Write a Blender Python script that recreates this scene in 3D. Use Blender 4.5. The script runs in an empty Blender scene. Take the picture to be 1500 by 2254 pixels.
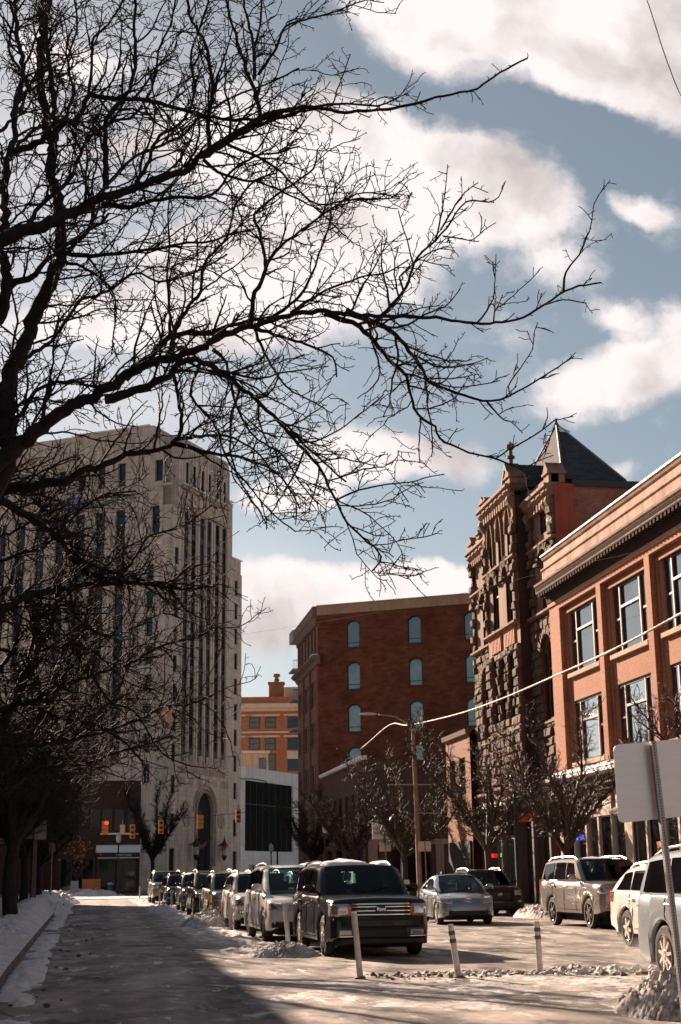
import bpy, math, random
import numpy as np
from math import sin, cos, radians, pi, sqrt, atan2
from mathutils import Vector, Matrix

R = math.radians
random.seed(7)
rng = np.random.default_rng(11)
scene = bpy.context.scene
COL = scene.collection

# ------------------------------------------------------------------ camera
CAM = np.array([0.0, 0.0, 1.46])
YAW, PITCH, ROLL, FPX = R(9.35), R(14.37), R(0.7), 50 / 36 * 2254
fwd = np.array([sin(YAW) * cos(PITCH), cos(YAW) * cos(PITCH), sin(PITCH)])
_r0 = np.array([cos(YAW), -sin(YAW), 0.0]); _u0 = np.cross(_r0, fwd)
cup = _u0 * cos(ROLL) + _r0 * sin(ROLL); crt = _r0 * cos(ROLL) - _u0 * sin(ROLL)
cd = bpy.data.cameras.new("Camera"); cam = bpy.data.objects.new("Camera", cd); COL.objects.link(cam)
cam.matrix_world = Matrix(((crt[0], cup[0], -fwd[0], CAM[0]), (crt[1], cup[1], -fwd[1], CAM[1]), (crt[2], cup[2], -fwd[2], CAM[2]), (0, 0, 0, 1)))
cd.lens = 50; cd.sensor_fit = 'VERTICAL'; cd.sensor_height = 36; cd.sensor_width = 24
cd.clip_start = 0.1; cd.clip_end = 6000
cd.dof.use_dof = True; cd.dof.focus_distance = 13.0; cd.dof.aperture_fstop = 8.0
scene.camera = cam

def ray(px, py):
    return fwd + crt * (px - 750) / FPX + cup * (1127 - py) / FPX
def at_y(px, py, Y):
    d = ray(px, py); return CAM + d * (Y / d[1])
def at_x(px, py, X):
    d = ray(px, py); return CAM + d * (X / d[0])

# ------------------------------------------------------------------ exposure, sun, sky
scene.view_settings.view_transform = 'Standard'; scene.view_settings.look = 'None'
scene.view_settings.exposure = 1.42; scene.view_settings.gamma = 1.0
SUN_AZ, SUN_EL = R(-21), R(22)          # azimuth measured from +Y towards +X
sd = bpy.data.lights.new("Sun", 'SUN'); sd.energy = 5.0; sd.angle = R(0.5); sd.color = (1.0, 0.76, 0.58)
so = bpy.data.objects.new("Sun", sd); COL.objects.link(so)
sdir = Vector((sin(SUN_AZ) * cos(SUN_EL), cos(SUN_AZ) * cos(SUN_EL), sin(SUN_EL)))
so.rotation_euler = sdir.to_track_quat('Z', 'Y').to_euler(); so.location = (-30, 60, 60)

world = bpy.data.worlds.new("World"); scene.world = world; world.use_nodes = True
wn = world.node_tree.nodes; wl = world.node_tree.links; wn.clear()
def W(t, **k):
    n = wn.new(t)
    for a, b in k.items(): setattr(n, a, b)
    return n
def wmath(op, a, b=None, clamp=False):
    n = W('ShaderNodeMath', operation=op, use_clamp=clamp)
    for i, v in enumerate((a, b)):
        if v is None: continue
        if isinstance(v, (int, float)): n.inputs[i].default_value = v
        else: wl.new(v, n.inputs[i])
    return n.outputs[0]
sky = W('ShaderNodeTexSky', sky_type='NISHITA'); sky.sun_disc = False
sky.sun_elevation = SUN_EL; sky.sun_rotation = SUN_AZ; sky.air_density = 1.0; sky.dust_density = 0.6; sky.ozone_density = 1.6
tc = W('ShaderNodeTexCoord'); sep = W('ShaderNodeSeparateXYZ'); wl.new(tc.outputs['Generated'], sep.inputs[0])
yy = wmath('MAXIMUM', sep.outputs[1], 0.12)
U = wmath('DIVIDE', sep.outputs[0], yy); V = wmath('DIVIDE', sep.outputs[2], yy)
cxy = W('ShaderNodeCombineXYZ'); wl.new(U, cxy.inputs[0]); wl.new(V, cxy.inputs[1])
# soft warp so that the cloud banks get ragged outlines
wnz = W('ShaderNodeTexNoise'); wnz.inputs['Scale'].default_value = 5.5; wnz.inputs['Detail'].default_value = 6; wnz.inputs['Roughness'].default_value = 0.6
wl.new(cxy.outputs[0], wnz.inputs['Vector'])
wsub = W('ShaderNodeVectorMath', operation='SUBTRACT'); wl.new(wnz.outputs['Color'], wsub.inputs[0]); wsub.inputs[1].default_value = (0.5, 0.5, 0.5)
wsc = W('ShaderNodeVectorMath', operation='SCALE'); wl.new(wsub.outputs[0], wsc.inputs[0]); wsc.inputs['Scale'].default_value = 0.085
wadd = W('ShaderNodeVectorMath', operation='ADD'); wl.new(cxy.outputs[0], wadd.inputs[0]); wl.new(wsc.outputs[0], wadd.inputs[1])
P = wadd.outputs[0]
# cloud banks: centre direction, half width, half height, slope, weight
CLOUDS = [(1130, 10, 640, 235, 0.08, 1.6), (1380, 150, 330, 150, 0.35, 1.3), (800, 350, 520, 190, 0.12, 1.5), (1030, 400, 290, 130, 0.25, 1.2),
          (640, 560, 440, 140, -0.08, 1.3), (520, 700, 430, 105, -0.15, 0.9), (180, 720, 330, 75, -0.12, 0.9),
          (860, 1000, 270, 85, 0.03, 1.15), (1400, 810, 260, 110, -0.25, 1.2), (1340, 690, 90, 45, 0.5, 0.7), (1420, 470, 110, 40, 0.4, 0.6),
          (760, 1320, 330, 95, 0.05, 1.3), (600, 1400, 150, 90, 0.0, 1.0), (640, 1075, 240, 55, -0.2, 0.8), (1330, 1040, 140, 60, 0.1, 0.8), (1010, 1290, 150, 45, 0.0, 0.8),
          (280, 300, 380, 50, -0.1, 0.6), (150, 120, 260, 60, 0.2, 0.6), (1180, 560, 190, 70, 0.2, 0.55), (1480, 700, 150, 60, 0.1, 0.7)]
dens = None
for (px, py, rx, ry, sl, wt) in CLOUDS:
    d = ray(px, py); u0, v0 = d[0] / d[1], d[2] / d[1]
    sx = rx / FPX * 1.16; sy = ry / FPX * 1.16
    mp = W('ShaderNodeMapping', vector_type='TEXTURE'); mp.inputs['Location'].default_value = (u0, v0, 0)
    mp.inputs['Rotation'].default_value = (0, 0, -sl); mp.inputs['Scale'].default_value = (sx, sy, 1)
    wl.new(P, mp.inputs[0])
    ln = W('ShaderNodeVectorMath', operation='LENGTH'); wl.new(mp.outputs[0], ln.inputs[0])
    f = wmath('MULTIPLY', wmath('SUBTRACT', 1.0, ln.outputs['Value'], clamp=True), wt)
    dens = f if dens is None else wmath('ADD', dens, f)
n1 = W('ShaderNodeTexNoise'); n1.inputs['Scale'].default_value = 11; n1.inputs['Detail'].default_value = 12; n1.inputs['Roughness'].default_value = 0.62
wl.new(P, n1.inputs['Vector'])
dn = wmath('ADD', dens, wmath('MULTIPLY', wmath('SUBTRACT', n1.outputs[0], 0.5), 1.5))
# everywhere else (above, behind) scattered broken cloud
n2 = W('ShaderNodeTexNoise'); n2.inputs['Scale'].default_value = 2.2; n2.inputs['Detail'].default_value = 8; wl.new(tc.outputs['Generated'], n2.inputs['Vector'])
back = wmath('MULTIPLY', wmath('SUBTRACT', n2.outputs[0], 0.57), 2.5)
fr = wmath('MULTIPLY', wmath('SUBTRACT', sep.outputs[1], 0.25), 5.0, clamp=True)
mx = W('ShaderNodeMix', data_type='FLOAT'); wl.new(fr, mx.inputs[0]); wl.new(back, mx.inputs[2]); wl.new(dn, mx.inputs[3])
cov = W('ShaderNodeMapRange', interpolation_type='SMOOTHSTEP'); wl.new(mx.outputs[0], cov.inputs[0])
cov.inputs[1].default_value = 0.06; cov.inputs[2].default_value = 0.60
veil = None
for (px, py, rx, ry) in [(120, 250, 620, 520), (350, 900, 420, 160), (600, 1350, 300, 200)]:
    d = ray(px, py); mp = W('ShaderNodeMapping', vector_type='TEXTURE'); mp.inputs['Location'].default_value = (d[0] / d[1], d[2] / d[1], 0); mp.inputs['Scale'].default_value = (rx / FPX * 1.1, ry / FPX * 1.1, 1)
    wl.new(P, mp.inputs[0]); ln = W('ShaderNodeVectorMath', operation='LENGTH'); wl.new(mp.outputs[0], ln.inputs[0])
    f = wmath('MULTIPLY', wmath('SUBTRACT', 1.0, ln.outputs['Value'], clamp=True), 0.46); veil = f if veil is None else wmath('ADD', veil, f)
veil = wmath('MULTIPLY', wmath('MULTIPLY', veil, fr), wmath('ADD', n1.outputs[0], 0.35), clamp=True)
covt = wmath('MAXIMUM', cov.outputs[0], veil)
# brightness of the cloud body: thick folds are greyer
n3 = W('ShaderNodeTexNoise'); n3.inputs['Scale'].default_value = 10; n3.inputs['Detail'].default_value = 9; n3.inputs['Roughness'].default_value = 0.5; wl.new(P, n3.inputs['Vector'])
cr = W('ShaderNodeValToRGB'); wl.new(n3.outputs[0], cr.inputs[0])
cr.color_ramp.elements[0].position = 0.28; cr.color_ramp.elements[0].color = (4.0, 3.55, 3.5, 1)
cr.color_ramp.elements[1].position = 0.52; cr.color_ramp.elements[1].color = (7.9, 7.2, 7.05, 1)
hs = W('ShaderNodeHueSaturation'); hs.inputs['Saturation'].default_value = 0.62; hs.inputs['Value'].default_value = 0.62; hs.inputs['Hue'].default_value = 0.485; wl.new(sky.outputs[0], hs.inputs['Color'])
mc = W('ShaderNodeMix', data_type='RGBA'); wl.new(covt, mc.inputs[0]); wl.new(hs.outputs[0], mc.inputs[6]); wl.new(cr.outputs[0], mc.inputs[7])
bg = W('ShaderNodeBackground'); bg.inputs[1].default_value = 0.05; wl.new(mc.outputs[2], bg.inputs[0])
wo = W('ShaderNodeOutputWorld'); wl.new(bg.outputs[0], wo.inputs[0])

# ------------------------------------------------------------------ noise in numpy
_tab = rng.random((256, 256))
def vnoise(x, y):
    x = np.asarray(x, float); y = np.asarray(y, float)
    xi = np.floor(x).astype(int); yi = np.floor(y).astype(int); xf = x - xi; yf = y - yi
    xf = xf * xf * (3 - 2 * xf); yf = yf * yf * (3 - 2 * yf)
    g = lambda a, b: _tab[a & 255, b & 255]
    return (g(xi, yi) * (1 - xf) + g(xi + 1, yi) * xf) * (1 - yf) + (g(xi, yi + 1) * (1 - xf) + g(xi + 1, yi + 1) * xf) * yf
def fbm(x, y, o=5, g=0.5):
    s = 0; a = 1; t = 0
    for i in range(o):
        s = s + a * vnoise(x * 2 ** i + 17.3 * i, y * 2 ** i + 5.1 * i); t += a; a *= g
    return s / t

# ------------------------------------------------------------------ objects
def setp(o, label=None, cat=None, group=None, kind=None):
    if label: o['label'] = label
    if cat: o['category'] = cat
    if group: o['group'] = group
    if kind: o['kind'] = kind
    return o
def empty(name, loc, label, cat, group=None, rz=0.0):
    o = bpy.data.objects.new(name, None); COL.objects.link(o); o.location = loc; o.rotation_euler = (0, 0, rz)
    o.empty_display_size = 0.3
    return setp(o, label, cat, group)

class MB:
    """collects faces, builds ONE mesh object; coordinates may pass through a frame f(s, d, z)"""
    def __init__(s, f=None): s.v = []; s.f = []; s.m = []; s.fr = f
    def pt(s, p): return tuple(s.fr(*p)) if s.fr else tuple(p)
    def face(s, pts, m=0):
        i = len(s.v); s.v += [s.pt(p) for p in pts]; s.f.append(tuple(range(i, i + len(pts)))); s.m.append(m)
    def box(s, a0, a1, b0, b1, c0, c1, m=0):
        i = len(s.v)
        s.v += [s.pt(p) for p in ((a0, b0, c0), (a1, b0, c0), (a1, b1, c0), (a0, b1, c0), (a0, b0, c1), (a1, b0, c1), (a1, b1, c1), (a0, b1, c1))]
        for q in ((0, 3, 2, 1), (4, 5, 6, 7), (0, 1, 5, 4), (1, 2, 6, 5), (2, 3, 7, 6), (3, 0, 4, 7)):
            s.f.append(tuple(i + k for k in q)); s.m.append(m)
    def rock(s, a0, a1, b0, b1, c0, c1, j=0.03, m=0):
        """box whose outward (b1) face bulges like a rock-faced stone"""
        i = len(s.v); r = lambda: random.uniform(-j, j)
        s.v += [s.pt(p) for p in ((a0, b0, c0), (a1, b0, c0), (a1, b1 * .75 + b0 * .25, c0), (a0, b1 * .75 + b0 * .25, c0),
                                  (a0, b0, c1), (a1, b0, c1), (a1, b1 * .75 + b0 * .25, c1), (a0, b1 * .75 + b0 * .25, c1))]
        ea, ec = min(.06, (a1 - a0) * .16), min(.06, (c1 - c0) * .2)
        s.v += [s.pt(p) for p in ((a0 + ea + r(), b1 + r(), c0 + ec + r()), (a1 - ea + r(), b1 + r(), c0 + ec + r()), (a1 - ea + r(), b1 + r(), c1 - ec + r()), (a0 + ea + r(), b1 + r(), c1 - ec + r()))]
        for q in ((0, 1, 2, 3), (4, 7, 6, 5), (0, 3, 7, 4), (1, 5, 6, 2), (3, 2, 9, 8), (2, 6, 10, 9), (6, 7, 11, 10), (7, 3, 8, 11), (8, 9, 10, 11)):
            s.f.append(tuple(i + k for k in q)); s.m.append(m)
    def prism(s, prof, a0, a1, m=0, ax=0):
        """profile [(b, c)...] extruded along the first axis from a0 to a1"""
        n = len(prof); i = len(s.v)
        def mk(a, b, c): return (a, b, c) if ax == 0 else ((b, a, c) if ax == 1 else (b, c, a))
        for a in (a0, a1): s.v += [s.pt(mk(a, b, c)) for b, c in prof]
        for k in range(n):
            s.f.append((i + k, i + (k + 1) % n, i + n + (k + 1) % n, i + n + k)); s.m.append(m)
        s.f.append(tuple(i + k for k in range(n))[::-1]); s.m.append(m); s.f.append(tuple(i + n + k for k in range(n))); s.m.append(m)
    def tube(s, pts, rad, k=8, m=0, cap=True):
        P = np.array([s.pt(p) for p in pts], float); n = len(P)
        if isinstance(rad, (int, float)): rad = [rad] * n
        i = len(s.v); T = np.gradient(P, axis=0); T /= np.linalg.norm(T, axis=1)[:, None] + 1e-9
        ref = np.array([0, 0, 1.0]) if abs(T[0][2]) < .9 else np.array([1.0, 0, 0])
        for j in range(n):
            a = np.cross(T[j], ref); a /= np.linalg.norm(a) + 1e-9; b = np.cross(T[j], a); ref = -np.cross(T[j], a) if False else ref
            for q in range(k):
                t = 2 * pi * q / k; s.v.append(tuple(P[j] + rad[j] * (cos(t) * a + sin(t) * b)))
        for j in range(n - 1):
            for q in range(k):
                s.f.append((i + j * k + q, i + j * k + (q + 1) % k, i + (j + 1) * k + (q + 1) % k, i + (j + 1) * k + q)); s.m.append(m)
        if cap:
            s.f.append(tuple(i + q for q in range(k))[::-1]); s.m.append(m); s.f.append(tuple(i + (n - 1) * k + q for q in range(k))); s.m.append(m)
    def lathe(s, prof, c, k=16, m=0, axis='z', cap=True):
        """prof [(r, h)...] turned about an axis through c"""
        i = len(s.v); n = len(prof)
        for r, h in prof:
            for q in range(k):
                t = 2 * pi * q / k; x, y = r * cos(t), r * sin(t)
                p = (c[0] + x, c[1] + y, c[2] + h) if axis == 'z' else ((c[0] + h, c[1] + x, c[2] + y) if axis == 'x' else (c[0] + x, c[1] + h, c[2] + y))
                s.v.append(s.pt(p))
        for j in range(n - 1):
            for q in range(k):
                s.f.append((i + j * k + q, i + j * k + (q + 1) % k, i + (j + 1) * k + (q + 1) % k, i + (j + 1) * k + q)); s.m.append(m)
        if cap: s.f.append(tuple(i + q for q in range(k))[::-1]); s.m.append(m); s.f.append(tuple(i + (n - 1) * k + q for q in range(k))); s.m.append(m)
    def grid(s, fn, us, vs, m=0, closed=False):
        i = len(s.v); nu, nv = len(us), len(vs)
        for u in us:
            for v in vs: s.v.append(s.pt(fn(u, v)))
        for a in range(nu - 1):
            for b in range(nv - 1):
                s.f.append((i + a * nv + b, i + (a + 1) * nv + b, i + (a + 1) * nv + b + 1, i + a * nv + b + 1)); s.m.append(m)
    def build(s, name, mats, parent=None, smooth=None, uv=True, local=False, fix=True):
        me = bpy.data.meshes.new(name)
        v = np.array(s.v, float).reshape(-1, 3)
        if parent is not None and not local:
            q = parent; off = np.zeros(3)
            while q is not None: off += np.array(q.location); q = q.parent
            v = v - off
        me.from_pydata(v.tolist(), [], s.f)
        if not isinstance(mats, (list, tuple)): mats = [mats]
        for mt in mats: me.materials.append(mt)
        if len(mats) > 1: me.polygons.foreach_set('material_index', s.m)
        if fix:
            import bmesh
            bm = bmesh.new(); bm.from_mesh(me); bmesh.ops.remove_doubles(bm, verts=bm.verts, dist=1e-5) if smooth else None
            bmesh.ops.recalc_face_normals(bm, faces=bm.faces); bm.to_mesh(me); bm.free()
        if uv: boxuv(me)
        if smooth:
            me.shade_smooth(); me.set_sharp_from_angle(angle=R(smooth))
        o = bpy.data.objects.new(name, me); COL.objects.link(o)
        if parent is not None: o.parent = parent
        return o
def boxuv(me):
    n = len(me.polygons)
    if not n: return
    nor = np.zeros(n * 3); me.polygons.foreach_get('normal', nor); nor = nor.reshape(-1, 3)
    tot = np.zeros(n, int); me.polygons.foreach_get('loop_total', tot)
    vi = np.zeros(len(me.loops), int); me.loops.foreach_get('vertex_index', vi)
    co = np.zeros(len(me.vertices) * 3); me.vertices.foreach_get('co', co); co = co.reshape(-1, 3)
    N = np.repeat(nor, tot, axis=0); Pp = co[vi]
    t = np.stack([-N[:, 1], N[:, 0]], 1); l = np.linalg.norm(t, axis=1)[:, None]; t = t / np.maximum(l, 1e-6)
    uvw = np.stack([Pp[:, 0] * t[:, 0] + Pp[:, 1] * t[:, 1], Pp[:, 2]], 1)
    top = np.abs(N[:, 2]) > .75
    uvw[top] = Pp[top][:, :2]
    l = me.uv_layers.new(name='UVMap'); l.data.foreach_set('uv', uvw.astype(np.float32).ravel())

def text_mesh(txt, size, depth=0.005, bold=0.0):
    cu = bpy.data.curves.new('lettering', 'FONT'); cu.body = txt; cu.size = size; cu.extrude = depth; cu.offset = bold
    cu.align_x = 'CENTER'; cu.align_y = 'CENTER'; cu.resolution_u = 3
    o = bpy.data.objects.new('tmp', cu); COL.objects.link(o)
    dg = bpy.context.evaluated_depsgraph_get(); me = bpy.data.meshes.new_from_object(o.evaluated_get(dg)); bpy.data.objects.remove(o); bpy.data.curves.remove(cu)
    return me
def lettering(txt, size, origin, right, up, mat, parent, name='lettering', depth=0.005, bold=0.0, loc=None):
    """text lying in the plane (right, up) at world point origin"""
    me = text_mesh(txt, size, depth, bold); me.materials.clear(); me.materials.append(mat)
    r_, u_ = np.array(right, float), np.array(up, float); n_ = np.cross(r_, u_)
    co = np.zeros(len(me.vertices) * 3); me.vertices.foreach_get('co', co); co = co.reshape(-1, 3)
    w = co[:, :1] * r_ + co[:, 1:2] * u_ + co[:, 2:3] * n_ + np.array(origin)
    if loc is None:
        q = parent
        while q is not None: w = w - np.array(q.location); q = q.parent
    me.vertices.foreach_set('co', w.ravel()); me.update()
    o = bpy.data.objects.new(name, me); COL.objects.link(o); o.parent = parent
    return o

# ------------------------------------------------------------------ materials
class NT:
    def __init__(s, name):
        s.m = bpy.data.materials.new(name); s.m.use_nodes = True; s.t = s.m.node_tree; s.t.nodes.clear()
        s.out = s.t.nodes.new('ShaderNodeOutputMaterial'); s.b = s.n('ShaderNodeBsdfPrincipled'); s.t.links.new(s.b.outputs[0], s.out.inputs[0])
    def n(s, t, **k):
        x = s.t.nodes.new(t)
        for a, b in k.items(): setattr(x, a, b)
        return x
    def l(s, a, b): s.t.links.new(a, b)
    def co(s, src='Object', scale=(1, 1, 1)):
        c = s.n('ShaderNodeTexCoord'); mp = s.n('ShaderNodeMapping'); mp.inputs['Scale'].default_value = scale
        s.l(c.outputs[src], mp.inputs[0]); return mp.outputs[0]
    def noise(s, vec, scale, detail=5, rough=.55, out=0):
        x = s.n('ShaderNodeTexNoise'); x.inputs['Scale'].default_value = scale; x.inputs['Detail'].default_value = detail; x.inputs['Roughness'].default_value = rough
        s.l(vec, x.inputs['Vector']); return x.outputs[out]
    def ramp(s, fac, stops):
        r = s.n('ShaderNodeValToRGB'); s.l(fac, r.inputs[0]); e = r.color_ramp.elements
        while len(e) < len(stops): e.new(.5)
        for q, (p, c) in zip(e, stops): q.position = p; q.color = (c if len(c) == 4 else (*c, 1)) if isinstance(c, (tuple, list)) else (c, c, c, 1)
        return r.outputs[0]
    def mix(s, fac, a, b, mode='MIX'):
        x = s.n('ShaderNodeMix', data_type='RGBA', blend_type=mode)
        for i, v in ((0, fac), (6, a), (7, b)):
            if isinstance(v, (int, float)): x.inputs[i].default_value = v
            elif isinstance(v, tuple): x.inputs[i].default_value = (*v, 1)
            else: s.l(v, x.inputs[i])
        return x.outputs[2]
    def bump(s, h, strength=.3, dist=.02):
        b = s.n('ShaderNodeBump'); b.inputs['Strength'].default_value = strength; b.inputs['Distance'].default_value = dist; s.l(h, b.inputs['Height']); s.l(b.outputs[0], s.b.inputs['Normal'])
    def set(s, **k):
        for a, v in k.items():
            i = s.b.inputs[a.replace('_', ' ')]
            if hasattr(v, 'is_linked'): s.l(v, i)
            else: i.default_value = (*v, 1) if isinstance(v, tuple) else v
        return s
MC = {}
def simple(name, col, rough=.6, metal=0.0, var=.18, scale=6, bump=0.0, emit=None, coat=0.0, spec=.5):
    if name in MC: return MC[name]
    t = NT(name); v = t.co('Object'); n = t.noise(v, scale, 6, .6)
    a = tuple(c * (1 - var) for c in col); b = tuple(min(1, c * (1 + var)) for c in col)
    t.set(Base_Color=t.ramp(n, [(.3, a), (.7, b)]), Roughness=rough, Metallic=metal)
    t.b.inputs['Specular IOR Level'].default_value = spec
    if coat: t.b.inputs['Coat Weight'].default_value = coat; t.b.inputs['Coat Roughness'].default_value = .05
    if bump: t.bump(t.noise(v, scale * 5, 4), bump, .02)
    if emit: t.b.inputs['Emission Color'].default_value = (*emit[0], 1); t.b.inputs['Emission Strength'].default_value = emit[1]
    MC[name] = t.m; return t.m
def brick(name, c1, c2, mortar, rough=.85, w=.22, h=.075, stain=.35, stain_col=(.5, .45, .42)):
    t = NT(name); uv = t.co('UV')
    b = t.n('ShaderNodeTexBrick'); b.inputs['Scale'].default_value = 1; b.inputs['Brick Width'].default_value = w; b.inputs['Row Height'].default_value = h
    b.inputs['Mortar Size'].default_value = .008; b.inputs['Mortar Smooth'].default_value = .3
    b.inputs['Color1'].default_value = (*c1, 1); b.inputs['Color2'].default_value = (*c2, 1); b.inputs['Mortar'].default_value = (*mortar, 1); t.l(uv, b.inputs['Vector'])
    o = t.co('Object'); n = t.noise(o, .55, 7, .65); n2 = t.noise(o, 9, 3)
    g = t.ramp(n, [(.35, stain_col), (.62, (1, 1, 1))]); c = t.mix(stain, b.outputs[0], t.mix(1.0, b.outputs[0], g, 'MULTIPLY'))
    c = t.mix(.5, c, t.mix(1.0, c, t.ramp(n2, [(.3, .72), (.7, 1.2)]), 'MULTIPLY'))
    t.set(Base_Color=c, Roughness=rough); t.b.inputs['Specular IOR Level'].default_value = .25
    t.bump(b.outputs[1], -.5, .01); MC[name] = t.m; return t.m
def stone(name, c1, c2, block=None, streak=.4, bump=.3, rough=.85, bscale=8, dark=(.3, .28, .26)):
    t = NT(name); o = t.co('Object'); n = t.noise(o, .9, 8, .62)
    c = t.ramp(n, [(.32, c1), (.68, c2)])
    st = t.noise(t.co('Object', (1.3, 1.3, .09)), 1.6, 6, .6)       # vertical weather streaks
    c = t.mix(streak, c, t.mix(1.0, c, t.ramp(st, [(.38, dark), (.6, (1, 1, 1))]), 'MULTIPLY'))
    h = t.noise(o, bscale, 6, .65)
    if block:
        b = t.n('ShaderNodeTexBrick'); b.inputs['Scale'].default_value = 1; b.inputs['Brick Width'].default_value = block[0]; b.inputs['Row Height'].default_value = block[1]
        b.inputs['Mortar Size'].default_value = .012; b.inputs['Color1'].default_value = (1, 1, 1, 1); b.inputs['Color2'].default_value = (.84, .83, .82, 1); b.inputs['Mortar'].default_value = (.55, .53, .5, 1)
        t.l(t.co('UV'), b.inputs['Vector']); c = t.mix(1.0, c, b.outputs[0], 'MULTIPLY')
    t.set(Base_Color=c, Roughness=rough); t.b.inputs['Specular IOR Level'].default_value = .25; t.bump(h, bump, .05); MC[name] = t.m; return t.m
def glass(name, tint=(.02, .025, .03), refl=.35, rough=.04, fk=.45, wob=.02, gcol=(.9, .93, .95)):
    t = NT(name); o = t.co('Object'); gl = t.n('ShaderNodeBsdfGlossy'); gl.inputs['Roughness'].default_value = rough; gl.inputs['Color'].default_value = (*gcol, 1)
    bm = t.n('ShaderNodeBump'); bm.inputs['Strength'].default_value = wob; bm.inputs['Distance'].default_value = .1; t.l(t.noise(o, .9, 2), bm.inputs['Height']); t.l(bm.outputs[0], gl.inputs['Normal'])
    n = t.noise(o, .7, 5); c = t.ramp(n, [(.35, tuple(x * .6 for x in tint)), (.7, tuple(x * 1.5 for x in tint))])
    t.set(Base_Color=c, Roughness=.6); t.b.inputs['Specular IOR Level'].default_value = 0
    mx = t.n('ShaderNodeMixShader'); fr = t.n('ShaderNodeFresnel'); fr.inputs['IOR'].default_value = 1.5
    ad = t.n('ShaderNodeMath', operation='ADD', use_clamp=True); fm = t.n('ShaderNodeMath', operation='MULTIPLY'); t.l(fr.outputs[0], fm.inputs[0]); fm.inputs[1].default_value = fk; t.l(fm.outputs[0], ad.inputs[0]); ad.inputs[1].default_value = refl
    t.l(ad.outputs[0], mx.inputs[0]); t.l(t.b.outputs[0], mx.inputs[1]); t.l(gl.outputs[0], mx.inputs[2]); t.l(mx.outputs[0], t.out.inputs[0]); MC[name] = t.m; return t.m
def paint(name, col, metal=.3, rough=.28, dirt=.5, coat=.7, spec=.5):
    t = NT(name); o = t.co('Object'); z = t.n('ShaderNodeSeparateXYZ'); t.l(o, z.inputs[0])
    n = t.noise(o, 3.5, 7, .65)
    a = t.n('ShaderNodeMath', operation='MULTIPLY_ADD'); t.l(z.outputs[2], a.inputs[0]); a.inputs[1].default_value = -1.0; a.inputs[2].default_value = .62
    b = t.n('ShaderNodeMath', operation='ADD'); t.l(a.outputs[0], b.inputs[0]); t.l(n, b.inputs[1])
    f = t.n('ShaderNodeMapRange'); t.l(b.outputs[0], f.inputs[0]); f.inputs[1].default_value = .35; f.inputs[2].default_value = 1.0; f.inputs[3].default_value = .04; f.inputs[4].default_value = dirt
    c = t.mix(f.outputs[0], col, (.34, .29, .25))
    rg = t.n('ShaderNodeMapRange'); t.l(f.outputs[0], rg.inputs[0]); rg.inputs[3].default_value = rough; rg.inputs[4].default_value = .6
    t.set(Base_Color=c, Metallic=metal, Roughness=rg.outputs[0], Coat_Weight=coat); t.b.inputs['Specular IOR Level'].default_value = spec; t.b.inputs['Coat Roughness'].default_value = .06
    MC[name] = t.m; return t.m

def clearglass(name, tint, fk=.8, refl=.03):
    t = NT(name); t.t.nodes.remove(t.b); tr = t.n('ShaderNodeBsdfTransparent'); tr.inputs[0].default_value = (*tint, 1); gl = t.n('ShaderNodeBsdfGlossy'); gl.inputs['Roughness'].default_value = .02
    fr = t.n('ShaderNodeFresnel'); fr.inputs['IOR'].default_value = 1.5; m = t.n('ShaderNodeMath', operation='MULTIPLY_ADD', use_clamp=True); t.l(fr.outputs[0], m.inputs[0]); m.inputs[1].default_value = fk; m.inputs[2].default_value = refl
    mx = t.n('ShaderNodeMixShader'); t.l(m.outputs[0], mx.inputs[0]); t.l(tr.outputs[0], mx.inputs[1]); t.l(gl.outputs[0], mx.inputs[2]); t.l(mx.outputs[0], t.out.inputs[0]); MC[name] = t.m; return t.m
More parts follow.
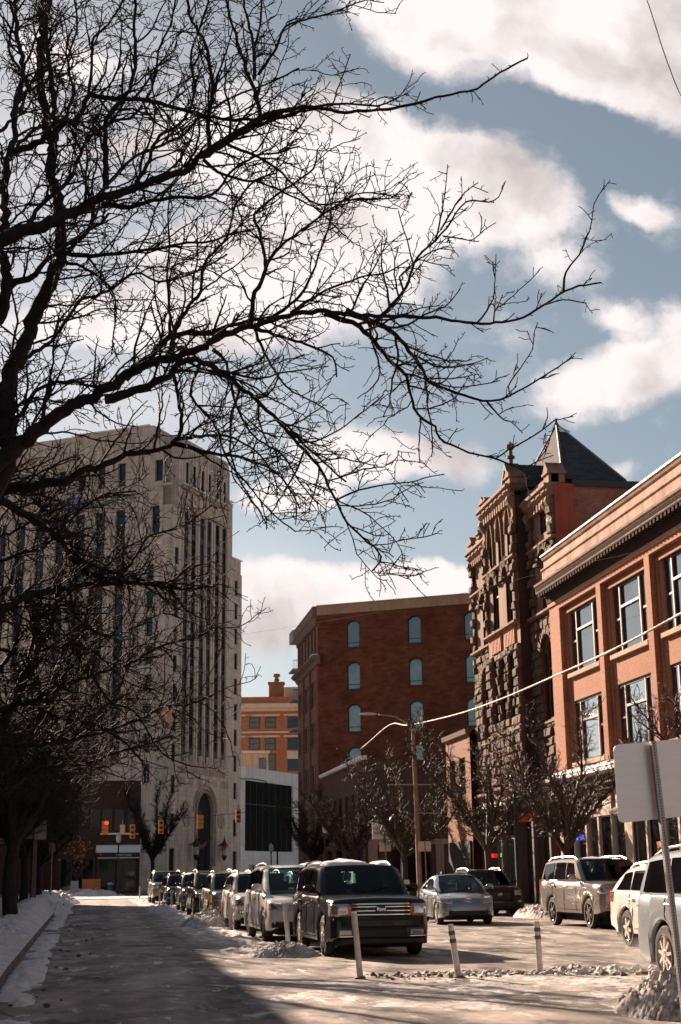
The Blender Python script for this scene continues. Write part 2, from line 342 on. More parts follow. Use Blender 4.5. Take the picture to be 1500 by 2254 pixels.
# ------------------------------------------------------------------ ground, road, pavements, snow
def asphalt(name, base, pale, side=False):
    t = NT(name); o = t.co('Object'); z = t.n('ShaderNodeSeparateXYZ'); t.l(o, z.inputs[0])
    big = t.noise(t.co('Object', (1, .35, 1)), .35, 7, .62); mid = t.noise(t.co('Object', (1, .5, 1)), 1.6, 7, .68); fine = t.noise(o, 60, 3, .7)
    c = t.mix(t.ramp(big, [(.36, 0), (.62, 1)]), base, tuple(x * 2.3 for x in base))
    # dried salt film: heavier in the driving lanes to the right
    sx = t.n('ShaderNodeMapRange'); t.l(z.outputs[0], sx.inputs[0]); sx.inputs[1].default_value = 1.5; sx.inputs[2].default_value = 6.0; sx.inputs[3].default_value = .0; sx.inputs[4].default_value = .85
    c = t.mix(sx.outputs[0], c, pale)
    ws = t.ramp(mid, [(.36, (.30, .28, .28)), (.5, (.95, .95, .95)), (.64, (1.5, 1.42, 1.36))])
    c = t.mix(.85, c, t.mix(1.0, c, ws, 'MULTIPLY'))
    bl = t.noise(t.co('Object', (.7, .28, 1)), 1.3, 9, .68); c = t.mix(.9, c, t.mix(1.0, c, t.ramp(bl, [(.40, (.34, .32, .32)), (.47, (.85, .84, .83)), (.60, (1.45, 1.4, 1.36))]), 'MULTIPLY'))
    tr = t.n('ShaderNodeTexWave'); tr.bands_direction = 'X'; tr.inputs['Scale'].default_value = .19; tr.inputs['Distortion'].default_value = 1.2; tr.inputs['Detail'].default_value = 4; tr.inputs['Detail Scale'].default_value = .6; t.l(t.co('Object', (1, .05, 1)), tr.inputs['Vector'])
    c = t.mix(.6, c, t.mix(1.0, c, t.ramp(tr.outputs[1], [(.15, (.62, .6, .6)), (.5, (1.1, 1.1, 1.1))]), 'MULTIPLY'))
    ck = t.n('ShaderNodeTexVoronoi', feature='DISTANCE_TO_EDGE'); ck.inputs['Scale'].default_value = .22; wv = t.mix(.12, o, t.noise(o, 1.5, 5, .6, 1)); t.l(wv, ck.inputs['Vector']); c = t.mix(t.ramp(ck.outputs[0], [(.002, .75), (.006, 0)]), c, (.03, .026, .024))
    # thin worn snow flecks, scattered
    fl = t.noise(t.co('Object', (1.0, .22, 1)), 2.4, 12, .72); fm = t.noise(o, .3, 3)
    am = t.n('ShaderNodeMath', operation='MULTIPLY'); t.l(t.ramp(fl, [(.565, 0), (.63, .95)]), am.inputs[0]); t.l(t.ramp(fm, [(.36, .2), (.58, 1.0)]), am.inputs[1])
    c = t.mix(am.outputs[0], c, (.78, .76, .78))
    c = t.mix(.5, c, t.mix(1.0, c, t.ramp(fine, [(.3, .6), (.7, 1.35)]), 'MULTIPLY'))
    wet = t.ramp(mid, [(.36, .38), (.5, .82)])
    t.set(Base_Color=c, Roughness=wet); t.b.inputs['Specular IOR Level'].default_value = .35
    h = t.n('ShaderNodeMath', operation='MULTIPLY_ADD'); t.l(fine, h.inputs[0]); h.inputs[1].default_value = .25; t.l(fl, h.inputs[2])
    t.bump(h.outputs[0], .55, .03); return t.m
def snowmat(name, dirty=.3, tint=(.86, .87, .92)):
    t = NT(name); o = t.co('Object'); n = t.noise(o, 1.7, 8, .68); n2 = t.noise(o, 14, 6, .7)
    d = t.ramp(n, [(.42 + .2 * (.5 - dirty), 1), (.66 + .2 * (.5 - dirty), 0)]); dd = t.n('ShaderNodeMath', operation='MULTIPLY'); t.l(d, dd.inputs[0]); dd.inputs[1].default_value = dirty * 1.5; dd.use_clamp = True
    c = t.mix(dd.outputs[0], tint, t.ramp(n2, [(.4, (.13, .10, .08)), (.62, (.5, .45, .41))]))
    t.set(Base_Color=c, Roughness=.75); t.b.inputs['Specular IOR Level'].default_value = .3
    t.b.inputs['Subsurface Weight'].default_value = 0.0
    t.bump(n2, .6, .04); return t.m
M_ASPH = asphalt('asphalt', (.160, .142, .136), (.265, .238, .215))
M_SNOW = snowmat('snow', .24); M_SNOWD = snowmat('dirty_snow', .55, (.8, .78, .78)); M_SNOWG = snowmat('gritty_snow', .85, (.72, .68, .66))
M_CONC = stone('concrete', (.12, .105, .095), (.22, .2, .185), streak=.1, bump=.4, bscale=20)
M_DIRT = simple('frozen_grit', (.16, .125, .10), .9, var=.5, scale=9, bump=.8)
M_ICE = simple('white_snow', (.84, .84, .88), .7, var=.05, bump=.5)

g = MB(); g.face([(-1500, -300, 0), (1500, -300, 0), (1500, 3000, 0), (-1500, 3000, 0)])
setp(g.build('ground', M_ASPH, uv=False), kind='structure')
CURB = [(-30, -.9), (5, -1.1), (15, -1.24), (24, -1.44), (39, -1.66), (60, -1.95), (79, -2.15), (104, -2.4)]
def curb_x(y): return float(np.interp(y, [a for a, b in CURB], [b for a, b in CURB]))
def slab(name, xs, y0, y1, z, mat, x_out):
    """pavement slab with a raised kerb: xs(y) is the road edge, x_out the building line"""
    m = MB(); ys = np.linspace(y0, y1, 60)
    s = 1 if x_out > xs(y0) else -1
    for a, b in zip(ys[:-1], ys[1:]):
        xa, xb = xs(a), xs(b)
        m.face([(xa, a, 0), (xb, b, 0), (xb, b, z), (xa, a, z)])
        m.face([(xa, a, z), (xb, b, z), (xb + s * .16, b, z + .004), (xa + s * .16, a, z + .004)])
        m.face([(xa + s * .16, a, z), (xb + s * .16, b, z), (x_out, b, z), (x_out, a, z)])
    m.face([(xs(y0), y0, 0), (x_out, y0, 0), (x_out, y0, z), (xs(y0), y0, z)]); m.face([(xs(y1), y1, 0), (x_out, y1, 0), (x_out, y1, z), (xs(y1), y1, z)])
    return setp(m.build(name, mat), kind='structure')
slab('pavement', curb_x, -30, 104, .13, M_CONC, -7.6)
RC = lambda y: 15.55
slab('pavement', RC, -20, 108, .13, M_CONC, 19.6)
# far side of the cross street
m = MB(); m.box(-60, 6.5, 133, 139.8, 0, .13); setp(m.build('pavement', M_CONC), kind='structure')
m = MB(); m.box(15.6, 60, 108.0, 112, .0, .129); setp(m.build('pavement', M_CONC), kind='structure')

def snow(name, label, x0, x1, y0, y1, fn, nx, ny, mat, skirt=True, group=None, warp=None):
    """snow relief: fn(x, y) -> height above the road; vertices under the road stay hidden"""
    xs = np.linspace(0, 1, nx); ys = np.linspace(0, 1, ny)
    Xg, Yg = np.meshgrid(xs, ys, indexing='ij'); Y = y0 + (y1 - y0) * Yg ** 1.35
    xa = np.vectorize(x0)(Y) if callable(x0) else x0; xb = np.vectorize(x1)(Y) if callable(x1) else x1
    X = xa + (xb - xa) * Xg; Z = fn(X, Y, Xg, Yg)
    me = bpy.data.meshes.new(name); v = np.stack([X, Y, Z], -1).reshape(-1, 3)
    i = np.arange(nx * ny).reshape(nx, ny); f = np.stack([i[:-1, :-1], i[1:, :-1], i[1:, 1:], i[:-1, 1:]], -1).reshape(-1, 4)
    keep = (v[:, 2][f] > -.02).any(1); f = f[keep]
    me.from_pydata(v.tolist(), [], f.tolist()); me.materials.append(mat); me.shade_smooth()
    o = bpy.data.objects.new(name, me); COL.objects.link(o)
    return setp(o, label, 'snow', group, 'stuff')
def bankL(X, Y, u, v):
    # left pavement blanket: ploughed ridge beside the kerb, trodden behind
    h = .13 + .0 + .10 * fbm(X * 1.3, Y * .9, 5) * np.exp(-((u - .80) / .13) ** 2) * 1.5 + .12 * fbm(X * .9 + 9, Y * .6, 6, .65) + .30 * np.maximum(0, fbm(X * 3.2, Y * 2.4, 5, .65) - .52) + .16 * np.maximum(0, fbm(X * 9, Y * 7, 3, .6) - .55)
    far = np.clip((Y - 38) / 25, 0, 1); h += far * .35 * np.exp(-((u - .85) / .12) ** 2) * (.4 + fbm(X, Y * .5, 4)) + .12 * far
    k = np.clip((1 - u) / .10, 0, 1) ** .8; return .132 + (h - .132) * k + (1 - k) * .02 * (fbm(X * 3, Y * 3, 3) - .4)
snow('snow', 'ploughed snow blanket over the left pavement beside the kerb', -7.5, lambda y: curb_x(y) - .015, 8, 102, bankL, 130, 900, M_SNOW)
def gutter(X, Y, u, v):
    w = np.sin(pi * np.clip(u, 0, 1)) ** .7
    return w * (.02 + .19 * (fbm(X * 2.2, Y * .9, 6, .6) - .44) + .05 * np.sin(Y * .5 + 2) * .5) - .012 * (1 - w) - .03 * np.clip(u - .6, 0, 1)
snow('snow', 'thin crusted snow lying in the left gutter below the kerb', lambda y: curb_x(y) + .01, lambda y: curb_x(y) + .62, 8, 100, gutter, 30, 600, M_SNOW)
def med(X, Y, u, v):
    # icy ridge in the buffer strip between cycle lane and parked cars
    w = np.sin(pi * u) ** .8
    a = .5 + .5 * np.sin(Y * .33 + 1.0)
    return w * (.30 * (fbm(X * 1.9, Y * 1.3, 6, .62) - .47 + .10 * a) + .12 * np.maximum(0, fbm(X * 6, Y * 5, 4, .6) - .5)) * np.clip((Y - 26.2) / 3, 0, 1) - .015 - .03 * np.clip((29 - Y) / 3, 0, 1)
snow('snow', 'lumpy ploughed snow ridge beside the row of parked cars', lambda y: 2.2 if y < 60 else 2.2 - (y - 60) * .01, lambda y: 4.0, 26, 120, med, 60, 700, M_SNOWD)
def pile(cx, cy, rx, ry, hh, f=1.5, sharp=.5):
    def fn(X, Y, u, v):
        r = ((X - cx) / rx) ** 2 + ((Y - cy) / ry) ** 2
        return hh * np.clip(1 - r, 0, 1) ** .7 * (.35 + 1.0 * fbm(X * f, Y * f, 5, .6)) + .35 * hh * np.maximum(0, fbm(X * f * 5, Y * f * 5, 4, .65) - .45) * np.clip(1.3 - r, 0, 1) + .22 * hh * (np.abs(fbm(X * f * 3.1 + 5, Y * f * 3.1, 4, .65) - .5) * 4) * np.clip(1.2 - r, 0, 1) - .04 - .05 * np.clip(r - .9, 0, 1)
    return fn
def snowpile(label, cx, cy, rx, ry, hh, mat, n=150, f=1.5, **k):
    return snow('snow_pile', label, cx - rx * 1.15, cx + rx * 1.15, cy - ry * 1.15, cy + ry * 1.15, pile(cx, cy, rx, ry, hh, f), n, n, mat, **k)
def fore(X, Y, u, v):
    # packed snow apron around the front bollards
    c = np.clip(1 - (((X - 6.3) / 4.4) ** 2 + ((Y - 18.7 + .14 * (X - 6)) / 3.3) ** 2), 0, 1) ** .5
    return c * (.11 * (fbm(X * 1.2, Y * .9, 6, .62) - .33)) + c * .07 * np.maximum(0, fbm(X * 7, Y * 6, 4, .6) - .48) - .014
snow('snow', 'packed pale snow apron around the front bollards', 2.0, 10.6, 14.5, 22.6, fore, 230, 230, M_SNOWD)
def ridge(X, Y, u, v):
    yc = 21.9 - .05 * (X - 6) - .20 * np.maximum(0, X - 6.6); w = np.exp(-((Y - yc) / (.42 + .25 * vnoise(X * .8, X * 0))) ** 2) * np.clip((X - 3.9) / .8, 0, 1) * np.clip((9.4 - X) / .8, 0, 1)
    return w * np.clip(.25 + 1.6 * (vnoise(X * 1.1 + 3, X * 0) - .2) * np.clip((X - 4.5) / 2, .2, 1), 0, 1) * (.36 * (fbm(X * 5.5, Y * 5.5, 6, .72) - .30)) + w * .15 * np.maximum(0, fbm(X * 11, Y * 11, 3, .6) - .5) - .02
snow('snow', 'brown gritty ridge of frozen slush behind the front bollards', 3.6, 9.8, 20.0, 23.4, ridge, 260, 200, M_SNOWG)
def far_strip(X, Y, u, v): return .02 + .05 * fbm(X * .5, Y * .5, 4) + .22 * np.exp(-((v - .85) / .12) ** 2) * fbm(X * .4, Y, 4)
snow('snow', 'sunlit snow strip across the junction at the end of the road', -5.5, 7.5, 112, 119, far_strip, 60, 40, M_SNOW)
for lab, cx, cy, rx, ry, hh, mt, f in [
    ('tall clumped snow heap at the foot of the big leaning signpost', 6.05, 15.2, .62, .9, .40, M_SNOWG, 3.4),
    ('grey snow heap at the bollard left of the black boxy car', 3.45, 28.3, .75, .8, .26, M_SNOWD, 2.4),
    ('snow heap around the yellow banded bollard', 3.2, 46.0, .8, 2.3, .42, M_SNOWD, 1.8),
    ('bluish snow heap beside the far parked cars', 2.7, 66.0, .7, 1.8, .35, M_SNOW, 1.8),
    ('dirty snow heap on the kerb between the dark car and the big wagon', 15.1, 49.5, .9, 2.4, .40, M_SNOWG, 1.6),
    ('snow bank along the right kerb under the big wagon', 15.4, 40.5, .9, 4.0, .55, M_SNOWD, 1.5),
    ('snow heap at the right kerb behind the dark parked car', 15.6, 62.0, .8, 5.0, .5, M_SNOW, 1.3),
    ('snow heap at the foot of the left street trees', -2.9, 68.0, 1.6, 6.0, .55, M_SNOW, 1.0),
    ('far snow heap at the corner of the left pavement', -3.6, 96.0, 2.2, 8.0, .7, M_SNOW, .8),
    ('snow heap at the far kerb below the dark shopfront', -1.5, 132.0, 3.5, 1.6, .7, M_SNOW, .8)]:
    snowpile(lab, cx, cy, rx, ry, hh, mt, f=f)
# loose frozen lumps kicked off the ridge: one scatter
m = MB()
for i in range(360):
    x = random.uniform(4.0, 9.4) if random.random() < .9 else random.uniform(-1.1, -.2)
    y = 21.7 - .05 * (x - 6) - .2 * max(0, x - 6.6) + random.gauss(0, .3) if x > 2 else random.uniform(18, 50)
    s = random.choice((.012, .018, .018, .026, .04)) * random.uniform(.7, 1.3); i0 = len(m.v); a_ = random.uniform(.6, 1.6)
    m.lathe([(s * .5, -.3 * s), (s, .1 * s), (s * .8, .5 * s), (s * .35, .75 * s)], (x, y, .01), 5)
    for j in range(i0, len(m.v)):
        v = m.v[j]; m.v[j] = (x + (v[0] - x) * a_ + random.uniform(-.4, .4) * s, y + (v[1] - y) / a_ + random.uniform(-.4, .4) * s, v[2] + random.uniform(-.25, .25) * s)
setp(m.build('slush_lumps', M_DIRT, uv=False), 'small brown lumps of frozen slush scattered on the road', 'slush', kind='stuff')
# painted lane markings, mostly worn
m = MB()
for y in np.arange(24, 100, 9.0): m.face([(7.9, y, .004), (8.02, y, .004), (8.02 - .02, y + 3, .004), (7.88, y + 3, .004)])
for y in np.arange(30, 100, 9.0): m.face([(12.0, y, .004), (12.12, y, .004), (12.1, y + 3, .004), (11.98, y + 3, .004)])
t = NT('worn_paint'); fo = t.noise(t.co(), 7, 6, .7); t.set(Base_Color=t.ramp(fo, [(.46, (.2, .17, .15)), (.6, (.62, .6, .58))]), Roughness=.7)
setp(m.build('road_marking', t.m, uv=False), kind='structure')
# ------------------------------------------------------------------ right-hand buildings (street line X = 19)
XR = 19.0
FR = lambda s, d, z: (XR - d, s, z)               # s along the street, d out towards the road
M_OBRICK = brick('orange_brick', (.38, .135, .066), (.445, .18, .094), (.40, .22, .15), w=.2, h=.065, stain=.45, stain_col=(.6, .54, .5))
M_TERRA = stone('terracotta', (.44, .205, .125), (.52, .26, .165), streak=.15, bump=.2, bscale=14)
M_SANDST = stone('tan_stone', (.50, .33, .23), (.60, .42, .30), streak=.25, bump=.3)
M_CREAM = stone('cream_cornice', (.36, .225, .16), (.52, .34, .255), streak=.5, bump=.2)
M_REDST = stone('red_painted_stone', (.36, .075, .045), (.46, .11, .07), streak=.3, bump=.5)
M_RBRICK = brick('red_brick', (.37, .135, .085), (.47, .19, .12), (.42, .27, .21), w=.22, h=.085, stain=.75, stain_col=(.38, .32, .3))
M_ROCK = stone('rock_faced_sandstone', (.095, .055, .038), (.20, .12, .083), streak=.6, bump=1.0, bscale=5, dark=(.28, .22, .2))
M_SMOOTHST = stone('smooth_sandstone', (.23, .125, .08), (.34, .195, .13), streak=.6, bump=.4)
M_DARKF = simple('dark_frame', (.035, .028, .025), .45); M_BROWNF = simple('brown_frame', (.15, .085, .055), .5)
M_TANF = simple('tan_frame', (.52, .40, .32), .5, var=.1); M_BLACK = simple('black_iron', (.018, .017, .017), .4)
M_GLR = glass('street_glass', (.03, .03, .03), .16); M_GLD = glass('dim_glass', (.010, .010, .012), .02, fk=.12)
M_GLW = glass('window_glass', (.03, .036, .042), .20, .03, fk=.22, gcol=(.78, .88, .98))
M_LEAD = simple('leaded_transom', (.46, .36, .28), .35, var=.35, scale=14, bump=.6)
M_SLATE = brick('slate', (.042, .046, .05), (.07, .072, .076), (.02, .02, .022), w=.35, h=.22, stain=.3, rough=.92)
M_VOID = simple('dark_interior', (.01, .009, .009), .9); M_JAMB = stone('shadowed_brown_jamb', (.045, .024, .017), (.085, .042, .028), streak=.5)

def wall(mb, s0, s1, z0, z1, holes, depth=.3, m=0, mr=None, d=0.0):
    """flat wall face with rectangular openings and their reveals"""
    S = sorted({s0, s1, *[h[0] for h in holes], *[h[1] for h in holes]}); Z = sorted({z0, z1, *[h[2] for h in holes], *[h[3] for h in holes]})
    S = [s for s in S if s0 <= s <= s1]; Z = [z for z in Z if z0 <= z <= z1]
    for a, b in zip(S[:-1], S[1:]):
        run = None
        for c, e in zip(Z[:-1], Z[1:]):
            ms, mz = (a + b) / 2, (c + e) / 2
            if any(h[0] < ms < h[1] and h[2] < mz < h[3] for h in holes): continue
            mb.face([(a, d, c), (b, d, c), (b, d, e), (a, d, e)], m)
    mr = m if mr is None else mr
    for h in holes:
        a, b, c, e = h[:4]; k = depth
        mb.face([(a, d, c), (a, d - k, c), (a, d - k, e), (a, d, e)], mr); mb.face([(b, d, c), (b, d - k, c), (b, d - k, e), (b, d, e)], mr)
        mb.face([(a, d, c), (b, d, c), (b, d - k, c), (a, d - k, c)], mr); mb.face([(a, d, e), (b, d, e), (b, d - k, e), (a, d - k, e)], mr)
def arch_fill(mb, s0, s1, zs, zt, d, depth, m=0, pointed=False, n=10, soffit=True):
    """fills the corners above an arched opening: spring zs, top of the rectangular hole zt"""
    c = (s0 + s1) / 2; r = (s1 - s0) / 2; pts = []
    for i in range(n + 1):
        t = i / n
        if pointed:
            if t <= .5: a = pi - (t / .5) * (pi / 3); pts.append((s1 + 2 * r * cos(a), zs + 2 * r * sin(a) * ((zt - zs) / (2 * r * sin(pi / 3)))))
            else: a = (1 - (t - .5) / .5) * (pi / 3); pts.append((s0 + 2 * r * cos(a), zs + 2 * r * sin(a) * ((zt - zs) / (2 * r * sin(pi / 3)))))
        else: pts.append((c - r * cos(pi * t), zs + (zt - zs) * sin(pi * t)))
    for (a, za), (b, zb) in zip(pts[:-1], pts[1:]):
        mb.face([(a, d, za), (b, d, zb), (b, d, zt), (a, d, zt)], m)
        if soffit: mb.face([(a, d, za), (b, d, zb), (b, d - depth, zb), (a, d - depth, za)], m)
    return pts
def window(parent, fr, s0, s1, z0, z1, d, mf=None, mg=None, t=.07, mull=(), trans=(), sash=False, name='window', dd=.06, pane=True):
    mb = MB(fr); e = .002
    mb.box(s0, s1, d - dd, d, z0, z0 + t); mb.box(s0, s1, d - dd, d, z1 - t, z1)
    mb.box(s0, s0 + t, d - dd, d - e, z0 + t, z1 - t); mb.box(s1 - t, s1, d - dd, d - e, z0 + t, z1 - t)
    for k in mull: mb.box(s0 + k * (s1 - s0) - t * .5, s0 + k * (s1 - s0) + t * .5, d - dd, d + .012, z0 + t, z1 - t)
    for q in trans:
        k, a, b = q if isinstance(q, tuple) else (q, 0, 1)
        mb.box(s0 + a * (s1 - s0) + t * .5, s0 + b * (s1 - s0) - t * .5, d - dd, d + .006, z0 + k * (z1 - z0) - t * .45, z0 + k * (z1 - z0) + t * .45)
    o = mb.build(name, mf or M_DARKF, parent)
    if pane:
        p = MB(fr); p.face([(s0 + .02, d - dd * .7, z0 + .02), (s1 - .02, d - dd * .7, z0 + .02), (s1 - .02, d - dd * .7, z1 - .02), (s0 + .02, d - dd * .7, z1 - .02)])
        pn = p.build('pane', mg or M_GLW, parent); pn.parent = o
    return o

# ---- orange brick commercial building
B1 = empty('commercial_building', (XR + 4, 44, 0), 'three storey orange brick building with projecting cornice and pale shopfronts on the right', 'building')
S0, S1 = 26.0, 59.3
bays = [(53.2 - 5.25 * k, 57.95 - 5.25 * k) for k in range(6)]
w = MB(FR); holes = [(a, b, 5.5, 12.52) for a, b in bays]
wall(w, S0, S1, 5.4, 13.3, holes, .26)
for a, b in bays:                       # recessed field of each bay with its two window openings
    o = [(a + .55, b - .55, 9.6, 12.26), (a + .55, b - .55, 5.9, 8.45)]
    w2 = w; wall(w2, a, b, 5.5, 12.52, o, .22, d=-.26)
    w.box(a + .16, a + .24, -.26, -.18, 5.5, 12.3); w.box(b - .24, b - .16, -.26, -.18, 5.5, 12.3); w.box(a + .24, b - .24, -.26, -.181, 12.22, 12.3)
w.face([(S1, 0, 0), (S1, -14, 0), (S1, -14, 15), (S1, 0, 15)]); w.face([(S0, 0, 0), (S0, -14, 0), (S0, -14, 14), (S0, 0, 14)])
w.face([(S0, -.1, 14), (S1, -.1, 14), (S1, -14, 14), (S0, -14, 14)]); w.face([(S0, -14, 0), (S1, -14, 0), (S1, -14, 14), (S0, -14, 14)])
w.build('wall', M_OBRICK, B1)
c = MB(FR); c.prism([(0, 12.72), (.07, 12.74), (.07, 12.9), (.0, 12.9)], S0, S1 + .02); c.build('string_course', M_TERRA, B1)
c = MB(FR); c.prism([(-.3, 13.365), (.54, 13.365), (.56, 13.40), (.56, 13.62), (.62, 13.68), (.64, 13.76), (.26, 13.92), (.23, 13.96), (.23, 14.36), (.29, 14.42), (.29, 14.48), (.14, 14.56), (.13, 14.86), (.20, 14.90), (.26, 15.04), (.24, 15.10), (-.3, 15.12)], S0, S1 + .08)
co = c.build('cornice', M_CREAM, B1)
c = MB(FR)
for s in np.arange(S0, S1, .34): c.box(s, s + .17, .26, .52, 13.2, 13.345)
c.build('modillions', simple('soffit_paint_shade', (.045, .028, .022), .9, spec=.1), co)
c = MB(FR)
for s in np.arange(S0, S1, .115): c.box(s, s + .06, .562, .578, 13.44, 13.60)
c.prism([(.002, 12.91), (.10, 12.92), (.14, 13.17), (.22, 13.195), (.25, 13.345), (.002, 13.345)], S0, S1); c.box(S0, S1, .25, .535, 13.345, 13.362); c.build('soffit', simple('soffit_paint_shade', (.045, .028, .022), .7), co)  # dark soffit paint; over the frieze it stands in for cornice shadow
c = MB(FR); c.prism([(.262, 15.03), (.29, 15.04), (.29, 15.11), (.24, 15.13)], S0, S1 + .1); c.build('gutter', simple('copper_gutter', (.42, .28, .2), .5), co)
k = 0
for a, b in bays:
    for z0, z1 in ((9.6, 12.26), (5.9, 8.45)):
        window(B1, FR, a + .57, b - .57, z0 + .02, z1 - .02, -.34, M_DARKF, M_GLW, .09, mull=(.22, .78), trans=((.66, .22, .78), (.5, 0, .22), (.5, .78, 1)))
        tf = MB(FR); tf.box(a + .57 + .72, a + .57 + .80, -.33, -.28, z0 + .1, z1 - .1); tf.box(b - .57 - .80, b - .57 - .72, -.33, -.28, z0 + .1, z1 - .1)
        tf.box(a + 1.38, b - 1.38, -.33, -.29, z0 + (z1 - z0) * .64, z0 + (z1 - z0) * .64 + .09); tf.build('mullion', M_TANF, B1)
        sl = MB(FR); sl.box(a + .4, b - .4, -.36, -.10, z0 - .17, z0 - .003); sl.build('sill', M_SANDST, B1)
# shopfront
c = MB(FR)
c.prism([(.0, 4.55), (.10, 4.56), (.12, 4.74), (.22, 4.8), (.26, 5.02), (.50, 5.10), (.55, 5.22), (.52, 5.36), (.0, 5.42)], S0, S1)
sc_ = c.build('shop_cornice', M_BLACK, B1)
c = MB(FR)
for s in np.arange(S0, S1, .22):
    c.box(s, s + .1, .12, .30, 4.8, 5.0); c.box(s + .02, s + .18, .11, .135, 4.60, 4.72)
c.build('bracket_row', M_BROWNF, sc_)
c = MB(FR); wall_s = M_TANF
shops = []
s = S1 - .35
while s > S0 + 1: shops.append((s - 1.42, s - .08)); s -= 1.5 if len(shops) % 5 else 2.1
op = []
for i, (a, b) in enumerate(shops): op += [(a, b, .62, 3.62), (a, b, 3.84, 4.46)]
wall(c, S0, S1, .13, 4.56, op, .14)
c.build('shopfront', M_TANF, B1)
for i, (a, b) in enumerate(shops):
    window(B1, FR, a + .002, b - .002, .622, 3.618, -.06, M_TANF if i % 5 else M_DARKF, M_GLR if i % 3 else M_GLD, .05, name='display_window')
    if i < 14: window(B1, FR, a + .002, b - .002, 3.842, 4.458, -.06, M_TANF, M_LEAD, .04, name='transom')
dr = MB(FR); a, b = 47.3, 48.3; dr.box(a, b, .01, .06, .14, 2.5); d_ = dr.build('door', simple('orange_wood', (.46, .19, .06), .45), B1)
dr = MB(FR); dr.face([(a + .2, .064, .9), (b - .2, .064, .9), (b - .2, .064, 2.3), (a + .2, .064, 2.3)]); dr.build('pane', M_GLR, d_)
# lit signs behind the glass of the far shop
for sx, col in ((58.35, (.05, .1, 1)), (57.2, (.08, .12, 1))):
    q = MB(FR); q.box(sx - .26, sx + .26, .005, .03, 2.78, 2.98); q.build('lit_sign', simple('blue_neon', (.1, .15, .9), emit=((.10, .14, 1.0), .6)), B1)
# snow lying on the shop cornice
sn = MB(FR); 
for s in np.arange(50.8, 59.0, .5): sn.prism([(.02, 5.42), (.48, 5.40), (.44, 5.40 + random.uniform(.06, .17)), (.15, 5.42 + random.uniform(.12, .22)), (.02, 5.55)], s, s + .52)
sn.build('snow_crust', M_ICE, B1)

# ---- Romanesque stone building
B2 = empty('romanesque_building', (XR + 5, 66.7, 0), 'tall ornate rock-faced sandstone building with slate pyramid roof and pinnacled gable', 'building')
V0, V1 = 59.35, 74.1; CB0, CB1 = 63.35, 69.0; PJ = .65
XV = XR + .5
def f2(s, d, z): return (XV - d, s, z)
w = MB(f2)
def opening(s, wd, z0, z1): return (s - wd / 2, s + wd / 2, z0, z1)
lw = [(61.0, 1.5, 13.15, 15.9), (71.6, 1.5, 13.15, 15.9), (61.0, 1.7, 8.2, 11.9), (71.5, 1.7, 8.2, 11.9)]
side = [opening(*x) for x in lw] + [opening(61.0, 1.2, 16.6, 17.9), opening(71.5, 1.2, 16.6, 17.9)]
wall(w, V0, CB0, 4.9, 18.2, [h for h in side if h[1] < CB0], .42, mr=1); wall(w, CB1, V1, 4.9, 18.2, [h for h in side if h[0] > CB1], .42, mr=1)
cen_up = [opening(s, .82, 16.35, 18.7) for s in (64.5, 66.15, 67.8)]; cen_mid = [opening(s, 1.05, 13.1, 15.9) for s in (64.95, 67.35)]
cen_lo = [opening(s, .95, 8.6, 11.6) for s in (64.75, 66.2, 67.6)]
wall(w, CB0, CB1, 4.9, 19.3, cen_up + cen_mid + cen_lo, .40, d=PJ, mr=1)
for s, d0 in ((CB0, 1), (CB1, 1)): w.face([(s, 0, 4.9), (s, PJ, 4.9), (s, PJ, 19.3), (s, -.4, 19.3), (s, -.4, 4.9)], 1)
# gable of the middle bay
w.face([(63.35, PJ, 19.3), (65.25, PJ, 19.3), (64.3, PJ, 20.6)]); w.face([(63.35, PJ - .5, 19.3), (65.25, PJ - .5, 19.3), (64.3, PJ - .5, 20.6)])
for s in cen_up: arch_fill(w, s[0], s[1], 17.5, 18.7, PJ, .5, pointed=True)
for s in cen_mid: arch_fill(w, s[0], s[1], 15.25, 15.9, PJ, .5)
for s in side[:4]: arch_fill(w, s[0], s[1], s[3] - .75, s[3], 0, .55)
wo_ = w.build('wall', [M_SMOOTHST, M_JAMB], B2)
w = MB(f2); w.face([(V1, 0, 0), (V1, -12, 0), (V1, -12, 18.4), (V1, 0, 18.4)]); w.face([(V0 + .3, -12, 0), (V1, -12, 0), (V1, -12, 18.4), (V0 + .3, -12, 18.4)])
w.face([(V0, -.9, 0), (V0, -12, 0), (V0, -12, 18.2), (V0, -4.0, 18.2), (V0, -4.0, 18.5), (V0, -.9, 18.5)])
w.build('side_wall', M_RBRICK, B2)
w = MB(f2); w.box(V0 - .05, V0 + .5, -.9, -.001, 0, 14.9); w.box(V0 - .03, V0 + .5, -.9, -.001, 15.0, 16.3); w.box(V0 - .03, V0 + .5, -.9, -.001, 16.42, 18.5); w.box(V0 - .09, V0 + .55, -.93, 0, 14.9, 15.0); w.box(V0 - .07, V0 + .55, -.92, 0, 16.3, 16.42)
w.build('corner_pier', M_REDST, B2)
w = MB(f2); w.box(V0 - .1, V0 + .3, -5.2, -.85, 18.5, 18.68); w.box(V0 - .1, V0 + .3, -12, -4.0, 18.2, 18.36); w.box(V0 - .14, V0 - .1, -4.4, -1.0, 18.36, 18.5); w.build('eaves_gutter', M_BLACK, B2)
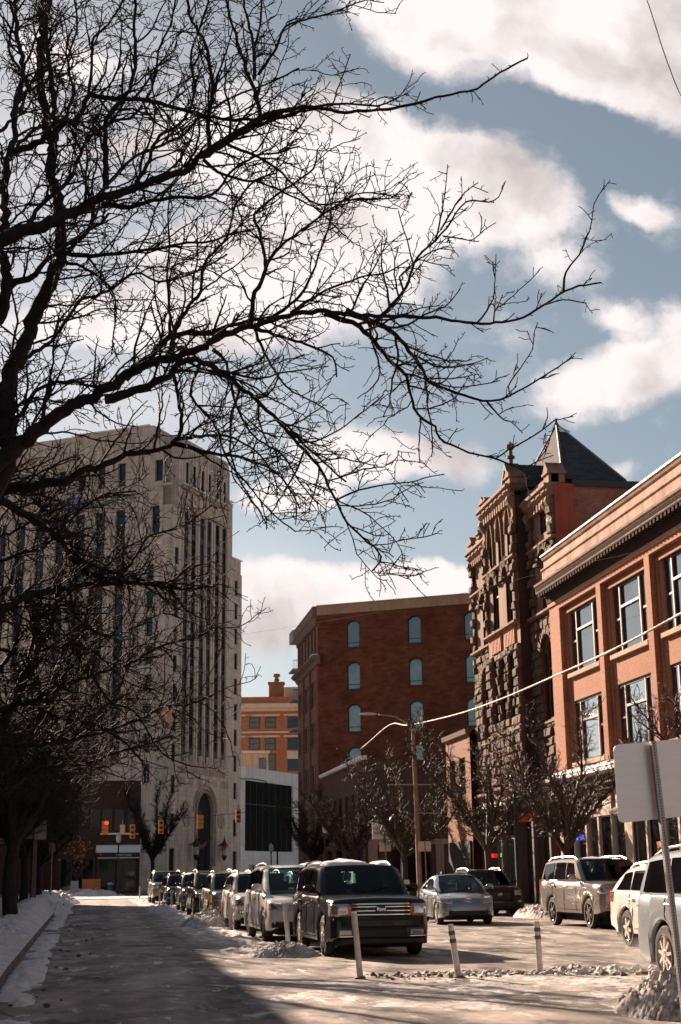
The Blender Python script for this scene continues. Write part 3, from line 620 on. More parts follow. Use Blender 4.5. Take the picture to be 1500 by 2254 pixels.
# rough masonry facing
rk = MB(f2); hs_all = side + []
def rough(s0, s1, z0, z1, d, holes, hrow=.42, out=.16, j=.04, dens=1.0, step=.62):
    z = z0; r = 0
    while z < z1 - .1:
        zz = min(z + hrow * random.uniform(.85, 1.15), z1); s = s0 - (step * .5 if r % 2 else 0)
        while s < s1:
            e = s + step * random.uniform(.7, 1.3); a, b = max(s, s0), min(e, s1)
            segs = [(a, b)]
            for h in holes:
                if h[2] - .02 < (z + zz) / 2 < h[3] + .02:
                    ns = []
                    for (p, q) in segs:
                        if q <= h[0] or p >= h[1]: ns.append((p, q))
                        else:
                            if p < h[0]: ns.append((p, h[0]))
                            if q > h[1]: ns.append((h[1], q))
                    segs = ns
            for p, q in segs:
                if q - p > .08 and random.random() < dens: rk.rock(p + .012, q - .012, d - .05, d + out * random.uniform(.5, 1.2), z + .01, zz - .01, j)
            s = e
        z = zz; r += 1
rough(V0, CB0, 5.6, 12.75, 0, side, out=.2, j=.035); rough(CB1, V1, 5.6, 12.75, 0, side, out=.2, j=.035); rough(CB0, CB1, 5.6, 11.9, PJ, cen_lo, out=.22, j=.035)
def quoins(s0, s1, z0, z1, d, a=.5):
    z = z0; i = 0
    while z < z1 - .2:
        g_ = .0 if i % 2 else .16
        rk.rock(s0 + g_, s1 - (0 if g_ else .0), d - .04, d + (.27 if i % 2 else .15), z + .01, z + .43, .04); z += .46; i += 1
for a, b, d, zt in ((V0, V0 + .55, 0, 17.8), (CB0 - .75, CB0 - .12, 0, 17.6), (CB0, CB0 + .5, PJ, 18.2), (CB1 - .5, CB1, PJ, 18.2), (CB1 + .12, CB1 + .7, 0, 17.6), (V1 - .55, V1, 0, 17.8)): quoins(a, b, 13.0, zt, d)
def voussoirs(c_, r0, r1, zs, d, n=11, el=1.0, out=.22):
    for i in range(n):
        a0, a1 = pi * i / n + .03, pi * (i + 1) / n - .03
        q = [(c_ - r * cos(a), d + o, zs + r * sin(a) * el) for r, a, o in ((r0, a0, out), (r1, a0, out), (r1, a1, out * random.uniform(.5, 1.4)), (r0, a1, out))]
        b = [(x, d - .05, z) for x, y, z in q]
        rk.face(q)
        for k in range(4): rk.face([q[k], q[(k + 1) % 4], b[(k + 1) % 4], b[k]])
for h in side[:4]: voussoirs((h[0] + h[1]) / 2, (h[1] - h[0]) / 2, (h[1] - h[0]) / 2 + .42, h[3] - .75, 0, el=.9)
for h in cen_mid: voussoirs((h[0] + h[1]) / 2, .53, .95, 15.25, PJ, el=1.15)
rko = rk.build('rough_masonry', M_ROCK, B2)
# belts, parapets, cornices
c = MB(f2)
def belt(s0, s1, z, h, d0, out): c.prism([(d0 - .05, z), (d0 + out * .5, z), (d0 + out, z + h * .4), (d0 + out, z + h), (d0 - .05, z + h + .05)], s0, s1)
for (a, b, d0) in ((V0, CB0 - .002, 0), (CB1 + .002, V1, 0), (CB0, CB1, PJ)):
    belt(a, b, 12.82, .16, d0, .3); belt(a, b, 16.0, .15, d0, .24); belt(a, b, 7.9, .14, d0, .22); belt(a, b, 5.3, .2, d0, .3)
for (a, b, d0, z) in ((V0, CB0 - .002, 0, 17.95), (CB1 + .002, V1, 0, 17.95), (CB0, CB1, PJ, 19.0)):
    c.prism([(d0 - .3, z), (d0 + .12, z), (d0 + .34, z + .22), (d0 + .34, z + .34), (d0 + .46, z + .42), (d0 + .46, z + .56), (d0 - .3, z + .62)], a, b)
    for s in np.arange(a + .15, b - .2, .42): c.box(s, s + .2, d0 - .01, d0 + .24, z - .32, z - .003)
    for s in np.arange(a + .3, b - .5, .78): c.box(s, s + .48, d0 + .342, d0 + .37, z + .24, z + .335)
    c.box(a, b, d0 - .25, d0 + .1, z + .62, z + 1.0) if d0 == 0 else None
c.build('cornice', M_SMOOTHST, B2)
# gable coping, finial, parapet blocks
c = MB(f2)
for sg in (-1, 1): c.prism([(64.3, 20.6), (64.3, 20.85), (64.3 + sg * 1.15, 19.3), (64.3 + sg * 1.0, 19.2)], PJ - .55, PJ + .18, ax=1)
c.lathe([(.1, 0), (.1, .4), (.2, .45), (.2, .55), (.1, .62), (.09, .85), (.22, 1.0), (.22, 1.1), (.07, 1.22), (.02, 1.32)], (64.3, PJ - .18, 20.65), 10)
c.build('gable_coping', simple('brown_stone', (.12, .075, .055), .8, bump=.5), B2)
for s, d0, z, ww, hh in ((V0 + .35, -.2, 18.55, .7, .75), (CB0 + .35, PJ - .2, 19.6, .75, .55), (CB1 - .4, PJ - .2, 19.6, .7, .5), (V1 - .45, -.2, 18.55, .7, .6), (CB0 - .55, -.3, 18.55, .6, .4), (72.0, -.2, 18.9, .55, .35), (67.6, PJ - .1, 19.6, .5, .3)):
    c = MB(f2); c.box(s - ww / 2, s + ww / 2, d0 - .35, d0 + .42, z, z + hh * .55); c.box(s - ww / 2 - .08, s + ww / 2 + .08, d0 - .42, d0 + .5, z + hh * .55, z + hh * .7)
    c.prism([(s - ww / 2 - .05, z + hh * .7), (s + ww / 2 + .05, z + hh * .7), (s, z + hh * 1.35)], d0 - .38, d0 + .46, ax=1)
    c.build('parapet_block', M_SMOOTHST, B2)
for s, d0, z in ((V0 + .25, 0, 17.9), (V0 + .75, 0, 17.9), (CB0 + .2, PJ, 18.95), (CB1 - .25, PJ, 18.95), (V1 - .25, 0, 17.9), (CB1 + .35, 0, 17.9), (CB0 - .4, 0, 17.9)):
    pr_ = [(0, -1.3), (.10, -1.3), (.17, -1.1), (.10, -.9), (.13, -.6), (.30, -.4), (.40, -.2), (.34, 0), (0, 0)]
    c = MB(f2); c.prism([(d0 + q[0], z + q[1]) for q in pr_], s - .14, s + .14); c.build('scroll_bracket', M_SMOOTHST, B2)
# lattice panels under the middle windows
c = MB(f2)
for s in (64.95, 67.35):
    for i in range(7): c.box(s - .85 + i * .265, s - .85 + i * .265 + .12, PJ - .05, PJ + .10, 12.0, 12.8)
    for i in range(5): c.box(s - .86, s + .87, PJ - .05, PJ + .07, 12.0 + i * .19, 12.08 + i * .19)
c.build('lattice_panel', simple('red_terracotta', (.52, .24, .15), .8), B2)
c = MB(f2)      # pointed hood moulds
for h in cen_up:
    pts = arch_fill(MB(), h[0] - .1, h[1] + .1, 17.45, 18.88, 0, 0, pointed=True, n=12)
    c.tube([(s, PJ + .06, z) for s, z in pts], .07, 6)
    c.tube([(h[0] - .1, PJ + .05, 16.4), (h[0] - .1, PJ + .06, 17.45)], .06, 6)
c.build('hood_mould', M_SMOOTHST, B2)
for h in side: window(B2, f2, h[0] + .002, h[1] - .002, h[2] + .002, h[3] - .002, -.14, M_BROWNF, M_GLD, .09, mull=(.5,), trans=(.6,))
for h in cen_up + cen_mid + cen_lo: window(B2, f2, h[0] + .002, h[1] - .002, h[2] + .002, h[3] - .002, PJ - .13, M_BROWNF if h in cen_mid else M_DARKF, M_GLD, .08, trans=(.62,))
lettering('LANDER', .42, (XV - PJ - .02, 66.15, 16.72 - .95), (0, -1, 0), (0, 0, 1), simple('cut_letters', (.20, .12, .085), .9), B2, 'carved_lettering', .03)
lettering('BLOCK', .40, (XV - PJ - .02, 66.15, 15.3), (0, -1, 0), (0, 0, 1), MC['cut_letters'], B2, 'carved_lettering', .03)
# roofs
c = MB(); ap = (21.75, 65.2, 23.2); e = 18.75
cs = [(20.0, V0 + .1, e), (22.95, V0 + .1, e), (22.95, 71.0, e), (20.0, 71.0, e)]
for i in range(4): c.face([cs[i], cs[(i + 1) % 4], ap])
c.face([(19.5, V0 + .2, 18.4), (31, V0 + .2, 18.4), (31, V1 - .1, 18.4), (19.5, V1 - .1, 18.4)])
ri = c.build('roof', M_SLATE, B2)
c = MB(); c.tube([cs[0], ap], .07, 6); c.tube([cs[1], ap], .07, 6); c.tube([cs[3], ap], .07, 6); c.lathe([(.05, -.1), (.12, 0), (.05, .15), (.01, .35)], ap, 8); c.build('ridge_cap', simple('lead_flashing', (.10, .10, .10), .6), ri)
c = MB(); c.face([(19.2, 63.3, 19.4), (21.7, 63.3, 19.4), (21.7, 64.3, 20.8), (19.2, 64.3, 20.8)]); c.face([(19.2, 65.3, 19.4), (21.7, 65.3, 19.4), (21.7, 64.3, 20.8), (19.2, 64.3, 20.8)]); c.build('dormer_roof', M_SLATE, B2)
c = MB(); k_ = lambda t, w_, y: (ap[0] + (cs[0][0] - ap[0]) * t + w_, ap[1] + (cs[0][1] - ap[1]) * t - .05, ap[2] + (cs[0][2] - ap[2]) * t + .03)
c.face([k_(.05, .05, 0), k_(.15, .1, 0), k_(.16, .7, 0), k_(.11, .55, 0)]); c.box(20.0, 20.9, V0 + .9, V0 + 1.3, 18.75, 18.85); c.build('snow_patch', M_ICE, ri)
# shopfront storey: dark, recessed
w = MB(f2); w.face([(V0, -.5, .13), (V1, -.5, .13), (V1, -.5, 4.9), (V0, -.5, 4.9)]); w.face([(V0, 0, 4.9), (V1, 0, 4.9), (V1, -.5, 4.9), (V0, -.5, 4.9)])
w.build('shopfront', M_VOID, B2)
c = MB(f2)
for s in (V0 + .06, 62.3, 64.9, 67.6, 70.3, V1 - .3): c.box(s, s + .24, -.5, -.01, .13, 4.9)
c.box(V0, V1, -.3, .06, 4.55, 5.3)
for s in np.arange(V0 + .1, V1, .3): c.prism([(.06, 4.6), (.2, 4.75), (.12, 5.0), (.26, 5.25), (.06, 5.28)], s, s + .15)
c.build('iron_front', simple('bronze_iron', (.10, .07, .055), .5), B2)
for a, b in ((70.6, 73.7), (67.9, 70.2)):
    window(B2, f2, a, b, .7, 3.2, -.3, simple('teal_frame', (.05, .11, .12), .5), M_GLR, .08, mull=(.5,), name='display_window')
lettering('Forum', .62, (XV + .2, 71.9, 3.75), (0, -1, 0), (0, 0, 1), simple('pale_letters', (.62, .6, .68), .6), B2, 'shop_lettering', .02)
for sx, col in ((73.1, (1, .02, .02)), (71.2, (.0, .9, .05))):
    q = MB(f2); q.box(sx - .3, sx + .3, -.27, -.24, 2.3, 2.5); q.build('lit_sign', simple('neon_%d' % (col[0] * 9), col, emit=(col, .35)), B2)
# ---- hanging orange sign (bracketed from the stone front)
sg = empty('hanging_sign', (XR - 1.1, 62.3, 3.9), 'orange hanging shop sign with dark letters below the stone front', 'sign')
q = MB(); q.box(17.05, 18.75, 62.24, 62.36, 3.72, 4.08); q.build('board', simple('orange_board', (.60, .14, .03), .5, var=.08), sg)
q = MB(); q.tube([(17.3, 62.3, 4.6), (19, 62.3, 4.6)], .025, 6); q.tube([(17.4, 62.3, 4.08), (17.4, 62.3, 4.6)], .012, 5); q.tube([(18.5, 62.3, 4.08), (18.5, 62.3, 4.6)], .012, 5); q.build('bracket', M_BLACK, sg)
lettering('CRAFTED COPPER', .185, (17.9, 62.235, 3.9), (1, 0, 0), (0, 0, 1), M_BLACK, sg, 'lettering', .004)

def f2(s, d, z): return (XR - d, s, z)
# ---- two-storey brick house beyond, then the low dark shop row
M_DBRICK = brick('brown_brick', (.30, .11, .06), (.37, .15, .085), (.26, .17, .13), w=.3, h=.1, stain=.4, stain_col=(.55, .5, .48))
B3 = empty('brick_building', (XR + 5, 77, 0), 'narrow two storey orange brick building left of the ornate stone front', 'building')
w = MB(f2); hl = [(75.2, 76.6, 5.6, 7.6), (77.4, 78.8, 5.6, 7.6)]
wall(w, V1 + .02, 79.6, .13, 9.0, hl, .25); w.face([(V1 + .02, 0, 9), (79.6, 0, 9), (79.6, -10, 9), (V1 + .02, -10, 9)]); w.face([(79.6, 0, .13), (79.6, -10, .13), (79.6, -10, 9), (79.6, 0, 9)])
w.build('wall', brick('rust_brick', (.25, .09, .045), (.32, .125, .065), (.2, .12, .08), stain=.4), B3)
for h in hl: window(B3, f2, h[0] + .002, h[1] - .002, h[2] + .002, h[3] - .002, -.12, M_DARKF, M_GLR, .08, trans=(.5,))
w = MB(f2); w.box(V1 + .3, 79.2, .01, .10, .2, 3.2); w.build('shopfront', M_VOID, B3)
w = MB(f2); w.prism([(0, 8.7), (.2, 8.75), (.25, 9.0), (-.3, 9.1)], V1 + .03, 79.65); w.build('cornice', M_BROWNF, B3)
B4 = empty('dark_shop_row', (XR + 6, 115, 0), 'low dark brown shop row with snow edged roof below the big brick block', 'building')
w = MB(f2); hl = [(s, s + 1.3, 5.2, 7.6) for s in (107.5, 110.5, 113.5, 116.5, 119.5, 122.5)] + [(s, s + 3.2, .9, 3.6) for s in (107, 111.5, 116.5, 121.5)]
wall(w, 106, 127, .13, 9.9, hl, .3)
side_f = lambda s, d, z: (XR + s, 106 - d, z)
w.build('wall', brick('dark_brick', (.10, .045, .03), (.13, .06, .04), (.08, .06, .05), stain=.3), B4)
for i, h in enumerate(hl): window(B4, f2, h[0] + .002, h[1] - .002, h[2] + .002, h[3] - .002, -.15, M_DARKF, M_GLD, .1, name='window')
w = MB(side_f); hs2 = [(1.2, 5.0, .5, 3.4), (6.2, 10.5, .5, 3.4), (2, 3.0, 5.2, 7.4), (5, 6, 5.2, 7.4), (8, 9, 5.2, 7.4)]
wall(w, 0, 14, .13, 9.9, hs2, .3); w.face([(0, -.001, 9.9), (14, -.001, 9.9), (14, -21, 9.9), (0, -21, 9.9)]); w.build('side_wall', stone('brown_render', (.065, .042, .03), (.11, .07, .05), streak=.4), B4)
for h in hs2: window(B4, side_f, h[0] + .002, h[1] - .002, h[2] + .002, h[3] - .002, -.15, M_DARKF, M_GLD, .1)
w = MB(side_f); w.box(0, 14, .002, .12, 3.7, 4.1); w.box(.2, .9, .002, .1, .15, 3.7); w.box(5.3, 5.9, .002, .1, .15, 3.7); w.build('trim', stone('beige_trim', (.3, .21, .16), (.38, .27, .2)), B4)
w = MB(f2); w.prism([(-.2, 9.9), (.25, 9.9), (.35, 10.05), (.3, 10.18), (-.2, 10.22)], 105.9, 127); w.build('snow_edge', M_ICE, B4)
# ------------------------------------------------------------------ big brown brick block (rotated street grid beyond the junction)
M_BB = brick('deep_brown_brick', (.155, .046, .024), (.235, .078, .04), (.13, .06, .036), w=.6, h=.2, stain=.75, stain_col=(.5, .42, .4))
M_TANC = stone('tan_coping', (.40, .25, .15), (.48, .32, .2), streak=.2)
A30 = R(30)
BC = np.array([XR, 129.3, 0.0])
fb = lambda t, d, z: (BC[0] + cos(A30) * t - sin(A30) * d, BC[1] - sin(A30) * t - cos(A30) * d, z)
B5 = empty('brick_block', (BC[0] + 8, BC[1] + 8, 0), 'tall dark red-brown brick block with arched pale windows and tan coping', 'building')
cols = (3.5, 9.42, 14.7); rows = (23.0, 19.15, 15.3, 11.45)
w = MB(fb); hl = [(c - .62, c + .62, z - 1.2, z + 1.25) for c in cols for z in rows]
wall(w, 0, 17.5, 0, 25.0, hl, .22)
for h in hl: arch_fill(w, h[0], h[1], h[3] - .3, h[3], 0, .22, n=8)
w.face([(17.5, 0, 0), (17.5, -20, 0), (17.5, -20, 25), (17.5, 0, 25)]); w.face([(0, -.1, 25), (17.5, -.1, 25), (17.5, -20, 25), (0, -20, 25)])
wl5 = w.build('wall', M_BB, B5)
M_BLIND = [glass('blind_%d' % i, c, .16, .08) for i, c in enumerate(((.06, .10, .125), (.13, .19, .21), (.17, .24, .25), (.20, .27, .27)))]
for i, h in enumerate(hl):
    r_ = i % 4
    fo = window(B5, fb, h[0] + .01, h[1] - .01, h[2] + .01, h[3] - .02, -.12, M_DARKF, M_BLIND[r_], .06, trans=(.18,))
    sl = MB(fb); sl.box(h[0] - .12, h[1] + .12, -.1, .08, h[2] - .16, h[2] - .004); sl.build('sill', simple('brown_sill', (.08, .04, .03), .8), B5)
    hd = MB(fb); hd.tube([(h[0] - .04, .02, h[3] - .3), ((h[0] * 3 + h[1]) / 4, .03, h[3] - .02), ((h[0] + h[1]) / 2, .03, h[3] + .07), ((h[0] + 3 * h[1]) / 4, .03, h[3] - .02), (h[1] + .04, .02, h[3] - .3)], .06, 5); hd.build('lintel', MC['brown_sill'], B5)
c = MB(fb); c.prism([(-.35, 25.0), (.10, 25.0), (.12, 25.1), (.12, 25.82), (.18, 25.86), (.18, 25.95), (-.35, 25.98)], -.05, 17.55, ); c.build('coping', M_TANC, B5)
# street face, parallel to the road
fl = lambda s, d, z: (XR - d, s, z)
w = MB(fl); ys = (130.3, 132.4, 134.8, 136.9, 139.4, 141.4)
h2 = [(y, y + 1.45, z, z + 2.4) for z in (5.2, 9.1, 13.0, 16.8) for y in ys] + [(y + .1, y + 1.3, 21.4, 24.0) for y in ys]
wall(w, 129.3, 143.6, 0, 25.0, h2, .3)
w.box(129.32, 129.9, .0, .18, 0, 20.6); w.box(133.9, 134.4, .0, .18, 0, 20.6); w.box(138.5, 139.0, .0, .18, 0, 20.6)
w.build('side_wall', brick('greyed_brick', (.24, .11, .08), (.30, .15, .11), (.2, .13, .1), w=.4, h=.13, stain=.4), B5)
for h in h2: window(B5, fl, h[0] + .01, h[1] - .01, h[2] + .01, h[3] - .01, -.16, M_DARKF, M_GLD, .08, trans=(.5,))
c = MB(fl); c.prism([(-.1, 20.4), (.12, 20.42), (.3, 20.75), (.62, 20.95), (.7, 21.05), (.66, 21.2), (-.1, 21.25)], 128.6, 143.6); c.prism([(.1, 24.35), (.12, 24.35), (.35, 24.9), (.45, 25.0), (.45, 25.9), (-.3, 25.95)], 129.5, 143.6)
for s in np.arange(129.6, 143, .6): c.box(s, s + .3, .0, .2, 24.1, 24.4)
c.build('cornice', simple('brown_cornice', (.20, .125, .09), .8), B5)
c = MB(fl); c.box(128.65, 130.3, .1, .66, 21.22, 21.3); c.build('snow_strip', M_ICE, B5)
c = MB(fb); c.lathe([(3.4, 0), (3.6, .5), (3.2, .9), (1.6, 1.15), (.9, 1.2), (.9, 1.6), (.1, 1.65)], (6.6, -9, 25.6), 20); c.box(12.0, 16.5, -9, -6, 26.0, 27.1); c.build('roof_plant', simple('pale_metal', (.5, .46, .42), .5), B5)
# ------------------------------------------------------------------ limestone tower
AT = R(31.5)
TC = np.array([7.75, 185.0, 0.0])
fr_ = lambda t, d, z: (TC[0] + sin(AT) * t + cos(AT) * d, TC[1] + cos(AT) * t - sin(AT) * d, z)      # entrance face
fl_ = lambda t, d, z: (TC[0] - cos(AT) * t - sin(AT) * d, TC[1] + sin(AT) * t - cos(AT) * d, z)      # long face
M_LIME = stone('limestone', (.64, .54, .47), (.76, .65, .57), block=(1.4, .62), streak=.55, bump=.15, dark=(.45, .4, .37))
M_LIMED = stone('weathered_limestone', (.40, .33, .28), (.54, .45, .39), streak=.7, bump=.2, dark=(.4, .36, .33))
M_TGL = glass('tower_glass', (.008, .009, .011), .01, fk=.04); M_TGLB = glass('tower_glass_blue', (.012, .02, .03), .06, fk=.1, gcol=(.6, .75, .9))
T = empty('office_tower', (TC[0] - 5, TC[1] + 12, 0), 'tall pale limestone office tower with stepped top, vertical window strips and arched doorway', 'building')
SW = .68
strips = [4.0, 6.1, 8.6, 10.7, 13.2, 15.3]
w = MB(fr_)
hs = [(s - SW, s + SW, 16.3 + .0, 50.0) for s in strips] + [(s - .4, s + .4, 53.6, 56.8) for s in strips]
hs += [(.85, 1.9, z, z + 2.3) for z in (7.2, 12.0, 16.0, 19.9, 23.7, 27.5, 31.2, 34.8, 38.4, 42.0)] + [(.7, 2.0, .8, 5.2)]
hs += [(8.0, 12.4, .0, 12.5)]
wall(w, 0, 17.0, 0, 50.0, [h for h in hs if h[3] <= 50.01], .3)
top = [h for h in hs if h[2] > 50]
wall(w, 1.7, 16.4, 50.0, 60.0, top, .3)
arch_fill(w, 8.0, 12.4, 10.0, 12.5, 0, .28, n=16)
w.face([(0, 0, 50), (1.7, 0, 50), (1.7, -3, 50), (0, -3, 50)])
w.face([(17.0, 0, 0), (17.0, -2, 0), (17.0, -2, 53.9), (17, 0, 53.9)])
hr = [(19.0, 20.0, z, z + 2.3) for z in (7.0, 12.0, 15.8, 19.4, 23.0, 26.6, 30.2, 33.8, 37.4, 40.8)] + [(18.9, 20.1, .8, 5.0)]
wall(w, 17.0, 21.3, 0, 44.2, hr, .3, d=-.15); wall(w, 17.0, 20.9, 44.2, 46.2, [], .5, d=-.15); wall(w, 17.0, 18.1, 46.2, 54.0, [], .5, d=-.15); w.face([(18.1, -.15, 46.2), (18.1, -10, 46.2), (18.1, -10, 54), (18.1, -.15, 54)])
w.face([(20.9, -.15, 44.2), (20.9, -12, 44.2), (20.9, -12, 46.2), (20.9, -.15, 46.2)]); w.face([(17, -.15, 46.2), (20.9, -.15, 46.2), (20.9, -12, 46.2), (17, -12, 46.2)]); w.face([(16.4, 0, 50), (16.4, -14, 50), (16.4, -14, 60), (16.4, 0, 60)]); w.face([(16.4, 0, 50), (17, 0, 50), (17, 0, 53.9), (16.4, 0, 53.9)])
w.face([(21.3, -.15, 0), (21.3, -14, 0), (21.3, -14, 44.2), (21.3, -.15, 44.2)]); w.face([(1.7, 0, 50), (1.7, -12, 50), (1.7, -12, 60), (1.7, 0, 60)])
w.face([(1.7, 0, 60), (16.4, 0, 60), (16.4, -28, 60), (1.7, -28, 60)])
tw = w.build('wall', M_LIME, T)
c = MB(fr_)         # piers between the strips and fluted crown
for s in (2.9, 5.05, 7.35, 9.65, 11.95, 14.25, 16.2):
    c.box(s - .14, s + .14, .002, .12, 16.0, 59.4); c.box(s - .12, s + .12, .122, .26, 50.5, 58.5)
for s in np.arange(2.2, 16.3, .62): c.box(s, s + .22, .002, .12, 57.3, 59.8)
c.build('pier', M_LIME, T)
c = MB(fr_)
for s0, s1 in ((2.3, 4.9), (5.2, 7.2), (7.5, 9.5), (9.8, 11.8), (12.1, 14.1), (14.4, 16.2)): c.box(s0, s1, .0, .5, 52.7, 53.3)
c.box(1.5, 16.5, .0, .28, 50.1, 50.35); c.build('balcony_band', M_LIMED, T)
c = MB(fr_)
for s0, s1 in ((2.3, 4.9), (5.2, 7.2), (7.5, 9.5), (9.8, 11.8), (12.1, 14.1), (14.4, 16.2)): c.box(s0 - .05, s1 + .05, .05, .55, 53.302, 53.42)
for s in strips: c.box(s - .5, s + .5, .0, .25, 57.2, 57.3)
c.box(16.6, 18.1, -.4, .1, 54.0, 54.15); c.box(18.0, 21.1, -.5, .05, 46.2, 46.36); c.build('snow_ledge', M_ICE, T)
c = MB(fr_)         # portal: carved arch, roundels, panel band
for r0, d in ((2.35, .12), (2.75, .2), (3.3, .12)):
    pts = [(10.2 - r0 * cos(pi * i / 20), d, 10.0 + (r0 + .2) * sin(pi * i / 20)) for i in range(21)]; c.tube([(10.2 - r0, d, 3)] + pts + [(10.2 + r0, d, 3)] if r0 < 3 else pts, .12, 6)
for s in (5.1, 14.9): c.lathe([(.95, 0), (1.0, .12), (.7, .16), (.5, .1)], (s, 0, 8.9), 16, axis='y')
for s in strips + [2.9, 16.3]: c.box(s - .5, s + .5, .0, .07, 13.3, 14.2)
for s in strips: c.box(s - .5, s + .5, .0, .10, 15.9, 17.2)
c.box(3.0, 16.2, .0, .06, 14.75, 15.6); c.build('carved_ornament', M_LIMED, T)
for z in (0,): pass
for s in strips: window(T, fr_, s - SW + .01, s + SW - .01, 16.31, 49.95, -.16, M_DARKF, M_TGL, .05, trans=tuple((k * 3.7 + 2.6 - .6) / 33.6 for k in range(9)), name='window_strip')
for h in top: window(T, fr_, h[0] + .01, h[1] - .01, h[2] + .01, h[3] - .01, -.12, M_DARKF, M_TGL, .08)
for h in hs:
    if h[1] < 2.1: window(T, fr_, h[0] + .01, h[1] - .01, h[2] + .01, h[3] - .01, -.14, M_DARKF, M_TGL, .08, trans=(.5,))
for h in hr: window(T, fr_, h[0] + .01, h[1] - .01, h[2] + .01, h[3] - .01, -.30, M_DARKF, M_TGL, .08, trans=(.5,))
for s in strips:
    c = MB(fr_)
    for k in range(9): c.box(s - SW + .08, s + SW - .08, -.24, -.13, 17.3 + k * 3.62, 18.1 + k * 3.62)
    c.build('spandrel', simple('spandrel', (.035, .03, .03), .5), T)
q = MB(fr_); q.face([(8, -.29, 0), (12.4, -.29, 0), (12.4, -.29, 12.5), (8, -.29, 12.5)]); q.box(8, 12.4, -.285, -.15, 6.4, 6.7); q.box(9.2, 9.3, -.285, -.2, 0, 6.4); q.box(11.1, 11.2, -.285, -.2, 0, 6.4); q.build('doorway', M_VOID, T)
# long face
w = MB(fl_); cols_l = [3.25, 8.0, 11.2, 14.4, 17.6, 20.8, 24.0, 27.2, 30.4]
hl = [(2.7, 3.8, z, z + 2.5) for z in (13.3, 17.2, 21.0, 24.8, 28.6, 32.3)] + [(2.0, 3.2, 46.3, 50.0)] + [(1.6, 2.8, 53.4, 56.4)]
strip_l = [(c_ - .75, c_ + .75, 16.0, 50.0) for c_ in cols_l[1:]] + [(2.7, 3.8, 36.0, 38.4), (2.7, 3.8, 39.8, 42.0)]
topl = [(c_ - .6, c_ + .6, 53.3, 56.6) for c_ in cols_l[1:]]
wall(w, 0, 34, 0, 50.0, [h for h in hl if h[3] <= 50] + strip_l, .6); wall(w, 1.5, 34, 50, 60.0, [h for h in hl + topl if h[3] > 50.5], .5)
wall(w, 3.4, 32, 60, 61.6, [], .5, d=-.6)
w.face([(0, 0, 50), (1.5, 0, 50), (1.5, -2, 50), (0, -2, 50)]); w.face([(34, 0, 0), (34, -16, 0), (34, -16, 60), (34, 0, 60)]); w.face([(3.4, -.6, 61.6), (32, -.6, 61.6), (32, -14, 61.6), (3.4, -14, 61.6)]); w.face([(3.4, -.6, 60), (3.4, -14, 60), (3.4, -14, 61.6), (3.4, -.6, 61.6)])
w.build('long_wall', M_LIME, T)
c = MB(fl_)
for s in [5.6, 9.6, 12.8, 16.0, 19.2, 22.4, 25.6, 28.8, 32.0]: c.box(s - .3, s + .3, .002, .25, 14, 59.2)
c.box(.0, 2.2, .002, .35, 52.6, 52.9); c.box(5.9, 33, .002, .35, 52.0, 52.6); c.build('pier', M_LIME, T)
c = MB(fl_); c.box(1.7, 3.6, .0, .3, 46.0, 46.15); c.box(1.4, 4.4, .0, .3, 44.6, 44.8); c.box(4, 16, -.8, -.2, 61.6, 61.75); c.build('snow_ledge', M_ICE, T)
for h in hl + topl: window(T, fl_, h[0] + .01, h[1] - .01, h[2] + .01, h[3] - .01, -.4, M_DARKF, M_TGLB, .09, trans=(.5,))
for h in strip_l:
    n = max(1, int(round((h[3] - h[2]) / 3.7))); window(T, fl_, h[0] + .01, h[1] - .01, h[2] + .01, h[3] - .01, -.35, M_DARKF, M_TGLB, .09, trans=tuple(i / n for i in range(1, n)), name='window_strip' if n > 1 else 'window')
    if n > 1:
        c = MB(fl_)
        for k in range(n): c.box(h[0] + .02, h[1] - .02, -.48, -.345, h[2] + k * 3.74 + .02, h[2] + 1.5 + k * 3.74)
        c.build('spandrel', MC['spandrel'], T)
q = MB(fl_)         # painted sign band on the long face
for i in range(8): q.box(15.0 + i * 1.0, 16.0 + i * 1.0, .26, .34, 50.5 + .6 * sin(i * .5) - i * .1, 50.9 + .6 * sin(i * .5) - i * .1)
for i in range(5): q.box(8.6 + i, 9.6 + i, .26, .34, 51.0 - .08 * i, 51.35 - .08 * i)
sgn = q.build('sign_band', simple('green_sign', (.02, .22, .06), .5), T)
lettering('53', 3.0, fl_(14.9, .40, 51.3), (cos(AT), -sin(AT), 0), (0, 0, 1), simple('blue_letters', (.03, .05, .42), .5), T, 'sign_lettering', .08, .02)
q = MB(); q.tube([(6.0, 196, 61), (6.0, 196, 71)], .09, 6); q.build('mast', M_TANF, T)
for s in (6.2, 14.3):       # wrought iron lanterns either side of the door
    ln = MB(fr_); ln.lathe([(.1, -1.3), (.35, -.9), (.4, .5), (.55, .6), (.3, 1.0), (.1, 1.5), (.03, 2.0)], (s, .9, 5.0), 8); ln.tube([(s, .0, 5.6), (s, .9, 6.2)], .08, 5); l_ = ln.build('lantern', M_BLACK, T)
    ln = MB(fr_); ln.lathe([(.37, -.6), (.42, .4)], (s, .9, 5.0), 8); ln.build('lantern_glass', simple('lantern_glass', (.35, .4, .45), .3), l_)
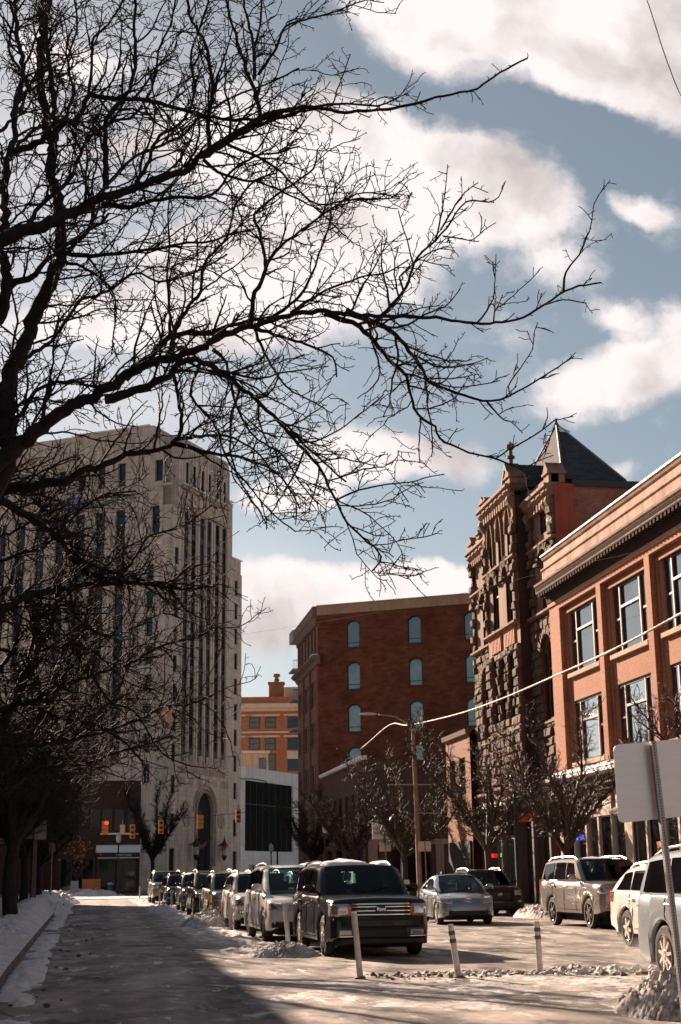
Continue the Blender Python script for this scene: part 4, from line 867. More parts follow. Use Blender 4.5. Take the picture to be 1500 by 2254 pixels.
# ------------------------------------------------------------------ white modern building with dark glass wall
B6 = empty('white_building', (26, 216, 0), 'low white panelled building with a huge black glass wall right of the tower', 'building')
w = MB(fr_); wall(w, 21.45, 52, 0, 16.8, [(23.2, 39.8, 5.1, 14.9), (24.5, 26.5, 1.2, 3.2), (28, 30, 1.2, 3.2)], .3, d=-.4); w.face([(21.45, -.4, 16.8), (52, -.4, 16.8), (52, -20, 16.8), (21.45, -20, 16.8)])
w.build('wall', stone('white_panel', (.76, .74, .75), (.84, .82, .82), block=(2.2, 1.9), streak=.15, bump=.05), B6)
q = MB(fr_); q.face([(23.2, -.65, 5.1), (39.8, -.65, 5.1), (39.8, -.65, 14.9), (23.2, -.65, 14.9)]); gp = q.build('glass_wall', glass('black_glass', (.004, .005, .006), .02, .03, fk=.08, wob=.3, gcol=(.3, .32, .32)), B6)
q = MB(fr_)
for s in np.arange(25.3, 39.7, 2.1): q.box(s - .03, s + .03, -.648, -.6, 5.1, 14.9)
q.box(23.2, 39.8, -.648, -.61, 11.6, 11.68); q.build('mullion', simple('black_mullion', (.015, .017, .018), .4), gp)
for h in ((24.5, 26.5), (28, 30)): window(B6, fr_, h[0] + .01, h[1] - .01, 1.21, 3.19, -.55, M_DARKF, M_GLR, .1)
# ------------------------------------------------------------------ far orange brick block with cream cornice
YF = 262.0; kf = YF / 240
AF = R(9)
FC = np.array([22.05 * kf, YF, 0.0])
ff = lambda s, d, z: (FC[0] - 6 + cos(AF) * s - sin(AF) * d, FC[1] - sin(AF) * s - cos(AF) * d + 1, z)
B7 = empty('brick_block', (FC[0] + 8, YF + 8, 0), 'far orange brick block with cream cornice and paired windows, behind the white building', 'building')
w = MB(ff); h7 = []
zr = lambda z: (z - 1.46) * kf + 1.46
for s in (7.6, 10.5, 14.6, 17.5, 2.6): 
    for z0, z1 in ((zr(25.7), zr(27.6)), (zr(22.1), zr(24.1)), (zr(18.6), zr(21.5)), (zr(15), zr(17.5))): h7.append((s, s + 2.1, z0, z1))
wall(w, 0, 30, 0, zr(31.0), h7, .35); w.face([(0, 0, zr(31)), (30, 0, zr(31)), (30, -14, zr(31)), (0, -14, zr(31))])
w.build('wall', brick('bright_orange_brick', (.42, .15, .075), (.48, .19, .1), (.42, .25, .16), w=.5, h=.2, stain=.15), B7)
c = MB(ff); c.prism([(-.1, zr(28.5)), (.3, zr(28.6)), (.4, zr(28.9)), (.9, zr(29.1)), (1.0, zr(29.8)), (-.1, zr(29.95))], -.2, 30); c.box(0, 30, .0, .25, zr(24.9), zr(25.2))
for s in (7.0, 14.0, 2.0): 
    for z in (27.75, 24.2): c.box(s, s + 6.3, .0, .3, zr(z), zr(z + .3))
for s in (14.6, 17.5): c.box(s, s + 2.1, -.2, .05, zr(20.6), zr(21.9))
c.build('cornice', stone('bright_cream', (.66, .52, .40), (.74, .60, .48), streak=.1), B7)
for h in h7: window(B7, ff, h[0] + .01, h[1] - .01, h[2] + .01, h[3] - .01, -.2, M_DARKF, M_TGLB, .16, mull=() if h[0] else (), trans=(.55,))
c = MB(ff); c.box(11.2, 13.9, -4, -1.5, zr(31), zr(33.4)); c.box(11.0, 14.1, -4.1, -1.4, zr(33.4), zr(33.7)); c.lathe([(.3, 0), (.55, .5), (.3, .9), (.7, 1.2), (.6, 1.6), (.2, 1.7)], (12.6, -2.7, zr(33.7)), 10); ch = c.build('chimney', M_DBRICK, B7)
c = MB(ff); c.box(13.4, 21, -9, -5, zr(31), zr(33.2)); c.build('penthouse', stone('cream_render', (.5, .46, .43), (.58, .54, .5)), B7)
c = MB(ff); c.box(16.5, 20.5, -5, -4.9, zr(31.6), zr(32.5)); c.build('penthouse_window', M_TGLB, B7)
# low cream annexe above the white building
B8 = empty('cream_annexe', (25, 228, 0), 'small cream rendered annexe rising behind the white building', 'building')
fa = lambda s, d, z: (22.0 * 228 / 240 + s - 5, 228 - d, z)
c = MB(fa); wall(c, 0, 9.5, 0, 20.6, [(8.0, 9.2, 17.2, 19.9)], .3); c.face([(9.5, 0, 0), (9.5, -8, 0), (9.5, -8, 20.6), (9.5, 0, 20.6)]); c.build('wall', stone('cream_wall', (.50, .36, .26), (.56, .42, .31)), B8)
c = MB(fa); c.box(-.2, 9.7, -8, .2, 20.6, 21.0); c.build('roof', stone('cream_wall_trim', (.6, .5, .42), (.66, .56, .48)), B8)
window(B8, fa, 8.02, 9.18, 17.22, 19.88, -.15, M_DARKF, M_TGLB, .1, mull=(.5,))
# balcony block behind the corner of the brick block
B9 = empty('balcony_block', (27, 178, 0), 'white balconied apartment block peeping out behind the brick block', 'building')
bx0 = at_y(658, 1500, 172)[0]; zt_ = at_y(650, 1386, 172)[2]
c = MB(); c.box(bx0 + 1.3, bx0 + 14, 172, 176, 0, zt_ - 1.6); c.box(bx0 - .9, bx0 + 14, 171, 174, zt_ - 1.6, zt_ - .2); c.build('wall', stone('pale_render', (.5, .47, .46), (.58, .55, .54)), B9)
for k in range(3):
    z = zt_ - 5.1 - k * 3.6; c = MB(); c.box(bx0 - .85, bx0 + 1, 171, 175, z, z + .18); b_ = c.build('balcony', MC['pale_render'], B9)
    c = MB(); c.box(bx0 - .83, bx0 + .9, 171.0, 171.05, z + 1.15, z + 1.22)
    for s in np.arange(bx0 - .82, bx0 + .9, .2): c.box(s, s + .03, 171.01, 171.04, z + .18, z + 1.15)
    c.build('railing', M_DARKF, b_)
# ------------------------------------------------------------------ brown brick house with shopfront across the junction
B10 = empty('brick_shop_building', (0, 146, 0), 'dark brown brick shop building with white awning left of the tower', 'building')
fg = lambda s, d, z: (s, 140 - d, z)
w = MB(fg); h10 = [(s, s + .75, 6.0, 8.0) for s in np.arange(-3.6, 3.0, 1.15)]
wall(w, -4.4, 3.35, .13, 10.6, h10 + [(-4.0, -.9, .4, 3.4), (-.5, 3.0, .4, 3.3)], .3); w.face([(-4.4, -.01, 10.6), (3.35, -.01, 10.6), (3.35, -12, 10.6), (-4.4, -12, 10.6)]); w.face([(3.35, 0, 0), (3.35, -12, 0), (3.35, -12, 10.6), (3.35, 0, 10.6)])
w.build('wall', brick('umber_brick', (.055, .028, .02), (.08, .04, .027), (.05, .035, .028), w=.3, h=.1, stain=.3), B10)
for h in h10: window(B10, fg, h[0] + .01, h[1] - .01, h[2] + .01, h[3] - .01, -.15, M_DARKF, M_GLD, .07, trans=(.5,))
for h in ((-4.0, -.9, .4, 3.4), (-.5, 3.0, .4, 3.3)): window(B10, fg, h[0] + .01, h[1] - .01, h[2] + .01, h[3] - .01, -.2, M_DARKF, M_GLD, .07, mull=(.33, .66), name='display_window')
c = MB(fg); c.prism([(.0, 4.15), (.9, 3.85), (.95, 3.4), (.0, 3.4)], -.6, 3.3); aw = c.build('awning', simple('black_awning', (.02, .02, .022), .7), B10)
c = MB(fg); c.prism([(.0, 4.6), (.3, 4.5), (.95, 3.98), (.93, 3.88), (.0, 4.2)], -.75, 3.4); c.box(-.6, 3.3, .952, .98, 3.36, 3.43); c.build('awning_snow', M_ICE, aw)
lettering('MARTYORD', .27, (1.85, 140 - .965, 3.63), (1, 0, 0), (0, 0, 1), M_ICE, aw, 'lettering', .01)
c = MB(fg); c.box(-.4, 3.2, .0, .3, 5.55, 5.7); c.build('snow_ledge', M_ICE, B10)
# further dark block filling the street end behind
B11 = empty('dark_block', (-8, 160, 0), 'dark brown block closing the far left end of the street', 'building')
w = MB(lambda s, d, z: (s, 150 - d, z)); h11 = [(s, s + 1.2, z, z + 1.9) for s in np.arange(-23, -3, 2.4) for z in (5, 9)]
wall(w, -26, -1.8, 0, 12.8, h11, .3); w.face([(-26, 0, 12.8), (-1.8, 0, 12.8), (-1.8, -20, 12.8), (-26, -20, 12.8)]); w.face([(-1.8, 0, 0), (-1.8, -20, 0), (-1.8, -20, 12.8), (-1.8, 0, 12.8)]); w.build('wall', MC['umber_brick'], B11)
for h in h11: window(B11, lambda s, d, z: (s, 150 - d, z), h[0] + .01, h[1] - .01, h[2] + .01, h[3] - .01, -.15, M_DARKF, M_GLD, .1)

# ------------------------------------------------------------------ left-hand row
def row_building(y0, y1, h, mat, label, fx=-7.6, floors=3):
    b = empty('shop_building', (fx - 5, (y0 + y1) / 2, 0), label, 'building')
    f = lambda s, d, z: (fx + d, s, z)
    w = MB(f); hh = []; n = int((y1 - y0) / 2.6)
    for i in range(n):
        s = y0 + .8 + i * (y1 - y0 - 1.0) / n
        for k in range(1, floors): hh.append((s, s + 1.15, 1.0 + k * 3.7 + .5, 1.0 + k * 3.7 + 2.5))
    gs = []; s = y0 + .5
    while s < y1 - 3: gs.append((s, s + 2.6, .6, 3.3)); s += 3.1
    hh = [q for q in hh if q[3] < h - .5]
    wall(w, y0, y1, .13, h, hh + gs, .25)
    w.face([(y0, 0, 0), (y0, -12, 0), (y0, -12, h), (y0, 0, h)]); w.face([(y1, 0, 0), (y1, -12, 0), (y1, -12, h), (y1, 0, h)]); w.face([(y0, -12, 0), (y1, -12, 0), (y1, -12, h), (y0, -12, h)]); w.face([(y0, 0, h), (y1, 0, h), (y1, -12, h), (y0, -12, h)])
    w.build('wall', mat, b)
    for q in hh: window(b, f, q[0] + .01, q[1] - .01, q[2] + .01, q[3] - .01, -.14, M_DARKF, M_GLD, .08, trans=(.5,))
    for q in gs: window(b, f, q[0] + .01, q[1] - .01, q[2] + .01, q[3] - .01, -.14, M_DARKF, M_GLD, .08, mull=(.5,), name='display_window')
    c = MB(f); c.prism([(-.3, h), (.3, h), (.4, h + .25), (.4, h + .5), (-.3, h + .55)], y0, y1); c.prism([(0, 3.6), (.2, 3.65), (.3, 3.95), (0, 4.0)], y0 + .1, y1 - .1); c.build('cornice', M_DARKF, b)
    return b
M_LB1 = brick('plum_brick', (.17, .075, .055), (.22, .1, .07), (.16, .11, .09)); 
row_building(-14, 14, 10.6, M_LB1, 'plum brick shop building nearest the camera on the left pavement')
row_building(14.02, 34, 12.4, M_DBRICK, 'taller brown brick shop building second along the left pavement', floors=3)
row_building(34.02, 58, 9.9, MC['umber_brick'], 'umber brick shop building third along the left pavement')
row_building(58.02, 82, 11.2, M_LB1, 'plum brick shop building fourth along the left pavement')
row_building(82.02, 106, 11.2, stone('pinkish_render', (.30, .22, .20), (.38, .28, .25)), 'pinkish rendered shop building at the end of the left pavement')

# unseen street fronts added behind the camera to cut sky light and reflections
row_building(-48, -14.02, 13.0, M_DBRICK, 'unseen brown brick shop building added behind the camera on the left pavement')
def unseen_row(y0, y1, h, mat, label):
    b = empty('shop_building', (XR + 6, (y0 + y1) / 2, 0), label, 'building'); w = MB(FR); hh = []
    s = y0 + 1
    while s < y1 - 3:
        hh += [(s, s + 2.2, .7, 3.5)] + [(s + .3, s + 1.7, 1.2 + 3.8 * k, 3.4 + 3.8 * k) for k in (1, 2)]; s += 3.4
    wall(w, y0, y1, .13, h, hh, .25)
    for yy_ in (y0, y1): w.face([(yy_, 0, 0), (yy_, -14, 0), (yy_, -14, h), (yy_, 0, h)])
    w.face([(y0, 0, h), (y1, 0, h), (y1, -14, h), (y0, -14, h)]); w.face([(y0, -14, 0), (y1, -14, 0), (y1, -14, h), (y0, -14, h)]); w.build('wall', mat, b)
    for i, q in enumerate(hh): window(b, FR, q[0] + .01, q[1] - .01, q[2] + .01, q[3] - .01, -.14, M_DARKF, M_GLD, .08)
unseen_row(-12, 25.9, 14.0, M_DBRICK, 'unseen brown brick shop building added beside the camera on the right pavement')

# ------------------------------------------------------------------ cars (local: front bumper at y = 0, tail at +y, x across)
M_TYRE = simple('tyre_rubber', (.026, .023, .021), .8, var=.4, scale=5, bump=.4)
M_RIM = simple('alloy', (.66, .62, .58), .35, metal=.6); M_RIMD = simple('dark_alloy', (.22, .2, .19), .35, metal=.8)
M_CHROME = simple('chrome', (.82, .82, .82), .1, metal=1.0, var=.02); M_PLAST = simple('black_plastic', (.009, .009, .009), .55, var=.3)
M_LAMP = glass('head_lamp', (.30, .29, .28), .30, .05); M_AMBER = simple('amber_lens', (.55, .14, .02), .15); M_RED = simple('red_lens', (.34, .035, .02), .2)
M_CGL = clearglass('windscreen_glass', (.50, .66, .64), .7, .01); M_CGS = glass('side_glass', (.006, .006, .008), .05, .02, fk=.28, wob=.0)
M_SEAT = simple('seat_cloth', (.03, .03, .032), .9)

M_LINER = simple('cabin_lining', (.02, .02, .02), .9); M_SEATL = simple('seat_fabric', (.045, .042, .042), .9)
def interp(tab, y): return float(np.interp(y, [a for a, b in tab], [b for a, b in tab]))
def car(label, cat, loc, rz, Pm, group='cars lined up along the street'):
    L, Wd, H = Pm['L'], Pm['W'], Pm['H']; hw = Wd / 2
    r = Pm.get('r', .36); fa, ra = Pm.get('fa', .92), Pm.get('fa', .92) + Pm['wb']
    mb = Pm['paint']; root = empty('parked_car' if not Pm.get('drive') else 'car', loc, label, cat, group, rz)
    top, plan = Pm['top'], Pm['plan']; sill = Pm.get('sill', .26); AR = r + .065
    ys = set(np.linspace(0, L, 34)) | {0.0, .03, .07, .12, .18, .26, L - .03, L - .08, L - .16}
    for c in (fa, ra):
        for k in range(-9, 10): ys.add(c + AR * math.sin(k / 9 * pi / 2))
        ys.add(c - AR - .01); ys.add(c + AR + .01)
    ys = sorted(y for y in ys if 0 <= y <= L)
    def zb(y):
        z = sill + .10 * max(0, 1 - y / .35) * Pm.get('chin', 1) + .12 * max(0, 1 - (L - y) / .5)
        for c in (fa, ra):
            if abs(y - c) < AR: z = max(z, r + sqrt(AR * AR - (y - c) ** 2))
        return z
    def bw(y): return hw * interp(plan, y)
    tumble = Pm.get('tumble', .93); crown = Pm.get('crown', .035)
    def sect(y):
        w_, zt, z0 = bw(y), interp(top, y), zb(y); zt = max(zt, z0 + .1); hh = zt - z0
        fl = .015 * sum(math.exp(-((abs(y - c) - AR) / .12) ** 2) for c in (fa, ra))
        pts = [(w_ * .93, z0 + .0), (w_ * .985 + fl, z0 + .015), (w_ + fl, z0 + .30 * hh), (w_ * .985, z0 + .55 * hh), (w_ * .985, z0 + .72 * hh), (w_ * .965, zt - .09 * min(1, hh)), (w_ * tumble, zt - .025), (w_ * (tumble - .07), zt), (w_ * .5, zt + crown * .7), (0, zt + crown)]
        return pts
    b = MB(); prev = None; rows = []
    for y in ys:
        s = sect(y); row = [(x, y, z) for x, z in s] + [(-x, y, z) for x, z in s[-2::-1]]; rows.append(row)
    n = len(rows[0]); 
    for rr in rows: b.v += rr
    for i in range(len(rows) - 1):
        for j in range(n - 1): b.f.append((i * n + j, i * n + j + 1, (i + 1) * n + j + 1, (i + 1) * n + j)); b.m.append(0)
    b.f.append(tuple(range(n))); b.m.append(0); b.f.append(tuple((len(rows) - 1) * n + j for j in range(n))[::-1]); b.m.append(0)
    b.build('body', mb, root, smooth=38, local=True)
    u = MB(); u.box(-hw * .80, hw * .80, .12, L - .12, sill - .05, .62); u.box(-hw * .7, hw * .7, .3, L - .3, .17, sill)
    u.build('underbody', M_VOID, root, local=True)
    # cabin
    (yw0, zw0), (yw1, zw1), (yr1, zr1), (yt, zt0) = Pm['cabin']; wb_, wr_ = hw * Pm.get('wb_', .925), hw * Pm.get('wr_', .74)
    belt = interp(top, (yw0 + yt) / 2)
    def ztop(y):
        if y < yw1: return zw0 + (zw1 - zw0) * ((y - yw0) / (yw1 - yw0)) ** .92
        if y > yr1: return zt0 + (zr1 - zt0) * ((yt - y) / (yt - yr1)) ** .85
        t_ = (y - yw1) / (yr1 - yw1); return zw1 + (zr1 - zw1) * t_ + 4 * t_ * (1 - t_) * Pm.get('arc', .05)
    def cw(z, y):
        t_ = min(1, max(0, (z - belt + .02) / (H - belt))); return (wb_ + (wr_ - wb_) * t_ ** 1.15) * (1 - .05 * max(0, 1 - (y - yw0) / .5) - .05 * max(0, 1 - (yt - y) / .5))
    cy = sorted(set(np.linspace(yw0, yw1, 9)) | set(np.linspace(yw1, yr1, 12)) | set(np.linspace(yr1, yt, 8)))
    c = MB(); rows = []
    for y in cy:
        z = ztop(y); zbs = min(interp(top, y) - .05, z - .01); zs = [zbs, zbs + .5 * (z - .07 - zbs), z - .07, z - .025, z]
        s = [(cw(zs[0], y), zs[0]), (cw(zs[1], y), zs[1]), (cw(zs[2], y), max(zs[2], zbs)), (cw(z, y) - .035, max(zs[3], zbs)), (cw(z, y) - .10, z), (cw(z, y) * .45, z + .018), (0, z + .022)]
        rows.append([(x, y, q) for x, q in s] + [(-x, y, q) for x, q in s[-2::-1]])
    n = len(rows[0])
    for rr in rows: c.v += rr
    # real openings under the windscreen and the rear glass; dark lining and seats inside
    lin = MB(); lin.v = [(x * .965, y + (.03 if y < (yw0 + yt) / 2 else -.03), z - .03) for x, y, z in c.v]
    for i in range(len(rows) - 1):
        ym_ = (cy[i] + cy[i + 1]) / 2; op_ = (yw0 + .06 * (yw1 - yw0) < ym_ < yw1 - .02) or (yr1 + .02 < ym_ < yt - .25 * (yt - yr1))
        for j in range(n - 1):
            if op_ and 4 <= j <= n - 6: continue
            q4 = (i * n + j, i * n + j + 1, (i + 1) * n + j + 1, (i + 1) * n + j); c.f.append(q4); c.m.append(0); lin.f.append(q4); lin.m.append(0)
    c.build('roof', Pm.get('roofpaint', mb), root, smooth=35, local=True, fix=True)
    lin.build('lining', M_LINER, root, local=True, uv=False)
    st_ = MB(); st_.box(-hw * .8, hw * .8, yw0 + .55, yt - .2, belt - .30, belt - .26); st_.box(-hw * .82, hw * .82, yw0 + .12, yw0 + .62, belt - .22, belt - .03)
    st_.build('dashboard', M_LINER, root, local=True)
    for sx in (-1, 1):
        for yy_, hh_ in ((yw1 + .55, 0), (yw1 + 1.45, -.03)):
            if yy_ > yr1: continue
            q = MB(); q.box(sx * .38 - .24, sx * .38 + .24, yy_, yy_ + .14, belt - .3, belt + .22 + hh_); q.box(sx * .38 - .13, sx * .38 + .13, yy_ + .03, yy_ + .12, belt + .22 + hh_, belt + .42 + hh_); q.build('seat', M_SEATL, root, local=True)
    q = MB(); q.tube([(.38 + .18 * cos(t_), yw0 + .72 + .05 * sin(t_), belt - .02 + .18 * sin(t_)) for t_ in np.linspace(0, 2 * pi, 17)], .015, 5); q.build('steering_wheel', M_LINER, root, local=True)
    q = MB(); q.box(-.12, .12, yw1 - .12, yw1 - .09, zw1 - .14, zw1 - .07); q.build('rear_mirror', M_LINER, root, local=True)
    # windscreen and rear glass follow the cabin skin, a little proud
    def skin(y0, y1, m0, name, mat):
        gl = MB(); N = 9
        nrm = Vector((0, -(ztop(y1) - ztop(y0)), (y1 - y0))) if y1 > y0 else Vector((0, (ztop(y0) - ztop(y1)), (y0 - y1)))
        nrm = Vector((0, -(ztop(y1) - ztop(y0)) / (y1 - y0), 1)).normalized() * .012
        def fn(uu, vv):
            y = y0 + (y1 - y0) * vv; z = ztop(y); w_ = cw(z, y) - m0; x = uu * w_; zz = z + .022 * (1 - abs(uu) ** 1.5); return (x, y + nrm[1], zz + nrm[2])
        gl.grid(fn, np.linspace(-1, 1, N), np.linspace(0, 1, 7)); return gl.build(name, mat, root, smooth=60, local=True)
    k = (yw1 - yw0); ws = skin(yw0 + .03 * k, yw1 - .01 * k, .08, 'windscreen', M_CGL)
    wp = MB()
    for sx in (-1, 1): wp.tube([(sx * .12 - .35 * sx, yw0 + .02 * k, ztop(yw0 + .02 * k) + .05), (sx * .12 + .35, yw0 + .2 * k, ztop(yw0 + .2 * k) + .045)], .009, 4)
    wp.build('wiper', M_PLAST, ws, local=True)
    sb = MB()       # seat backs seen through the glass edge, dark
    k = (yt - yr1); skin(yr1 + .03 * k, yt - .22 * k, .08, 'rear_window', M_CGL)
    # side glass
    zlo, zhi = belt + .035, None
    for sx in (-1, 1):
        for (a0, a1, b0, b1) in Pm['side']:
            gl = MB(); N = 5
            def fn(uu, vv):
                y = (a0 + (a1 - a0) * uu) * (1 - vv) + (b0 + (b1 - b0) * uu) * vv
                zh = ztop(max(min(y, yt), yw0)) - .105; z = zlo + (max(zh, zlo + .03) - zlo) * vv
                return (sx * (cw(z, y) + .010), y, z)
            gl.grid(fn, np.linspace(0, 1, 6), np.linspace(0, 1, N)); gl.build('side_window', Pm.get('sglass', M_CGS), root, smooth=60, local=True)
    if Pm.get('trim'):
        for sx in (-1, 1):
            t_ = MB(); t_.tube([(sx * (cw(belt + .02, y) + .012), y, belt + .015) for y in np.linspace(yw0 + .35, yt - .25, 9)], .012, 4); t_.build('window_trim', M_CHROME, root, local=True)
    # door gaps and handles
    for sx in (-1, 1):
        dg = MB()
        for y in Pm['doors']:
            zz = np.linspace(max(sill + .06, zb(y) + .03), interp(top, y) - .05, 6)
            pts = []
            for z in zz:
                s = sect(y); xs_ = np.interp(z, [q[1] for q in s[1:7]], [q[0] for q in s[1:7]]); pts.append((sx * (xs_ + .001), y, z))
            dg.tube(pts, .008, 4)
        s0 = sect(Pm['doors'][0] + .5); dg.tube([(sx * (bw(y) * 1.0 + .002), y, sill + .11) for y in np.linspace(fa + AR + .08, ra - AR - .08, 8)], .007, 4)
        dg.build('door_gap', M_VOID, root, local=True)
        for y in Pm['doors'][1:]:
            if y > ra: continue
            s = sect(y - .2); z = s[5][1] - .08; x = np.interp(z, [q[1] for q in s[1:7]], [q[0] for q in s[1:7]])
            h = MB(); h.tube([(sx * (x - .01), y - .26, z), (sx * (x + .035), y - .23, z), (sx * (x + .04), y - .10, z), (sx * (x - .01), y - .07, z)], .016, 6); h.build('door_handle', Pm.get('handle', mb), root, local=True)
        # mirror
        m_ = MB(); ym = yw0 + .42; xm = cw(belt + .05, ym)
        m_.lathe([(.02, -.13), (.085, -.09), (.10, 0), (.095, .07), (.05, .10)], (sx * (xm + .16), ym, belt + .10), 10, axis='x'); m_.tube([(sx * (xm - .02), ym, belt + .02), (sx * (xm + .12), ym, belt + .06)], .03, 6)
        for q in range(len(m_.v)):
            v = m_.v[q]; m_.v[q] = (v[0], ym + (v[1] - ym) * .7, belt + .09 + (v[2] - belt - .09) * .85)
        mo = m_.build('mirror', Pm.get('mirror', mb), root, smooth=45, local=True)
    # rails
    if Pm.get('rails'):
        for sx in (-1, 1):
            t_ = MB(); yy_ = np.linspace(yw1 + .15, yr1 - .02, 9); pts = [(sx * (cw(ztop(y), y) - .09), y, ztop(y) + .055) for y in yy_]; pts[0] = (pts[0][0], pts[0][1], pts[0][2] - .06); pts[-1] = (pts[-1][0], pts[-1][1], pts[-1][2] - .06)
            t_.tube(pts, .02, 6); t_.build('roof_rail', Pm['rails'], root, smooth=50, local=True)
    # wheels
    for cy_, nm in ((fa, 'f'), (ra, 'r')):
        for sx in (-1, 1):
            wy = MB(); xo = sx * (hw - .02); tw = .22
            prof = [(r * .66, 0), (r * .70, -.015), (r * .93, -.012), (r * .985, -.035), (r, -.06), (r, -tw + .05), (r * .97, -tw + .015), (r * .6, -tw)]
            wy.lathe([(a, sx * h_) for a, h_ in prof], (xo, cy_, r), 30, axis='x', cap=False); wh = wy.build('wheel', M_TYRE, root, smooth=40, local=True)
            rm = MB(); R_ = r * .68
            rm.lathe([(R_, sx * .004), (R_, -sx * .02), (R_ * .93, -sx * .03), (R_ * .90, -sx * .09)], (xo, cy_, r), 30, axis='x', cap=False)
            rm.lathe([(.02, sx * .012), (.055, sx * .008), (.07, -sx * .03)], (xo, cy_, r), 12, axis='x')
            ns = Pm.get('spokes', 10)
            for q in range(ns):
                a = 2 * pi * q / ns + .2; wdt = Pm.get('spw', .022); d0, d1 = .05, R_ * .95
                pr_ = []
                for dd, wz, hx in ((d0, wdt * 1.3, .0), (d1, wdt * .8, -.012)):
                    for e in (-1, 1): pr_.append((dd * cos(a) - e * wz * sin(a), dd * sin(a) + e * wz * cos(a), hx))
                o4 = [pr_[0], pr_[1], pr_[3], pr_[2]]
                f_ = [(xo + sx * h3, cy_ + p1, r + p2) for p1, p2, h3 in o4]; bk = [(xo - sx * .045, cy_ + p1 * 1.0, r + p2) for p1, p2, h3 in o4]
                rm.face(f_)
                for e in range(4): rm.face([f_[e], f_[(e + 1) % 4], bk[(e + 1) % 4], bk[e]])
            rm.build('rim', Pm.get('rim', M_RIM), wh, smooth=30, local=True)
            dk = MB(); dk.lathe([(.01, -sx * .085), (R_ * .97, -sx * .085), (R_ * .97, -sx * .1)], (xo, cy_, r), 24, axis='x'); dk.build('brake_disc', simple('brake_iron', (.05, .045, .04), .6), wh, local=True)
            # arch lip lining
            if Pm.get('cladding'):
                al = MB(); al.tube([(sx * (bw(cy_ + (AR) * math.sin(t_)) + .012), cy_ + (AR + .01) * math.sin(t_), r + (AR + .01) * cos(t_)) for t_ in np.linspace(-1.45, 1.45, 15)], .03, 5); al.build('arch_cladding', M_PLAST, root, local=True)
    # ---- face
    def patch(name, mat, x0, x1, z0, z1, out=.012, mir=False, par=None, yb=None, slope=0.0, curve=1.0, taper=0.0):
        """panel wrapped round the nose between x0..x1, z0..z1 (x may pass the corner)"""
        o = None
        for sx in ((1, -1) if mir else (1,)):
            q = MB(); nu = 9
            def fn(uu, vv):
                x = x0 + (x1 - x0) * uu; z = z0 + taper * uu + (z1 - z0 - taper * uu) * vv + slope * uu
                ax = abs(x); y = 0
                for yy_ in np.linspace(0, 1.0, 41):        # find where the plan outline reaches |x|
                    if bw(yy_) * .985 >= ax: y = yy_; break
                else: y = 1.0
                zt_ = interp(top, 0)
                if z > zt_: # lean back with the bonnet line
                    for yy_ in np.linspace(0, 1.0, 41):
                        if interp(top, yy_) >= z: y = max(y, yy_); break
                return (sx * x, y - out, z)
            q.grid(fn, np.linspace(0, 1, nu), np.linspace(0, 1, 5)); 
            o = q.build(name, mat, par or root, smooth=50, local=True)
            if o and True:
                md = o.modifiers.new('s', 'SOLIDIFY'); md.thickness = .02; md.offset = 0
        return o
    Pm['face'](patch, root, Pm, dict(bw=bw, top=top, hw=hw, L=L, interp=interp))
    # tail lights
    tl = Pm.get('tail', (.85, 1.15)); 
    for sx in (-1, 1):
        q = MB(); yl = L - .12; q.grid(lambda uu, vv: (sx * (bw(yl + .1 * uu) * (.99) + .012), L - .20 + .18 * uu, tl[0] + (tl[1] - tl[0]) * vv), np.linspace(0, 1, 4), np.linspace(0, 1, 3)); q.build('tail_light', M_RED, root, local=True)
    return root
def block(name, mat, root, x0, x1, y0, y1, z0, z1, rnd=.0):
    q = MB(); q.box(x0, x1, y0, y1, z0, z1); return q.build(name, mat, root, local=True)

# ---- faces
def face_boxy(patch, root, P, K):
    """black boxy crossover: wide three-bar grille, square lamps"""
    patch('headlight', M_LAMP, .60, .93, .74, .96, .02, True); patch('indicator', M_AMBER, .555, .60, .75, .95, .022, True)
    g_ = patch('grille', M_PLAST, -.55, .55, .735, .965, .012)
    for z in (.755, .825, .895, .948): patch('bar', M_CHROME, -.55, .55, z, z + .022, .035, par=g_)
    e = MB(); e.lathe([(.115, 0), (.12, .012), (.10, .02)], (0, -.06, .865), 24, axis='y')
    for i in range(len(e.v)): v = e.v[i]; e.v[i] = (v[0] * 1.0, -.055 - (v[1] + .06), .865 + (v[2] - .865) * .5)
    eo = e.build('emblem', simple('emblem_blue', (.02, .03, .12), .25), g_, local=True)
    lettering('Ford', .085, (0, -.078, .862), (1, 0, 0), (0, 0, 1), M_CHROME, eo, 'emblem_lettering', .002, .002, loc=0)
    patch('lower_grille', M_PLAST, -.48, .48, .34, .52, .012); patch('bumper_bar', P['paint'], -.9, .9, .53, .69, .03); patch('fog_light', M_LAMP, .55, .80, .40, .50, .022, True)
    patch('fog_trim', M_CHROME, .52, .83, .375, .39, .026, True); patch('chin', M_PLAST, -.88, .88, .24, .34, .014)
def face_van(patch, root, P, K):
    patch('headlight', M_LAMP, .50, .93, .70, .86, .014, True, slope=.04); g_ = patch('grille', M_PLAST, -.5, .5, .72, .84, .014)
    for z in (.735, .80): patch('bar', M_CHROME, -.5, .5, z, z + .018, .03, par=g_)
    patch('lower_grille', M_PLAST, -.5, .5, .30, .47, .012, taper=.0); patch('fog_recess', M_PLAST, .62, .88, .34, .47, .014, True); patch('emblem', M_CHROME, -.1, .1, .845, .865, .03)
